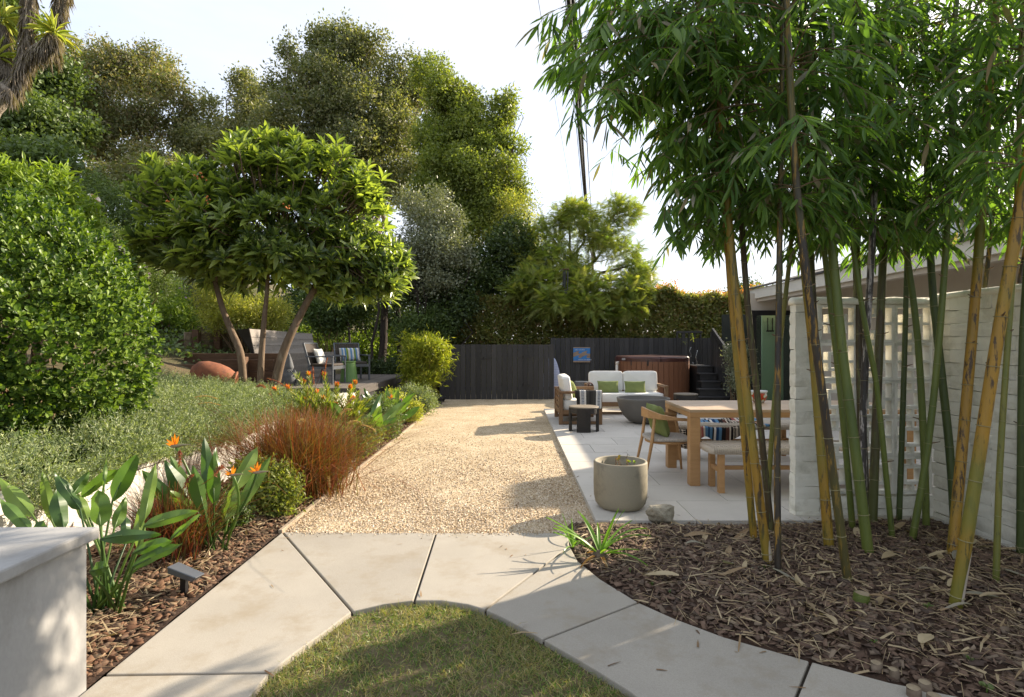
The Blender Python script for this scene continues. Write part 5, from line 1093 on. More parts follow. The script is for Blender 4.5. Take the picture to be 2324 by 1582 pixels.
#  (material, radius px at base, [(x,y) base first ...], label)
CULMS = [
 ('yellow', 12, [(1712, 1236), (1690, 1000), (1662, 700), (1640, 430), (1600, 130)], 'bright yellow bamboo culm, outermost on the side towards the dining table'),
 ('yellow', 15, [(1744, 1290), (1712, 1040), (1680, 760), (1652, 480), (1632, 200)], 'thick orange yellow bamboo culm with a white scar near its foot'),
 ('brown', 11, [(1752, 1222), (1722, 930), (1694, 660), (1680, 430), (1672, 130)], 'mottled olive and black bamboo culm crossing behind the orange yellow one'),
 ('dark', 11, [(1766, 1312), (1764, 1020), (1768, 640), (1774, 250), (1777, -60)], 'nearly straight black and yellow mottled bamboo culm'),
 ('yg', 8, [(1740, 1206), (1752, 980), (1772, 760), (1792, 590), (1812, 300)], 'slim yellow green bamboo culm leaning towards the breeze block screen'),
 ('yellow', 16, [(1882, 1252), (1866, 1050), (1846, 800), (1822, 560), (1798, 250)], 'smooth golden bamboo culm in front of the white pier'),
 ('dark', 14, [(1926, 1334), (1894, 1100), (1862, 860), (1830, 620), (1806, 400), (1790, 120)], 'dark brown bamboo culm with pale flecks slanting past the white pier'),
 ('brown', 11, [(1906, 1204), (1878, 1010), (1856, 830), (1842, 600), (1830, 300)], 'thin dark olive bamboo culm behind the flecked dark one'),
 ('green', 10, [(1936, 1212), (1914, 960), (1886, 700), (1862, 480), (1850, 200)], 'slender mid green bamboo culm between the white pier and the thickest green culm'),
 ('green', 17, [(1972, 1268), (1942, 1030), (1912, 800), (1888, 560), (1868, 380), (1822, 20)], 'thickest fresh green bamboo culm with a whitish bloom on one joint'),
 ('white', 12, [(1962, 1224), (1958, 1000), (1966, 780), (1979, 560), (1990, 300), (2010, 30)], 'black bamboo culm streaked with peeling white'),
 ('brown', 14, [(1980, 1200), (1990, 920), (2006, 542), (2020, 280), (2035, 0)], 'smooth brown bamboo culm rising between the black ones'),
 ('green', 9, [(2026, 1232), (2012, 1090), (1988, 866), (1962, 730), (1936, 560), (1915, 380)], 'thin bright green bamboo culm leaning across the pierced screen'),
 ('brown', 14, [(1965, 1180), (1954, 900), (1944, 590), (1940, 350), (1938, 60)], 'dark brown bamboo culm standing behind the thickest green one'),
 ('green', 11, [(2102, 1206), (2098, 1040), (2082, 760), (2056, 560), (2035, 330)], 'green bamboo culm leaning away from the crossing pair of culms'),
 ('dkgreen', 13, [(2168, 1214), (2156, 1030), (2136, 840), (2116, 650), (2106, 430), (2100, 150)], 'dark green bamboo culm crossing in front of the wall corner'),
 ('green', 11, [(2068, 1236), (2096, 1080), (2116, 930), (2134, 740), (2148, 540), (2160, 300)], 'green bamboo culm with spiky joints leaning towards the wall'),
 ('yellow', 17, [(2160, 1272), (2176, 1100), (2194, 900), (2212, 690), (2226, 500), (2240, 250)], 'golden bamboo culm close behind the widest yellow one'),
 ('yellow', 20, [(2166, 1390), (2200, 1180), (2238, 930), (2272, 720), (2304, 540), (2345, 300)], 'widest yellow bamboo culm with peeling white patches at its foot'),
 ('yg', 10, [(2260, 1336), (2268, 1080), (2282, 850), (2300, 600), (2310, 400)], 'slim yellow green bamboo culm in front of the curved white wall'),
 ('dkgreen', 12, [(2316, 1262), (2318, 1000), (2322, 760), (2340, 500)], 'dark green bamboo culm standing hard against the curved white wall'),
 ('dark', 8, [(2190, 1190), (2206, 920), (2226, 720), (2248, 540), (2262, 330)], 'thin black bamboo culm behind the two golden ones'),
 ('dark', 9, [(2226, 1216), (2256, 960), (2296, 742), (2322, 600), (2350, 430)], 'thin black bamboo culm leaning hard against the curved wall side'),
 ('dkgreen', 9, [(2040, 1190), (2050, 900), (2058, 600), (2064, 250)], 'shaded dark green bamboo culm directly before the pierced screen'),
]
def catmull(P, n):
    P = [Vector(p) for p in P]; P = [P[0] * 2 - P[1]] + P + [P[-1] * 2 - P[-2]]; out = []
    for i in range(1, len(P) - 2):
        for k in range(n):
            t_ = k / n; p0, p1, p2, p3 = P[i - 1:i + 3]
            out.append(.5 * ((2 * p1) + (p2 - p0) * t_ + (2 * p0 - 5 * p1 + 4 * p2 - p3) * t_ * t_ + (3 * p1 - p0 - 3 * p2 + p3) * t_ ** 3))
    out.append(P[-2]); return out
def sample(path, s):          # point at arclength
    for a, b in zip(path[:-1], path[1:]):
        l = (b - a).length
        if s <= l: return a.lerp(b, s / max(l, 1e-6)), (b - a).normalized()
        s -= l
    return path[-1], (path[-1] - path[-2]).normalized()
rg = np.random.default_rng(21)
node_me = MB().lathe([(1.0, -.06), (1.18, -.02), (1.2, .02), (1.02, .07)], 12).mesh('node'); node_me.materials.append(NODEM); node_me.polygons.foreach_set('use_smooth', [True] * len(node_me.polygons))
# long sprays hanging out to the left over the path: end pixel, distance
SPRAYS = [(1182, 110, 3.9), (1172, 40, 4.2), (1215, 190, 3.8), (1200, 150, 4.3), (1262, 215, 4.0), (1240, 40, 4.4), (1300, 110, 3.7), (1330, 170, 4.2), (1300, 20, 4.6), (1355, 60, 3.8), (1290, 200, 3.6), (1385, 140, 4.4), (1405, 40, 4.0), (1430, 200, 4.1), (1450, 110, 3.6), (1240, 130, 4.1), (1360, 130, 4.5), (1225, 10, 3.9),
          (1440, 300, 4.3), (1470, 350, 4.0), (1490, 270, 4.5), (1480, 410, 4.4), (1520, 180, 4.0), (1510, 440, 4.1), (1535, 520, 4.3), (1550, 340, 4.6), (1560, 420, 3.9), (1575, 250, 4.2), (1590, 470, 4.5), (1600, 370, 4.0), (1545, 90, 4.2), (1600, 60, 3.8), (1630, 520, 4.7), (1500, 60, 4.4), (1465, 190, 4.5), (1570, 150, 4.6), (1620, 300, 4.4), (1610, 180, 4.1), (1650, 430, 4.2), (1540, 280, 3.8), (1505, 330, 4.6), (1490, 150, 3.9), (1430, 90, 4.3), (1390, 220, 4.2), (1350, 20, 4.2), (1260, 90, 4.3), (1310, 60, 4.1)]
culm_objs = []; spray_i = 0
for ci, (mk, rp, px, label) in enumerate(CULMS):
    b = g(px[0][0], px[0][1], .03); D0 = b.y; W3 = [b]
    for k, (x, y) in enumerate(px[1:]): W3.append(at(x, y, D0 + .05 * (k + 1) * (1 if ci % 2 else -.3)))
    d = (W3[-1] - W3[-2]).normalized(); last = W3[-1]
    while last.z < 6.4:
        d = (d + Vector((rg.normal(0, .03), rg.normal(0, .03), 0.0))).normalized(); last = last + d * .6; W3.append(last)
    W3[0] = b + (b - W3[1]).normalized() * .06
    pth = catmull(W3, 5); total = sum((q - p).length for p, q in zip(pth[:-1], pth[1:])); R0 = rp * .68 / F * D0
    t = thing('bamboo_culm', label, 'bamboo', (b.x, b.y, .05), group='bamboo culms in the mulch bed'); off = Vector(t.location)
    # stalk with slightly swelling joints
    nodes = []; s = .10 + rg.uniform(0, .1)
    while s < total - .2: nodes.append(s); s += rg.uniform(.24, .34) * (1 + .12 * min(s, 3) / 3)
    ss = sorted(set([0] + nodes + list(np.linspace(0, total, 26)))); pts = []; rad = []
    for s in ss:
        p, tg = sample(pth, s); pts.append(p - off); rad.append(R0 * (1 - .55 * (s / total) ** 1.3))
    mb = MB(); mb.tube(pts, rad, 14); obj('stalk', mb, BM[mk], t, smooth=True)
    if mk in ('yellow',) and ci in (1, 18, 17):
        mb = MB(); p0, _ = sample(pth, .12); p1, _ = sample(pth, .42 if ci == 18 else .25)
        def arc(p, r_, a0, a1): return [p - off + Vector((math.cos(a) * r_, math.sin(a) * r_, 0)) for a in np.linspace(a0, a1, 6)]
        A = arc(p0, R0 * 1.02, -1.6, -.5); B_ = arc(p0.lerp(p1, .5), R0 * 1.02, -1.45, -.2); C_ = arc(p1, R0 * 1.02, -1.0, -.5); mb.strip(A, B_); mb.strip(B_, C_); obj('white_scar', mb, SHEATH, t)
    for s in nodes:
        p, tg = sample(pth, s)
        if p.z > 4.6: break
        r_ = R0 * (1 - .55 * (s / total) ** 1.3); piece('node', node_me, t, p - off, tg.to_track_quat('Z', 'Y').to_euler(), (r_, r_, max(r_, .02)))
    culm_objs.append((t, pth, nodes, R0, total, mk))
# branches and leaves
def spray_leaves(P, out, nl, r, long_=1.0):
    """leaves along the last part of branch polyline P, bamboo style: alternate, hanging"""
    n = len(P)
    for k in range(nl):
        u = .35 + .65 * (k + r.random()) / nl; f = u * (n - 1); i = min(int(f), n - 2); p = P[i].lerp(P[i + 1], f - i); tg = (P[i + 1] - P[i]).normalized()
        side = tg.cross(Vector((0, 0, 1))); side = side.normalized() if side.length > .05 else Vector((1, 0, 0)); sgn = 1 if k % 2 else -1
        d = tg * .7 + side * sgn * r.uniform(.3, .9) + Vector((r.normal(0, .2), r.normal(0, .2), -.35 - .45 * r.random())); d.normalize()
        nr = Vector((r.normal(0, .5), r.normal(0, .5), 1)); out[0].append(p); out[1].append(d); out[2].append(nr); L_l = r.uniform(.11, .20) * long_; out[3].append((L_l * r.uniform(.125, .18), L_l, L_l * .36))
def droop(a, b, r, sag=.25, n=8):
    a = Vector(a); b = Vector(b); mid = a.lerp(b, .5) + Vector((r.normal(0, .05), r.normal(0, .05), sag * (b - a).length)); return [a * (1 - u) ** 2 + mid * 2 * u * (1 - u) + b * u * u for u in np.linspace(0, 1, n)]
assign = {0: [], 1: [], 2: [], 3: []}
for i, sp in enumerate(SPRAYS): assign[i % 4].append(sp)
nleafparts = 0
for ci, (t, pth, nodes, R0, total, mk) in enumerate(culm_objs):
    r = np.random.default_rng(100 + ci); out = ([], [], [], []); bmB = MB(); off = Vector(t.location); nb = 0
    for s in nodes:
        p, tg = sample(pth, s)
        if p.z < 2.4:
            if p.z > .5 and r.random() < .5:    # short cut stub at the joint
                a = r.uniform(0, 6.28); dd = Vector((math.cos(a), math.sin(a), .3)); bmB.tube([p - off + dd * R0 * .8, p - off + dd * (R0 + r.uniform(.015, .05))], [.006, .003], 5)
            continue
        hi = p.z > 4.35; nbr = (1 if r.random() < .75 else 0) if hi else 4
        for q in range(nbr):
            a = r.uniform(0, 6.28); ln = r.uniform(.35, .85) * (1.25 if p.z > 3 else .8); el = r.uniform(-.25, .6)
            e = p + Vector((math.cos(a) * math.cos(el), math.sin(a) * math.cos(el), math.sin(el) - .25)) * ln
            if p.z < 2.8: e.z = max(e.z, 2.3)
            P_ = droop(p, e, r, .18); bmB.tube([v - off for v in P_], list(np.linspace(.005, .0015, len(P_))), 4, caps=False)
            spray_leaves(P_, out, 15 if not hi else 9, r, 1.0 if not hi else 1.2)
            for w_ in range(2):
                i = r.integers(3, 7); e2 = P_[i] + Vector((r.normal(0, .2), r.normal(0, .2), -r.uniform(.02, .25))); P2 = droop(P_[i], e2, r, .1, 5); bmB.tube([v - off for v in P2], .0015, 3, caps=False); spray_leaves(P2, out, 7, r)
    for (x, y, D) in assign.get(ci, []):
        e = at(x + (75 if x < 1330 else 40 if x < 1480 else 10), y, D); zs = min(max(e.z + .25, 2.6), 4.9); s = min(nodes, key=lambda q: abs(sample(pth, q)[0].z - zs)); p, _ = sample(pth, s)
        P_ = droop(p, e, r, .16, 12); bmB.tube([v - off for v in P_], list(np.linspace(.008, .002, 12)), 5, caps=False); spray_leaves(P_[5:], out, 16, r, 1.1)
        for w_ in range(6):
            i = r.integers(5, 12); e2 = P_[i] + Vector((r.normal(0, .16), r.normal(0, .16), -r.uniform(.0, .26))); P2 = droop(P_[i], e2, r, .12, 6); bmB.tube([v - off for v in P2], .002, 4, caps=False); spray_leaves(P2, out, 9, r, 1.1)
    o = obj('branches', bmB, MT['twig'], t); o['kind'] = 'stuff'
    if out[0]:
        pos = np.array([tuple(v) for v in out[0]]); R = frames(np.array([tuple(v) for v in out[1]]), np.array([tuple(v) for v in out[2]])); sc = np.array(out[3])
        dead = r.random(len(pos)) < .045
        leaves(t, LEAF6, pos[~dead], R[~dead], sc[~dead], LM['bamboo'], nparts=60 if ci < 4 else 26)
        if dead.any(): leaves(t, LEAF6, pos[dead], R[dead], sc[dead] * [1.1, 1.15, 1], LM['deadleaf'], name='dry_foliage')
# cut stumps, loose sheaths, seedlings under the bamboo
OLDST = mat('old_stump', (.22, .17, .12), (.14, .10, .07), scale=12, rough=.9, bump=.8)
def stump(label, x, y, r0, h, tilt, m):
    b = g(x, y, .06); t = thing('bamboo_stump', label, 'stump', (b.x, b.y, .05), group='cut bamboo stumps in the mulch')
    mb = MB(); mb.tube([(0, 0, -.05), (tilt * h * .5, 0, h * .5), (tilt * h, 0, h)], [r0 * 1.1, r0 * 1.03, r0], 16, caps=False); obj('stalk', mb, m, t, smooth=True)
    mb = MB(); mb.lathe([(r0, h - .002), (r0 * .62, h - .001), (r0 * .55, h - .02), (0, h - .03)], 16, (tilt * h, 0, 0)); obj('cut_face', mb, mat('cut_bamboo', (.36, .29, .19), (.26, .2, .13), scale=14, rough=.8, bump=.2) if 'cut_bamboo' not in bpy.data.materials else bpy.data.materials['cut_bamboo'], t)
stump('cut green bamboo stump with hollow pale top below the flecked dark culm', 1952, 1372, .042, .075, .15, BM['green'])
for i, (x, y) in enumerate(((2030, 1518), (2100, 1545), (2075, 1560), (2120, 1575), (1990, 1500), (2180, 1480), (2245, 1462))):
    stump('pale low cut bamboo stump along the path edge of the mulch bed', x, y, random.uniform(.02, .03), random.uniform(.004, .012), random.uniform(-.5, .5), OLDST)
for i in range(60):
    r = np.random.default_rng(300 + i)
    while True:
        x, y = r.uniform(.9, 3.6), r.uniform(2.3, 4.7)
        if sdist(np.array([x]), np.array([y]), bedR)[0] > .06: break
    L_l = r.uniform(.09, .22); w_ = r.uniform(.014, .03); A = []; B_ = []; C_ = []
    for k in range(6):
        u = k / 5; ww = w_ * (math.sin(math.pi * min(u * .85 + .12, 1)) + .05); zz = .012 + .02 * math.sin(u * 3 + i); A.append((u * L_l, -ww, zz + .006)); B_.append((u * L_l, 0, zz)); C_.append((u * L_l, ww, zz + .006))
    mb = MB(); mb.strip(A, B_); mb.strip(B_, C_); o = obj('bamboo_sheath', mb, LM['straw'] if i % 4 else LM['deadleaf'], smooth=True, label='pale dry bamboo sheath lying on the bark', cat='dry leaf', group='dry sheaths fallen under the bamboo'); z_ = float(bedRz(np.array([x]), np.array([y]))[0]); o.location = (x, y, z_ + .012); o.rotation_euler = (r.normal(0, .12), r.normal(0, .12), r.uniform(0, 6.28))
def clover(x, y, s, i):
    b = g(x, y, .05); z_ = float(bedRz(np.array([b.x]), np.array([b.y]))[0]); t = thing('seedling', 'tiny green weed seedling growing in the bark', 'seedling', (b.x, b.y, z_), group='green seedlings in the bark'); n = 11
    r = np.random.default_rng(i); d = r.normal(size=(n, 3)) * [1, 1, .3] + [0, 0, .5]; R = frames(d, np.tile([0, 0, 1.], (n, 1)) + r.normal(0, .3, (n, 3))); pos = np.array([b.x, b.y, z_ + .02]) + r.normal(0, s * .35, (n, 3)) * [1, 1, .4]; leaves(t, OBOV, pos, R, np.full(n, s), LM['ivy'], name='leaves')
    mb = MB(); mb.tube([(0, 0, -.01), (0, 0, .025)], .003, 5); obj('stem', mb, LM['agap'], t)
for i, (x, y, s) in enumerate(((2105, 1390, .02), (2240, 1555, .024), (2055, 1548, .02), (2200, 1510, .018), (1985, 1470, .014), (1480, 1330, .012), (1430, 1300, .012), (1735, 1300, .014), (1520, 1350, .012))): clover(x, y, s, i)
# strap leaved plant at the bed corner
def strap_leaf(t, d, L, w, arch, m, name='leaf', z0=.0):
    d = Vector(d).normalized(); side = d.cross(Vector((0, 0, 1))); side = side.normalized() if side.length > .05 else Vector((1, 0, 0)); A = []; B_ = []; C_ = []; h = Vector((d.x, d.y, 0))
    p = Vector((0, 0, z0)); dd = d.copy()
    for k in range(12):
        u = k / 11; ww = side * w / 2 * (min(1, .5 + u * 2) * (1 - u ** 3) + .02); A.append(p - ww + Vector((0, 0, .25 * w))); B_.append(p.copy()); C_.append(p + ww + Vector((0, 0, .25 * w)))
        dd = (dd + Vector((0, 0, -arch / 11)) ).normalized(); p = p + dd * L / 11
    mb = MB(); mb.strip(A, B_); mb.strip(B_, C_); return obj(name, mb, m, t, smooth=True)
ap = g(1362, 1252, .08); t = thing('strap_leaf_plant', 'small strap leaved plant with some orange dry leaves at the bed corner', 'plant', (ap.x, ap.y, .05)); r = random.Random(4)
for i in range(17):
    a = r.uniform(0, 6.28); el = r.uniform(.5, 1.35); strap_leaf(t, (math.cos(a) * math.cos(el), math.sin(a) * math.cos(el), math.sin(el)), r.uniform(.30, .46), .028, r.uniform(.3, 1.3), LM['agap'])
for i in range(8):
    a = r.uniform(0, 6.28); strap_leaf(t, (math.cos(a), math.sin(a), .35), r.uniform(.16, .28), .026, r.uniform(.8, 1.6), LM['agapdry'])
mb = MB(); mb.lathe([(.075, -.05), (.065, .0), (.04, .03), (0, .045)], 14); obj('root_crown', mb, MT['bark'], t, smooth=True)
ap2 = g(1300, 1235, .05); t = thing('strap_leaf_plant', 'thin offset of the strap leaved plant with few leaves beside the gravel', 'plant', (ap2.x, ap2.y, .02))
for i in range(7):
    a = r.uniform(0, 6.28); el = r.uniform(.5, 1.3); strap_leaf(t, (math.cos(a) * math.cos(el), math.sin(a) * math.cos(el), math.sin(el)), r.uniform(.2, .38), .02, r.uniform(.5, 1.5), LM['agap'])
# dry sheath lying across the lawn edge, twigs on gravel
for i, (a, b, nm, lb) in enumerate((((1150, 1458), (1220, 1452), 'dry_leaf', 'long tan dry bamboo sheath lying on the lawn edge'), ((1168, 1440), (1198, 1426), 'dry_leaf', 'thin tan dry leaf resting across the path edge above the lawn'))):
    A_ = g(*a); B2 = g(*b); A_.z = B2.z = .035; mid = (A_ + B2) / 2 + Vector((0, 0, .01)); side = Vector((B2.y - A_.y, -(B2.x - A_.x), 0)).normalized() * (.014 if i == 0 else .006); L1_ = [A_, mid, B2]; mb = MB(); mb.strip([A_ - side * .2 - mid, -side, B2 - side * .3 - mid], [A_ + side * .2 - mid + Vector((0, 0, .004)), side + Vector((0, 0, .006)), B2 + side * .3 - mid]); o = obj(nm, mb, LM['straw'], smooth=True, label=lb, cat='dry leaf'); o.location = mid
# ================================================================ TREES AND SHRUBS
def ell(b):                    # (x, y, rx, ry, D, depth radius) pixels -> centre, radii
    x, y, rx, ry, D = b[:5]; c = at(x, y, D); a, e = rx / F * D, ry / F * D; return np.array(c), np.array([a, b[5] if len(b) > 5 else (a + e) / 2, e])
def crown_points(blobs, nclump, per, csize, r, shell=.45, flat=1.0, nsub=11):
    E0 = [ell(b) for b in blobs]; E = []
    for c_, e_ in E0:
        E.append((c_, e_ * .74))
        for k_ in range(nsub):
            dd_ = rdirs(1, r)[0]; E.append((c_ + dd_ * e_ * r.uniform(.55, .92), e_ * r.uniform(.22, .46)))
    vol = np.array([np.prod(e[1]) ** .67 for e in E]); pick = r.choice(len(E), nclump, p=vol / vol.sum())
    C = np.array([e[0] for e in E])[pick]; Rd = np.array([e[1] for e in E])[pick]; d = rdirs(nclump, r); rad = r.random(nclump) ** shell; cl = C + d * Rd * rad[:, None]
    outw = norm(d * np.array([1, 1, 1.]) + [0, 0, .25]); N = nclump * per
    pos = np.repeat(cl, per, 0) + r.normal(size=(N, 3)) * np.array([csize, csize, csize * flat]); return pos, np.repeat(outw, per, 0), np.repeat(r.random(nclump), per)
def crown(parent, blobs, nclump, per, csize, lsize, lw, m, seed, base=LEAF2, shell=.42, droop_=0.0, name='foliage', nparts=0, flat=1.0):
    r = np.random.default_rng(seed); pos, outw, cr = crown_points(blobs, nclump, per, csize, r, shell, flat); n = len(pos)
    d = norm(outw * .7 + r.normal(size=(n, 3)) * .8 + [0, 0, -droop_]); nr = norm(outw * .6 + r.normal(size=(n, 3)) * .7 + [0, 0, .5]); L = lsize * r.uniform(.65, 1.3, n)
    return leaves(parent, base, pos, frames(d, nr), np.stack([L * lw, L, L], 1), m, rnd=np.clip(cr * .55 + r.random(n) * .45, 0, .999), nparts=nparts, name=name)
def limb(mb, a, b, r0, r1, r, off, wob=.08, n=7, sides=8):
    a = Vector(a); b = Vector(b); L = (b - a).length; P = []
    for k in range(n):
        u = k / (n - 1); w = wob * L * math.sin(math.pi * u); P.append(a.lerp(b, u) + Vector((r.normal(0, w), r.normal(0, w), r.normal(0, w * .5))) - off)
    mb.tube(P, list(np.linspace(r0, r1, n)), sides); return P
def tree(name, label, cat, base, blobs, nclump, per, csize, lsize, lw, m, seed, trunk_r=.18, bark='bark', fork=.45, group=None, droop_=0.0, shell=.42, extra=None, flat=1.0, twigs=2):
    base = Vector(base); t = thing(name, label, cat, base, group=group); r = np.random.default_rng(seed); mb = MB(); cs = [ell(b) for b in blobs]; top = Vector(np.mean([c for c, _ in cs], 0)); fk = base.lerp(top, fork)
    limb(mb, base + Vector((0, 0, -.15)), fk, trunk_r, trunk_r * .72, r, base, .03, 8, 10); obj('trunk', mb, MT[bark], t, smooth=True); mb = MB()
    for c, e in cs:
        P = limb(mb, fk + Vector((0, 0, -.05)), Vector(c), trunk_r * .5, trunk_r * .12, r, base, .06)
        for k in range(twigs):
            d = rdirs(1, r)[0] * e * .75; limb(mb, P[r.integers(3, 6)] + base, Vector(c + d), trunk_r * .18, trunk_r * .03, r, base, .08, 6, 5)
    obj('limbs', mb, MT[bark], t, smooth=True); crown(t, blobs, nclump, per, csize, lsize, lw, m, seed + 1, shell=shell, droop_=droop_, flat=flat)
    if extra: extra(t, r)
    return t
def shrub(name, label, cat, blobs, nclump, per, csize, lsize, lw, m, seed, base=LEAF2, shell=.35, group=None, stem_r=.02, ground=None, nparts=0, droop_=0.0, bark='twig', nst=5):
    cs = [ell(b) for b in blobs]; c0, e0 = cs[0]; gz = ground if ground is not None else min(c[2] - e[2] for c, e in cs) - .02; b_ = Vector((c0[0], c0[1], gz)); t = thing(name, label, cat, b_, group=group); r = np.random.default_rng(seed); mb = MB()
    for c, e in cs:
        for k in range(nst):
            d = rdirs(1, r)[0] * e * .7; limb(mb, b_ + Vector((r.normal(0, .06), r.normal(0, .06), 0)), Vector(c + d), stem_r, stem_r * .25, r, b_, .05, 6, 5)
    obj('stems', mb, MT[bark], t, smooth=True); crown(t, blobs, nclump, per, csize, lsize, lw, m, seed + 1, base=base, shell=shell, nparts=nparts, droop_=droop_); return t
def gz(x, D): X = (x - CX) / F * D; return Vector((X, D, float(hillz(X, D)) if X < -3.3 else -.05))

# --- far trees on the hillside
def eucal(t, r): pass
tree('hillside_tree', 'tall olive grey tree with pale forked trunk on the hillside behind the yucca', 'tree', gz(205, 27), [(250, 150, 85, 70, 27), (340, 160, 75, 70, 28), (390, 215, 45, 60, 27), (190, 210, 80, 70, 26), (290, 250, 95, 70, 26), (370, 300, 75, 60, 27), (230, 330, 90, 70, 26), (330, 380, 95, 50, 25), (160, 130, 40, 45, 28)], 2500, 19, .19, .16, .45, LM['olive'], 31, .22, 'palebark', .35, droop_=.35, twigs=5, shell=.5)
tree('hillside_tree', 'ivy smothered dark green tree on the slope under the yucca', 'tree', gz(70, 22), [(60, 280, 90, 70, 22), (110, 360, 90, 60, 21), (20, 200, 60, 80, 23), (40, 380, 90, 60, 20), (150, 290, 60, 60, 23), (130, 190, 50, 50, 24), (20, 60, 60, 90, 24)], 2200, 15, .24, .17, .65, LM['ivy'], 33, .2, 'bark', .4, droop_=.3)
tree('hillside_tree', 'rounded dark olive oak behind the loquat crown', 'tree', gz(500, 28), [(470, 270, 65, 60, 28), (560, 230, 50, 60, 28), (600, 290, 60, 70, 27), (520, 340, 80, 60, 27), (440, 350, 60, 60, 27), (430, 420, 90, 50, 26), (545, 185, 28, 30, 28)], 2000, 19, .18, .14, .52, LM['oak'], 35, .22, 'palebark', .4, twigs=4, shell=.5)
tree('oak_tree', 'largest grey green oak towering behind the loquat tree', 'tree', gz(850, 25), [(770, 120, 85, 70, 25), (830, 110, 60, 50, 25), (700, 190, 80, 70, 25), (790, 220, 110, 80, 24), (880, 190, 80, 80, 25), (690, 290, 90, 70, 24), (810, 320, 110, 80, 24), (900, 290, 80, 90, 25), (870, 400, 110, 70, 24), (730, 90, 40, 30, 25), (655, 110, 18, 30, 25), (640, 210, 40, 45, 25), (950, 200, 50, 60, 26)], 4300, 20, .17, .14, .52, LM['oak'], 37, .3, 'palebark', .35, twigs=5, shell=.5)
tree('evergreen_tree', 'dense bright green evergreen with narrow leaders standing next to the largest oak', 'tree', gz(1030, 22), [(1050, 240, 50, 55, 22.2), (1095, 320, 60, 60, 22), (1150, 400, 40, 70, 21.8), (1000, 220, 55, 70, 22), (1060, 280, 65, 70, 22), (1010, 330, 80, 80, 22), (1130, 290, 36, 70, 22), (1155, 240, 18, 36, 22), (1165, 330, 28, 28, 22), (1090, 390, 80, 80, 21.5), (990, 430, 80, 80, 21.5), (1110, 470, 60, 70, 21.5), (1040, 520, 90, 80, 21), (960, 160, 30, 40, 22.5)], 4800, 20, .14, .12, .52, LM['green'], 39, .2, 'bark', .35, twigs=4, shell=.5)
shrub('silver_tree', 'silvery grey leaved small tree in front of the bright evergreen', 'tree', [(1000, 490, 50, 55, 17.8), (960, 550, 55, 70, 17.8), (1030, 560, 60, 50, 17.6), (935, 470, 32, 36, 18), (985, 630, 60, 45, 17.8), (930, 620, 40, 45, 18)], 1500, 15, .14, .085, .55, LM['silver'], 41, ground=.0, stem_r=.035, bark='darkbark', nst=3)
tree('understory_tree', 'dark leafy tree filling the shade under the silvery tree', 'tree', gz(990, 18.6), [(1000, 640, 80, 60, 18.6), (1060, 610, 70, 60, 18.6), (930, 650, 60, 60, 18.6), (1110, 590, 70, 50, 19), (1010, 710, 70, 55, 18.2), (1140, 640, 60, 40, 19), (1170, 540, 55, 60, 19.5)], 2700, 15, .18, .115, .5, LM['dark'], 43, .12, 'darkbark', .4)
tree('yellow_tree', 'yellow green feathery tree between the evergreen and the jacaranda', 'tree', gz(1190, 21), [(1170, 500, 50, 60, 20.5), (1195, 560, 45, 50, 20), (1140, 545, 40, 40, 20.5)], 700, 15, .2, .12, .3, LM['yellowgreen'], 45, .1, 'bark', .5)
# jacaranda: fronds of fine leaflets
FROND = []
def frond_base():
    V = []; Fc = []
    for k in range(15):
        u = .1 + .9 * k / 14; w = .24 * math.sin(math.pi * min(1, .2 + u * .78)) + .02; q = -.2 * u * u
        for s in (-1, 1):
            i = len(V); V += [(0, u - .024, q), (s * w, u + .05, q - .02), (0, u + .024, q)]; Fc += [(i, i + 1, i + 2)]
    return np.array(V, float), np.array(Fc)
FR_B = frond_base()
def jac_extra(t, r):
    pass
def jacaranda():
    base = gz(1330, 19.5); base.z = -.05; blobs = [(1170, 590, 40, 50, 19.4), (1180, 660, 50, 40, 18.4), (1460, 640, 25, 35, 18.6), (1330, 500, 60, 40, 19), (1400, 480, 45, 35, 19), (1290, 490, 45, 35, 19.3), (1250, 530, 45, 45, 19.3), (1380, 550, 70, 50, 19), (1440, 600, 35, 45, 18.8), (1290, 600, 70, 55, 18.5), (1220, 640, 55, 40, 18), (1350, 650, 80, 45, 18), (1250, 690, 70, 26, 17.6), (1330, 700, 45, 30, 17.6), (1430, 660, 45, 40, 18.2), (1420, 700, 40, 22, 17.8), (1210, 600, 45, 50, 19)]
    t = thing('jacaranda_tree', 'feathery golden green jacaranda with open branches leaning over the hedge', 'tree', base); r = np.random.default_rng(51); mb = MB(); fk = at(1310, 640, 19.2); limb(mb, base, fk, .16, .12, r, base, .03, 8, 10); obj('trunk', mb, MT['bark'], t, smooth=True); mb = MB()
    for b in blobs:
        c, e = ell(b); P = limb(mb, fk, Vector(c), .07, .018, r, base, .05)
        for k in range(4): limb(mb, P[r.integers(3, 6)] + base, Vector(c + rdirs(1, r)[0] * e * .9), .018, .005, r, base, .06, 6, 5)
    obj('limbs', mb, MT['bark'], t, smooth=True)
    pos, ow, cr = crown_points(blobs, 1500, 7, .10, r, .5); n = len(pos); d = norm(ow * [1, 1, .5] + r.normal(size=(n, 3)) * .5 + [0, 0, -.05]); nr = norm(r.normal(size=(n, 3)) * .35 + [0, 0, 1]); L = r.uniform(.24, .42, n)
    leaves(t, FR_B, pos, frames(d, nr), np.stack([L, L, L], 1), LM['fern'], rnd=np.clip(cr * .6 + r.random(n) * .4, 0, .999), name='fronds')
jacaranda()
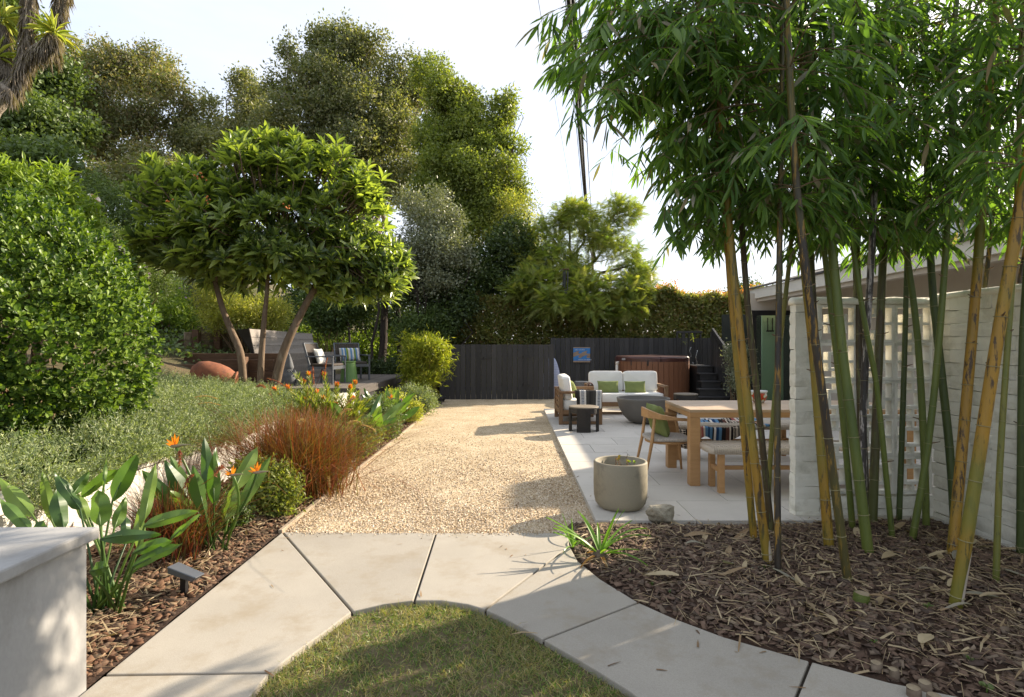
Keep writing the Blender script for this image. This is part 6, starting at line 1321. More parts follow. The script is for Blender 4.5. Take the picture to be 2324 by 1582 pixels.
# wind chime hanging in the jacaranda
wc = at(1284, 612, 17.2); t = thing('wind_chime', 'dark tube wind chime hanging in the jacaranda', 'wind chime', wc); 
mb = MB(); mb.lathe([(.10, 0), (.10, .02), (0, .025)], 20); obj('disc', mb, MT['sleeper'], t)
for k in range(5):
    a = 2 * math.pi * k / 5 + .4; L_l = .32 + .06 * k; x, y = .075 * math.cos(a), .075 * math.sin(a); mb = MB(); mb.tube([(x, y, -.06), (x, y, -.06 - L_l)], .018, 10); mb.tube([(x, y, .0), (x, y, -.07)], .003, 4); obj('tube', mb, MT['blackmetal'], t)
mb = MB(); mb.tube([(0, 0, .02), (0, 0, .6)], .004, 4); mb.tube([(0, 0, 0), (0, 0, -.62)], .003, 4); mb.box((0, 0, -.66), (.09, .01, .12)); obj('cord', mb, MT['blackmetal'], t)
# hedge behind the fences
def hedge():
    r = np.random.default_rng(61); t = thing('hedge', 'tall clipped dark green hedge with reddish tips behind the fences', 'hedge', (3, 18.9, -.05)); n = 30000
    X = r.uniform(-2.4, 8.2, n); ztop = 3.12 + .10 * np.sin(X * 1.7) + .07 * np.sin(X * 4.1) + .05 * np.sin(X * 9)
    side = r.random(n); Y = np.where(side < .72, 18.35 + np.abs(r.normal(0, .22, n)) + .08 * np.sin(X * 3) , r.uniform(18.35, 19.6, n)); Z = np.where(side < .72, r.uniform(.0, 1, n) * ztop, ztop - np.abs(r.normal(0, .1, n)))
    per = 5; N = n * per; pos = np.repeat(np.stack([X, Y, Z], 1), per, 0) + r.normal(size=(N, 3)) * .055; d = norm(r.normal(size=(N, 3)) + [0, -.5, .25]); nr = norm(r.normal(size=(N, 3)) * .7 + [0, -.7, .5]); L = r.uniform(.08, .14, N)
    leaves(t, LEAF2, pos, frames(d, nr), np.stack([L * .6, L, L], 1), LM['hedge'], rnd=np.repeat(r.random(n), per) * .6 + r.random(N) * .39)
    n = 2600; X = r.uniform(1.2, 8.0, n); Z = 3.12 + .10 * np.sin(X * 1.7) + .07 * np.sin(X * 4.1) + np.abs(r.normal(0, .10, n)) + .25 * np.exp(-((X - 5.15) / .22) ** 2) * r.random(n); pos = np.stack([X, r.uniform(18.4, 19.4, n), Z], 1); d = norm(r.normal(size=(n, 3)) * .5 + [0, 0, 1]); L = r.uniform(.06, .11, n)
    leaves(t, LEAF2, pos, frames(d, rdirs(n, r)), np.stack([L * .45, L, L], 1), LM['hedgered'], name='red_tips')
    mb = MB()
    for k in range(24):
        x = -2.2 + k * .45 - 3; mb.tube([(x, .1 + .1 * math.sin(k), 0), (x + .05, .0, 1.4), (x + .1 * math.sin(k * 2), .05, 2.9)], [.03, .022, .01], 6)
    obj('stems', mb, MT['darkbark'], t)
hedge()
# --- trunks and shade shrubs behind the deck
for i, (x, D, lean, rr, lb) in enumerate(((868, 18.5, 8, .14, 'thick dark trunk standing behind the deck'), (905, 19.5, -4, .10, 'second dark trunk close to the thick one behind the deck'), (842, 17.6, 26, .05, 'thin leaning dark trunk beside the thick trunk behind the deck'), (795, 18.4, -6, .045, 'thin forked dark stem behind the striped pillow armchair'), (945, 19.2, 10, .06, 'shaded trunk behind the golden bamboo clump'))):
    b = gz(x, D); tp = at(x + lean, 560, D + .6); r = np.random.default_rng(80 + i); t = thing('shade_tree', lb, 'tree', b); mb = MB(); P = limb(mb, b + Vector((0, 0, -.1)), tp, rr, rr * .6, r, b, .012, 9, 9); obj('trunk', mb, MT['darkbark'], t, smooth=True); mb = MB()
    for k in range(5): j = r.integers(2, 7); limb(mb, P[j] + b, P[j] + b + Vector((r.normal(0, .5), r.normal(0, .3), r.uniform(.5, 1.3))), rr * .35, rr * .08, r, b, .07, 6, 5)
    obj('limbs', mb, MT['darkbark'], t, smooth=True)
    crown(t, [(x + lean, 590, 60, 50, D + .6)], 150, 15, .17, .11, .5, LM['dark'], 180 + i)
shrub('shade_shrub', 'bright sunlit green ground shrub glimpsed between the trunks behind the deck', 'shrub', [(800, 790, 70, 45, 20), (720, 770, 60, 40, 20.5), (880, 800, 50, 40, 20.5)], 900, 14, .14, .10, .4, LM['lime'], 91, ground=.4)
shrub('shade_shrub', 'leafy dark green shrub beside the slanted bench back', 'shrub', [(745, 715, 50, 45, 18.8), (800, 700, 60, 40, 19), (700, 700, 40, 40, 19)], 800, 14, .15, .11, .5, LM['ivy'], 93, ground=.7)
shrub('shade_shrub', 'low dark glossy shrub at the far edge of the deck', 'shrub', [(880, 835, 40, 25, 17.2), (830, 840, 40, 20, 17.3)], 420, 14, .1, .08, .45, LM['dark'], 95, ground=.45)
shrub('shade_shrub', 'loose green leafy shrub by the low fence post', 'shrub', [(990, 740, 40, 45, 17.6), (940, 760, 40, 50, 17.6)], 620, 14, .13, .10, .4, LM['ivy'], 97, ground=.1)
shrub('yellow_shrub', 'yellow green fine leaved shrub above the pale timber wall', 'shrub', [(545, 705, 85, 55, 14.6), (610, 715, 60, 50, 15), (490, 700, 45, 50, 14.6)], 1300, 14, .11, .085, .22, LM['yellowgreen'], 99, ground=1.05, nst=9)
s_violet = shrub('slope_shrub', 'bright small leaved green shrub with violet flowers on the slope', 'shrub', [(375, 695, 60, 50, 15.5), (330, 670, 50, 50, 15.8), (415, 720, 35, 35, 15.3)], 1100, 14, .10, .07, .5, LM['lime'], 101, ground=1.2)
shrub('slope_shrub', 'grey green spiky shrub between the violet and yellow green shrubs', 'shrub', [(445, 670, 30, 45, 16.5), (470, 640, 30, 40, 17)], 420, 14, .12, .13, .16, LM['silver'], 103, ground=1.3)
s_pink = shrub('pink_shrub', 'dark needle leaved shrub dotted with pale pink flowers beside the round hedge', 'shrub', [(280, 590, 55, 60, 12), (330, 640, 45, 55, 12), (240, 560, 35, 40, 12.2)], 1100, 14, .09, .08, .16, LM['ivy'], 105, ground=1.1)
def flowers(label, blob, n, s, m, seed, name='flowers', parent=None):
    r = np.random.default_rng(seed); c, e = ell(blob); d = rdirs(n, r); d[:, 1] = -np.abs(d[:, 1]); pos = c + d * e * 1.02; t = parent or thing(name, label, 'flowers', Vector(c)); k = 6; P = np.repeat(pos, k, 0); a = np.tile(np.arange(k) * 2 * math.pi / k, n); nrm = np.repeat(norm(d + [0, -.3, .4]), k, 0); u = norm(np.cross(nrm, np.tile([0, 0, 1.], (n * k, 1)))); v = np.cross(nrm, u); dd = u * np.cos(a)[:, None] + v * np.sin(a)[:, None] + nrm * .2
    leaves(t, OBOV, P, frames(dd, nrm), np.full(n * k, s), m, name=name)
flowers('pale pink daisy flowers over the dark needle shrub', (285, 600, 58, 62, 12), 42, .045, LM['pink'], 1, parent=s_pink)
flowers('tiny violet flowers on the bright slope shrub', (375, 695, 60, 50, 15.5), 30, .03, LM['purple'], 2, parent=s_violet)
shrub('slope_shrub', 'blue flowered grey green scrub on the slope over the round hedge', 'shrub', [(260, 480, 60, 50, 16), (330, 520, 50, 60, 16), (220, 440, 40, 40, 16.5)], 900, 14, .13, .085, .4, LM['ivy'], 107, ground=1.5)
shrub('slope_shrub', 'dry olive scrub between the hillside trees and the loquat', 'shrub', [(330, 420, 80, 50, 22), (250, 410, 60, 40, 22), (410, 400, 70, 40, 23)], 1000, 14, .2, .13, .5, LM['olive'], 109, ground=3.0)
# ivy ground cover on the slope
def cover():
    r = np.random.default_rng(111); n = 42000; X = -4.6 - 13 * r.random(n) ** .8; Y = r.uniform(12.5, 32, n); k = (X < -6.8) | (Y > 17.4); X = X[k]; Y = Y[k]; keep = vnoise(X, Y, .8, 4) > -.45; X = X[keep]; Y = Y[keep]; n = len(X); Z = hillz(X, Y) + r.uniform(.0, .22, n)
    d = norm(r.normal(size=(n, 3)) + [0, 0, .4]); nr = norm(r.normal(size=(n, 3)) * .5 + [0, -.3, 1]); L = r.uniform(.08, .17, n); V, Fc = scatter(LEAF2, np.stack([X, Y, Z], 1), frames(d, nr), np.stack([L * .55, L, L], 1)); o = link('ground_cover', np_mesh('ground_cover', V, Fc, np.repeat(r.random(n), 4)), LM['ivy']); tag(o, 'leafy green ground cover over the hillside', 'ground cover', kind='stuff')
cover()
# --- near left shrubs
def round_bush():
    r = np.random.default_rng(121); c = Vector((-4.42, 5.0, 1.46)); e = np.array([1.03, 1.08, 1.32]); base = Vector((-4.3, 5.0, .6)); t = thing('round_shrub', 'large rounded glossy small leaved shrub on the retaining wall', 'shrub', base); mb = MB()
    for k in range(26):
        d = rdirs(1, r)[0]; d[2] = abs(d[2]) - .35; limb(mb, base + Vector((r.normal(0, .1), r.normal(0, .1), 0)), Vector(np.array(c) + d * e * .72), .02, .006, r, base, .05, 7, 6)
    obj('stems', mb, MT['twig'], t, smooth=True)
    n = 11500; d = rdirs(n * 2, r); d = d[(d[:, 1] < .45) | (d[:, 2] > .2)][:n]; n = len(d); bump = 1 + .06 * np.sin(d[:, 0] * 9 + d[:, 2] * 7) + .05 * np.sin(d[:, 1] * 13 + d[:, 2] * 11 + 2) ; bump = 1 + (bump - 1) * .6
    lay = np.where(r.random(n) < .55, r.uniform(.94, 1.03, n), r.uniform(.72, .95, n)); lay = np.where(r.random(n) < .07, r.uniform(1.03, 1.12, n), lay); P = np.array(c) + d * e * (bump * lay)[:, None]; P = P[P[:, 2] > .48]; d = d[:len(P)] if len(P) == n else norm((P - np.array(c)) / e); n = len(P)
    k = 7; pos = np.repeat(P, k, 0); ax = np.repeat(norm(d + [0, 0, .35] + r.normal(0, .25, (n, 3))), k, 0); a = np.tile(np.arange(k) * 2.4, n) + np.repeat(r.uniform(0, 6, n), k); u = norm(np.cross(ax, np.tile([.3, .2, 1.], (n * k, 1)))); v = np.cross(ax, u); spread = np.tile(np.linspace(.35, 1.5, k), n)
    dd = norm(ax + (u * np.cos(a)[:, None] + v * np.sin(a)[:, None]) * spread[:, None]); L = r.uniform(.036, .06, n * k); pos = pos + ax * np.tile(np.linspace(.03, -.02, k), n)[:, None]
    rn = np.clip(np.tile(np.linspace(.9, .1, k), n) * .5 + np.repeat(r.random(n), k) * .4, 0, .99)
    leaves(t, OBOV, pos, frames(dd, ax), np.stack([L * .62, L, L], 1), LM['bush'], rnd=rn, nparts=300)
round_bush()
s_lime = shrub('lime_shrub', 'lime green long leaved shrub behind the round glossy shrub', 'shrub', [(60, 430, 90, 60, 8.2), (140, 470, 60, 60, 8.4), (-40, 420, 90, 70, 8.2), (175, 520, 40, 60, 8.4)], 1200, 9, .08, .12, .26, LM['lime'], 131, base=LEAF6, ground=1.0, nparts=60, droop_=.2)
flowers('', (205, 452, 14, 12, 8.8), 5, .06, LM['red'], 3, parent=s_lime)
shrub('lime_shrub', 'low dark mass of foliage filling the slope behind the round shrub', 'shrub', [(120, 560, 110, 80, 9.6), (230, 640, 60, 80, 10.2)], 900, 10, .1, .1, .4, LM['ivy'], 133, ground=.9)
# rosemary ground cover on top of the wall
def rosemary():
    r = np.random.default_rng(141); nc = 950; Yc = 2.6 + 7.6 * r.random(nc) ** .9; Xc = WX + .02 - 2.7 * r.random(nc) ** 1.2; rc = r.uniform(.13, .32, nc) * np.where(Yc > 8.5, .8, 1); per_c = 26
    n = nc * per_c; X = np.repeat(Xc, per_c); Y = np.repeat(Yc, per_c); rr = np.repeat(rc, per_c); dv = rdirs(n, r); dv[:, 2] = np.abs(dv[:, 2]) * 1.1; dv = norm(dv)
    hz = hillz(np.minimum(Xc, WX - .05), Yc) + .02 + .10 * np.maximum(0, vnoise(Xc, Yc, 1.3, 2)) * (1 - smooth01((Yc - 7.5) / 2)) + .06 * r.random(nc)
    ne = 210; Xc[:ne] = WX + r.uniform(-.05, .09, ne); Yc[:ne] = r.uniform(3.6, 9.6, ne); spill = .5 + .5 * np.sin(Yc * 2.3) + .4 * np.sin(Yc * 5.1); hz[:ne] = .56 - .16 * np.clip(spill[:ne], 0, 1) * r.random(ne); rc[:ne] = r.uniform(.08, .16, ne)
    X = np.repeat(Xc, per_c); Y = np.repeat(Yc, per_c); rr = np.repeat(rc, per_c); hz[ne:] += .09 * (1 - smooth01((Yc[ne:] - 7.5) / 1.5))
    P = np.stack([X, Y, np.repeat(hz, per_c)], 1) + dv * rr[:, None] * np.array([1, 1, .9]) * r.uniform(.5, 1, n)[:, None]
    per = 10; ax = norm(dv * .7 + r.normal(size=(n, 3)) * .25 + [0, 0, .55]); LL = r.uniform(.06, .15, n); u = np.tile(np.linspace(0, 1, per), n); pos = np.repeat(P, per, 0) + np.repeat(ax * LL[:, None], per, 0) * u[:, None]; N = n * per; dd = norm(np.repeat(ax, per, 0) * .8 + r.normal(size=(N, 3)) * .7); L = r.uniform(.02, .038, N)
    V, Fc = scatter(LEAF2, pos, frames(dd, rdirs(N, r)), np.stack([L * .26, L, L], 1)); o = link('rosemary', np_mesh('rosemary', V, Fc, np.repeat(np.clip(np.repeat(r.random(n), per) * .5 + u * .48, 0, .99), 4)), LM['rosemary']); tag(o, 'sprawling grey green rosemary covering the bank above the white wall', 'rosemary', kind='stuff')
rosemary()
# --- loquat tree
LM['ripe'] = leafmat('ripe_fruit', [(.48, .15, .02), (.40, .13, .02)], trans=0, gain=1)
def loquat():
    D = 10.4; bases = [(552, 852, 10.2), (590, 868, 10.0), (630, 868, 10.1)]; base = at(590, 862, 10.1); t = thing('loquat_tree', 'loquat tree with three bare trunks and a broad dome of long leaves', 'tree', base); r = np.random.default_rng(151)
    tops = [[(552, 870, 10.2), (545, 800, 10.2), (520, 740, 10.25), (502, 690, 10.3), (488, 640, 10.35), (470, 580, 10.4)], [(590, 880, 10.0), (594, 800, 10.05), (600, 720, 10.1), (606, 660, 10.2), (612, 560, 10.3)], [(622, 885, 10.1), (640, 810, 10.1), (664, 750, 10.15), (700, 680, 10.3), (730, 630, 10.4), (760, 560, 10.5)]]
    ends = []
    for i, P in enumerate(tops):
        W3 = catmull([at(*p) for p in P], 5); mb = MB(); r0 = (.07, .058, .085)[i]; mb.tube([p - base for p in W3], list(np.linspace(r0, r0 * .5, len(W3))), 12); obj('trunk', mb, MT['loquatbark'], t, smooth=True); ends.append((W3[-8], W3[-1]))
    blobs = [(600, 400, 130, 100, D), (700, 420, 130, 90, D), (480, 470, 130, 100, D), (400, 470, 95, 90, D), (780, 500, 120, 100, D), (600, 530, 190, 110, D - .2), (420, 560, 100, 70, D), (820, 590, 110, 70, D), (690, 600, 160, 75, D), (520, 600, 130, 60, D), (880, 620, 60, 45, D), (860, 655, 70, 35, D), (780, 660, 80, 30, D), (600, 340, 80, 45, D), (350, 560, 60, 45, D)]
    mb = MB(); cs = [ell(b) for b in blobs]
    for i, (c, e) in enumerate(cs):
        s = min(ends, key=lambda q: (q[1] - Vector(c)).length); limb(mb, s[0].lerp(s[1], r.uniform(.2, 1)), Vector(c), .045, .015, r, base, .06)
    # rosettes
    n = 2100; E = []
    for c_, e_ in cs:
        E.append((c_, e_ * .85))
        for k_ in range(5): d_ = rdirs(1, r)[0]; d_[2] = abs(d_[2]) if r.random() < .6 else d_[2]; E.append((c_ + d_ * e_ * r.uniform(.65, .95), e_ * r.uniform(.28, .48)))
    vol = np.array([np.prod(e[1]) ** .67 for e in E]); pick = r.choice(len(E), n, p=vol / vol.sum()); C = np.array([e[0] for e in E])[pick]; Rd = np.array([e[1] for e in E])[pick] * [1, 1.1, 1]; d = rdirs(n, r); rad = r.random(n) ** .3; P = C + d * Rd * rad[:, None]
    kk = (P[:, 2] > at(0, 690, D).z); P = P[kk]; d = d[kk]; n = len(P); cen = np.array(at(610, 560, D)); outw = norm((P - cen) / np.array([2.6, 2.0, 1.4]))
    for i in range(0, n, 3): limb(mb, Vector(P[i]) - Vector(outw[i]) * .5, Vector(P[i]), .012, .008, r, base, .05, 4, 5)
    o = obj('limbs', mb, MT['loquatbark'], t, smooth=True)
    k = 10; ax = norm(outw * .8 + [0, 0, .75] + r.normal(0, .3, (n, 3))); axr = np.repeat(ax, k, 0); a = np.tile(np.arange(k) * 2.4, n) + np.repeat(r.uniform(0, 6, n), k); u = norm(np.cross(axr, np.tile([.3, .2, 1.], (n * k, 1)))); v = np.cross(axr, u); sp = np.tile(np.concatenate([np.linspace(.2, .75, 5), np.linspace(1.0, 2.4, k - 5)]), n); dd = norm(axr + (u * np.cos(a)[:, None] + v * np.sin(a)[:, None]) * sp[:, None] + np.array([0, 0, -.12])); L = np.tile(np.linspace(.16, .29, k), n) * r.uniform(.8, 1.2, n * k); pos = np.repeat(P, k, 0) + axr * np.tile(np.linspace(.04, -.06, k), n)[:, None]
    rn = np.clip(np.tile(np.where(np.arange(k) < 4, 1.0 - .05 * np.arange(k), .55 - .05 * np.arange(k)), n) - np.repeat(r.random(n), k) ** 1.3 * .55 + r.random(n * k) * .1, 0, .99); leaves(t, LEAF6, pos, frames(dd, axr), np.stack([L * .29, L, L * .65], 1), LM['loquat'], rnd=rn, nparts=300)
    # green fruit clusters and a few ripe ones
    FB = MB().lathe([(0, -.5), (.42, -.25), (.45, .15), (.2, .5), (0, .52)], 7); BV = np.array(FB.v); BFq = [f for f in FB.f if len(f) == 4]; BF = np.array([(f[0], f[1], f[2]) for f in BFq] + [(f[0], f[2], f[3]) for f in BFq])
    front = np.nonzero(P[:, 1] < D - .2)[0]; sel = r.choice(front, 60, replace=False); m_ = 12; pos = np.repeat(P[sel] + ax[sel] * .04, m_, 0) + r.normal(0, .045, (60 * m_, 3)); leaves(t, (BV, BF), pos, frames(rdirs(60 * m_, r), rdirs(60 * m_, r)), np.full(60 * m_, .032), LM['fruit'], name='green_fruit')
    for i, (x, y) in enumerate(((452, 402), (382, 452), (475, 452), (462, 398), (655, 470))):
        q = np.array(at(x, y, D - 1.25)); pp = q + r.normal(0, .035, (5, 3)); leaves(t, (BV, BF), pp, frames(rdirs(5, r), rdirs(5, r)), np.full(5, .032), LM['ripe'], name='ripe_fruit')
loquat()
# --- yucca tree upper left
def yucca():
    D = 8.6; r = np.random.default_rng(161); base = gz(-60, D); t = thing('yucca_tree', 'branching yucca tree with shaggy skirts of dead leaves under green rosettes', 'tree', base); off = base
    trunk = catmull([base + Vector((0, 0, -.1)), at(-40, 330, D), at(0, 225, D), at(30, 190, D)], 6); mb = MB(); mb.tube([p - off for p in trunk], list(np.linspace(.16, .10, len(trunk))), 10); obj('trunk', mb, MT['palebark'], t, smooth=True)
    arms = [[(30, 195), (10, 130), (4, 60)], [(34, 195), (58, 110), (66, 20), (66, -60)], [(30, 190), (60, 130), (100, 100), (118, 82)], [(118, 82 + 40), (132, 30), (145, -30), (150, -90)], [(20, 210), (-30, 170), (-40, 130)]]
    dead = ([], [], [])
    for i, A in enumerate(arms):
        W3 = catmull([at(x, y, D + (.25 if i == 3 else -.05 * i)) for x, y in A], 6); mb = MB(); mb.tube([p - off for p in W3], .06, 8); obj('arm', mb, MT['palebark'], t, smooth=True)
        for q in range(len(W3) * 40):
            k = r.integers(0, len(W3)); p = W3[k]; a = r.uniform(0, 6.28); dead[0].append(p + Vector((math.cos(a) * .05, math.sin(a) * .05, r.uniform(-.05, .05)))); dead[1].append((math.cos(a) * .3, math.sin(a) * .3, -1)); dead[2].append((math.cos(a), math.sin(a), .2))
    n = len(dead[0]); L = r.uniform(.16, .30, n); leaves(t, LEAF2, np.array([tuple(p) for p in dead[0]]), frames(np.array(dead[1]) + r.normal(0, .12, (n, 3)), np.array(dead[2]) + r.normal(0, .3, (n, 3))), np.stack([L * .07, L, L * .6], 1), LM['yuccadead'], name='dead_leaves')
    for (x, y) in ((122, 78), (4, 42), (-8, 130), (150, -80), (60, -60)):
        c = at(x, y, D - .1); m_ = 62; d = rdirs(m_ * 2, r); d = d[d[:, 2] > -.5][:m_]; m_ = len(d); L = r.uniform(.24, .40, m_); leaves(t, LEAF6, np.tile(np.array(c), (m_, 1)) + d * .03, frames(d, np.tile([0, 0, 1.], (m_, 1)) + r.normal(0, .2, (m_, 3))), np.stack([L * .09, L, L], 1), LM['yucca'], nparts=m_ if y > -20 else 0)
yucca()

# ================================================================ FLOWER BORDER
def blade_leaf(t, off, P0, P1, P2, w, m, name='leaf', pet=.006):
    """paddle leaf: petiole P0->P1, blade P1->P2 with folded midrib"""
    P0, P1, P2 = Vector(P0) - off, Vector(P1) - off, Vector(P2) - off; mb = MB(); mid = P0.lerp(P1, .5) + Vector((0, 0, .02)); mb.tube([P0, mid, P1, P1.lerp(P2, .35)], [pet * 1.6, pet * 1.2, pet, pet * .5], 6); d = (P2 - P1); L = d.length; d.normalize(); vw = (P1 + off - Vector((0, 0, CAMH))).normalized(); side = d.cross(vw); side = side.normalized() if side.length > .1 else d.cross(Vector((0, 0, 1))).normalized(); tw = random.uniform(-.45, .45); side = (side * math.cos(tw) + d.cross(side) * math.sin(tw)).normalized(); nrm = side.cross(d); A = []; B_ = []; C_ = []; bend = random.uniform(-.12, .06) * L
    for k in range(11):
        u = k / 10; ww = w * (math.sin(math.pi * min(1, .04 + u ** .8 * .96)) ** .75 + .01) * .5; p = P1.lerp(P2, u) + Vector((0, 0, bend * u * u)) ; wv = .012 * math.sin(u * 11 + w * 50); A.append(p - side * ww + nrm * (ww * .45 + wv)); B_.append(p); C_.append(p + side * ww + nrm * (ww * .45 - wv))
    mb.strip(A, B_); mb.strip(B_, C_); return obj(name, mb, m, t, smooth=True)
def z3(x, y): return (x / 2.426, 929.6 + y / 2.426)
bb = g(250, 1392, .03); t = thing('bird_of_paradise', 'big bird of paradise clump with broad upright leaves behind the concrete planter', 'plant', (bb.x, bb.y, .02)); off = Vector(t.location)
LV = [((620, 500), (755, 210), 60, 3.5), ((795, 600), (858, 280), 42, 3.35), ((550, 640), (540, 425), 70, 3.3), ((350, 650), (310, 420), 55, 3.4), ((440, 545), (300, 350), 44, 3.55), ((165, 660), (0, 480), 46, 3.2), ((175, 575), (0, 385), 56, 3.4), ((285, 610), (232, 340), 36, 3.7), ((400, 470), (492, 338), 36, 3.8), ((795, 640), (1098, 540), 46, 3.2), ((555, 712), (885, 655), 48, 3.05), ((735, 790), (955, 690), 42, 3.05), ((735, 865), (1003, 728), 46, 3.0), ((765, 770), (765, 515), 36, 3.3), ((497, 890), (590, 870), 50, 2.95), ((935, 720), (1105, 555), 20, 3.15), ((450, 480), (670, 300), 46, 3.75), ((630, 650), (692, 490), 40, 3.4), ((250, 640), (175, 655), 44, 3.1), ((560, 520), (588, 215), 12, 3.6), ((480, 600), (430, 470), 40, 3.6), ((700, 720), (690, 560), 34, 3.5)]
for (a, b_, w, D) in LV:
    x0, y0 = z3(*a); x1, y1 = z3(*b_); x2, y2 = z3(random.uniform(530, 640), 1100); D = D - .05
    P0 = bb + Vector((random.uniform(-.10, .12), random.uniform(-.08, .1), 0)); blade_leaf(t, off, P0, at(x0, y0, D), at(x1, y1, D + random.uniform(-.06, .12)), w / 2.426 / F * D * 1.55, LM['bop'])
def bop_flower(t, off, tip, base, s, m1=None):
    tip = Vector(tip); base = Vector(base); mb = MB(); P = droop(base, tip, np.random.default_rng(int(abs(tip.x) * 1e4) % 999), .06, 7); mb.tube([p - off for p in P], [.009] * 7, 7); st = obj('flower_stalk', mb, LM['bop'], t, smooth=True); mb = MB(); q = tip - off
    mb.tube([q + Vector((-.25, 0, -.03)) * s, q + Vector((.1, 0, .0)) * s, q + Vector((.5, -.05, .06)) * s, q + Vector((.95, -.1, .10)) * s], [.07 * s, .11 * s, .06 * s, .005 * s], 8); obj('spathe', mb, LM['bopspathe'], st, smooth=True)
    for (dx, dz, k) in ((-.55, .35, 1), (.05, .75, 1), (-.15, .62, .9), (.3, .62, .95), (-.75, .15, .8)):
        e = q + Vector((dx, random.uniform(-.15, .15), dz)) * s * k; d = e - q; side = d.cross(Vector((0, 1, 0))).normalized() * .075 * s; mb = MB(); A = [q + d * u - side * math.sin(math.pi * min(1, u * .9 + .08)) for u in np.linspace(0, 1, 7)]; B_ = [q + d * u + Vector((0, -.02 * s, 0)) for u in np.linspace(0, 1, 7)]; C_ = [q + d * u + side * math.sin(math.pi * min(1, u * .9 + .08)) for u in np.linspace(0, 1, 7)]; mb.strip(A, B_); mb.strip(B_, C_); obj('petal', mb, LM['bopflower'], st, smooth=True)
def bop(label, base, n, h, spread, w, seed, flowers_=(), D=None):
    t = thing('bird_of_paradise', label, 'plant', base); off = Vector(base); r = np.random.default_rng(seed)
    for i in range(n):
        a = r.uniform(0, 6.28); q = spread * r.uniform(.25, 1); hh = h * r.uniform(.55, 1.05); tip = off + Vector((math.cos(a) * q, math.sin(a) * q, hh)); st = off + Vector((math.cos(a) * q * .45, math.sin(a) * q * .45, hh * r.uniform(.38, .55))); blade_leaf(t, off, off + Vector((r.normal(0, .05), r.normal(0, .05), 0)), st, tip, w * r.uniform(.8, 1.2), LM['bop'])
    for (x, y, D_, s) in flowers_: bop_flower(t, off, at(x, y, D_), off + Vector((r.normal(0, .05), 0, .1)), s)
    return t
b = g(470, 1262, .03); b.y += .1; bop('bird of paradise with a large orange flower beside the white wall', b, 13, .82, .48, .10, 171, ((398, 1012, 4.15, .13), (528, 1078, 3.95, .09), (583, 1072, 3.9, .10)))
b = g(862, 1022, .03); b.x -= .25; bop('arching bird of paradise clump without blooms beside the gravel', b, 22, .72, .78, .13, 173)
b = g(905, 975, .03); b.x -= .2; bop('small bird of paradise with one orange bloom next to the deck wall', b, 17, .75, .65, .12, 175, ((888, 905, 10.0, .12), (818, 1008, 8.4, .08)))
# red fountain grass
def fgrass(label, base, n, h, spread, seed, plumes):
    r = np.random.default_rng(seed); t = thing('fountain_grass', label, 'grass clump', base); seg = 6; a = r.uniform(0, 6.28, n); L = h * r.uniform(.6, 1.15, n); lean = np.abs(r.normal(0, .55, n)) * spread / h; px_ = r.normal(0, .11 * spread / .6, (n, 2)); u = np.linspace(0, 1, seg)[None, :]
    hx_ = px_[:, :1] + np.cos(a)[:, None] * (lean * L)[:, None] * (u + .3 * u ** 2.2); hy_ = px_[:, 1:] + np.sin(a)[:, None] * (lean * L)[:, None] * (u + .3 * u ** 2.2); hz_ = L[:, None] * (u - (.12 + .25 * lean)[:, None] * u ** 2.4); C_ = np.stack([hx_, hy_, hz_], -1); w = r.uniform(.003, .0052, n)[:, None] * (1 - .75 * u); sd_ = np.stack([np.cos(a + 1.57 + r.normal(0, .8, n)), np.sin(a + 1.57 + r.normal(0, .8, n)), np.zeros(n)], -1)[:, None, :] * w[..., None]
    V = np.stack([C_ - sd_, C_ + sd_], 2).reshape(-1, 3); i0 = (np.arange(n) * seg * 2)[:, None] + (np.arange(seg - 1) * 2)[None]; Fc = np.stack([i0, i0 + 1, i0 + 3, i0 + 2], -1).reshape(-1, 4); o = link('blades', np_mesh('blades', V, Fc, np.repeat(np.clip(r.normal(.4, .25, n), 0, .99), seg * 2)), LM['redgrass'], t); o['kind'] = 'stuff'; off = Vector(base)
    for (x, y, D, dx, dy, red) in plumes:
        e = at(x, y, D); e2 = at(x + dx, y + dy, D - .05); P = droop(off + Vector((r.normal(0, .08), r.normal(0, .08), .1)), e2, r, .12, 7); mb = MB(); mb.tube([p - off for p in P], .0018, 4, caps=False); st = obj('flower_stem', mb, LM['redgrass'], t); m_ = 150; uu = r.random(m_); c = np.array(e)[None] * uu[:, None] + np.array(e2)[None] * (1 - uu[:, None]) - np.array(off); c[:, 2] += .02 * np.sin(uu * 3.1); d = norm(np.array(e - e2)[None] * 4 + rdirs(m_, r) * .35); Ll = r.uniform(.018, .032, m_); V, Fc = scatter(LEAF2, c, frames(d, rdirs(m_, r)), np.stack([Ll * .12, Ll, Ll], 1)); o = link('plume', np_mesh('plume', V, Fc, np.repeat(r.random(m_), 4)), LM['plumered'] if red else LM['plume'], t)
b = g(672, 1115, .03); fgrass('big arching clump of red brown fountain grass in the flower border', b, 4200, .92, 1.02, 181, ((490, 905, 6.1, -50, -4, 0), (498, 920, 6.1, -50, -4, 0), (650, 880, 6.0, -45, -22, 1), (735, 860, 5.9, 8, -50, 1), (600, 880, 6.1, -20, -3, 1), (712, 870, 6.0, -2, -40, 1), (690, 955, 5.7, -14, 6, 0), (775, 940, 5.8, 24, -12, 0), (790, 962, 5.8, 30, -4, 0), (850, 978, 6.0, -32, -14, 0), (745, 1085, 5.6, 4, 22, 0), (805, 905, 6.2, -20, 14, 0)))
b = g(392, 1262, .03); b.x += .02; fgrass('smaller red fountain grass tuft between the bird of paradise plants', b, 1500, .55, .42, 183, ((505, 1062, 4.0, -20, 20, 1), (408, 1055, 4.1, 0, -34, 1), (420, 1105, 3.9, 20, -30, 1)))
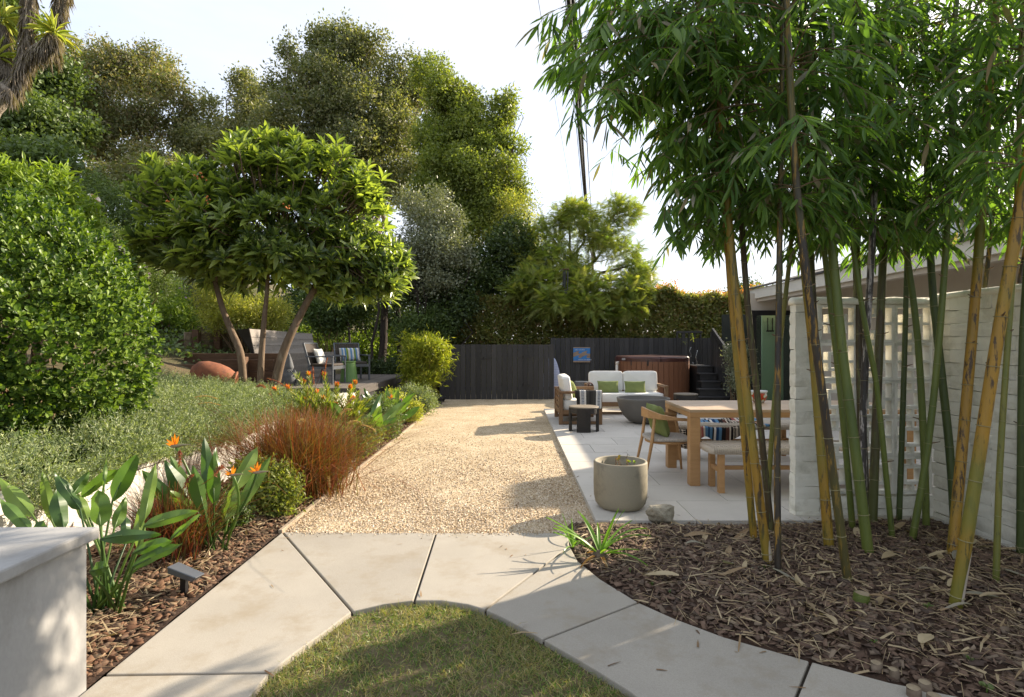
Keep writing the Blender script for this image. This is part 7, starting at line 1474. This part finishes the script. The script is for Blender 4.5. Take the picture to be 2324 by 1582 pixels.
# leucadendron with orange tips
def leuca():
    r = np.random.default_rng(191); base = g(760, 1065, .03); base.y += 1.2; base.x = -2.55; D = base.y; t = thing('conebush', 'conebush shrub with narrow leaves and flame orange tips', 'shrub', base); tips = [(625, 885), (655, 880), (672, 850), (690, 868), (705, 905), (720, 890), (735, 850), (742, 878), (760, 920), (775, 900), (800, 905), (806, 870), (812, 890), (795, 880), (640, 905), (690, 905), (735, 905), (820, 912), (765, 875), (665, 900), (612, 900), (700, 850), (838, 905), (780, 935), (715, 925), (650, 925)]; pos = []; dr = []; fp = []; fd = []
    tips = tips + [(x_ + float(r.uniform(-25, 25)), y_ + float(r.uniform(20, 75))) for (x_, y_) in tips] + [(x_ + float(r.uniform(-30, 30)), y_ + float(r.uniform(25, 70))) for (x_, y_) in tips[:14]]; nfl = 26
    for i, (x, y) in enumerate(tips):
        e = at(x, y, D + r.uniform(-.4, .4)); P = droop(base + Vector((r.normal(0, .08), r.normal(0, .08), .1)), e, r, .03, 9); mb = MB(); mb.tube([p - base for p in P], list(np.linspace(.008, .004, 9)), 5); obj('stem', mb, MT['twig'], t); ax = (P[-1] - P[-2]).normalized()
        for k in range(80):
            u = .2 + .78 * k / 79; f = u * 8; j = min(int(f), 7); p = P[j].lerp(P[j + 1], f - j); a = k * 2.4; sd_ = Vector((math.cos(a), math.sin(a), 0)); pos.append(p); dr.append(ax * .8 + sd_ * .6)
        if i % 5 not in (2, 4) and i < nfl:
            for k in range(14): a = k * 2.4; fp.append(e - ax * .02); fd.append(ax * (1.2 - .05 * k) + Vector((math.cos(a), math.sin(a), 0)) * (.12 + .022 * k))
    pos = np.array([tuple(p) for p in pos]); dr = np.array([tuple(p) for p in dr]); n = len(pos); leaves(t, LEAF2, pos, frames(dr, rdirs(n, r)), np.stack([np.full(n, .02), r.uniform(.07, .11, n), np.full(n, .06)], 1), LM['leuca'])
    fp = np.array([tuple(p) for p in fp]); fd = np.array([tuple(p) for p in fd]); n = len(fp); leaves(t, LEAF6, fp, frames(fd, rdirs(n, r)), np.stack([np.full(n, .022), r.uniform(.06, .09, n), np.full(n, .08)], 1), LM['leucaflower'], name='bracts')
leuca()
shrub('border_shrub', 'compact fresh green shrub near the orange flowers in the bark', 'shrub', [(605, 1105, 66, 58, 5.2), (570, 1090, 52, 46, 5.3), (640, 1130, 40, 40, 5.1)], 900, 10, .04, .045, .4, LM['green'], 201, base=LEAF6, ground=.03, stem_r=.008, nparts=60)
shrub('border_shrub', 'loose low green seedling bush beside the smaller red grass tuft', 'shrub', [(520, 1160, 34, 30, 4.7), (495, 1180, 26, 22, 4.6)], 260, 10, .035, .04, .35, LM['ivy'], 202, base=LEAF6, ground=.03, stem_r=.006)
shrub('border_shrub', 'fine leaved green shrub under the flame tipped conebush', 'shrub', [(800, 1010, 45, 45, 7.6), (830, 990, 40, 40, 7.9), (770, 1000, 40, 50, 7.6)], 600, 10, .05, .05, .3, LM['green'], 203, ground=.03, stem_r=.008)
shrub('border_shrub', 'grey green soft shrub between the bird of paradise clumps', 'shrub', [(850, 935, 45, 35, 9.6), (880, 960, 30, 30, 9.2)], 520, 10, .06, .055, .3, LM['ivy'], 205, ground=.03, stem_r=.008)
t = shrub('border_shrub', 'pale yellow green shrub with small magenta flowers by the gravel', 'shrub', [(918, 922, 32, 24, 11.2), (935, 935, 20, 20, 11), (895, 905, 25, 20, 11.4)], 520, 10, .06, .05, .4, LM['yellowgreen'], 207, ground=.03, stem_r=.008)
flowers('', (905, 908, 28, 20, 11.2), 16, .03, LM['purple'], 5, parent=t)
shrub('border_shrub', 'dark green bushy plant below the golden bamboo clump', 'shrub', [(955, 905, 28, 24, 12.6), (975, 915, 20, 18, 12.4), (935, 895, 25, 20, 12.8)], 620, 10, .06, .055, .28, LM['rosemary'], 209, ground=.03, stem_r=.008)
shrub('golden_bamboo', 'clump of golden fine leaved bamboo at the corner of the deck', 'bamboo', [(955, 805, 42, 42, 14.4), (975, 815, 35, 50, 14.3), (940, 830, 28, 45, 14.5), (985, 800, 30, 25, 14.3), (965, 862, 28, 28, 14.2)], 1150, 12, .09, .13, .12, LM['nandina'], 211, ground=.03, stem_r=.012, nst=8, shell=.45)
shrub('white_flower_shrub', 'silvery small leaved shrub beside the black stair railing', 'shrub', [(1668, 800, 16, 30, 13.6), (1674, 850, 16, 45, 13.5), (1682, 830, 16, 50, 13.8)], 620, 12, .08, .06, .5, LM['silver'], 213, ground=-.02, stem_r=.012)
# greenery far right behind the house corner and reflected garden
shrub('shade_shrub', 'dark evergreen seen past the corner of the house', 'shrub', [(1690, 690, 50, 40, 20), (1740, 690, 60, 40, 22)], 500, 14, .16, .12, .5, LM['dark'], 215, ground=-.02)

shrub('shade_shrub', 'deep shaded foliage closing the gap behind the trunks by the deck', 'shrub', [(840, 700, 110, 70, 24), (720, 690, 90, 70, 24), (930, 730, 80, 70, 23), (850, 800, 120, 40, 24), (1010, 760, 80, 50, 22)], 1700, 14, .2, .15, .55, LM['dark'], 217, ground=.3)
# ================================================================ OVERHEAD WIRES
def wire(label, p0, p1, r0, sag, m, grp):
    n = 24; mb = MB(); a = Vector(p0); b = Vector(p1); mid = a.lerp(b, .5); pts = [a.lerp(b, k / n) - mid + Vector((0, 0, -sag * 4 * (k / n) * (1 - k / n))) for k in range(n + 1)]; mb.tube(pts, r0, 6); o = obj('overhead_cable', mb, m, label=label, cat='cable', group=grp); o.location = mid
pole = gz(1345, 62); pole.z = -.08; t = thing('utility_pole', 'distant wooden utility pole carrying the overhead cables', 'utility pole', pole); mb = MB(); mb.tube([(0, 0, 0), (0, 0, 13.5)], [.17, .12], 10); obj('pole', mb, MT['bark'], t); mb = MB(); mb.bx(-1.2, 1.2, -.06, .06, 12.2, 12.35); obj('crossarm', mb, MT['bark'], t)
pt = Vector((pole.x, pole.y, 0))
wire('thick black twisted overhead cable, the heavier of the pair', at(1288, -40, 9), Vector((pt.x - .15, 62, 11.2)), .042, .9, MT['cable'], 'overhead cables')
wire('thick black overhead cable running beside the heavier one', at(1298, -40, 9.3), Vector((pt.x - .05, 62, 10.6)), .036, .9, MT['cable'], 'overhead cables')
wire('thin silver overhead wire next to the black cables', at(1312, -40, 10), Vector((pt.x + .2, 62, 11.7)), .016, .8, MT['cable_thin'], 'overhead cables')
wire('faint thin wire slanting towards the jacaranda on the oak side', at(1215, -40, 12), Vector((pt.x - 1.1, 62, 12.35)), .006, .6, MT['cable_thin'], 'overhead cables')
wire('faint thin wire close to the hanging bamboo leaves', at(1440, -40, 12), Vector((pt.x + 1.1, 62, 12.35)), .006, .6, MT['cable_thin'], 'overhead cables')
wire('slim black overhead wire beside the thick pair', at(1280, -40, 9.6), Vector((pt.x - .3, 62, 11.0)), .009, .9, MT['cable'], 'overhead cables')
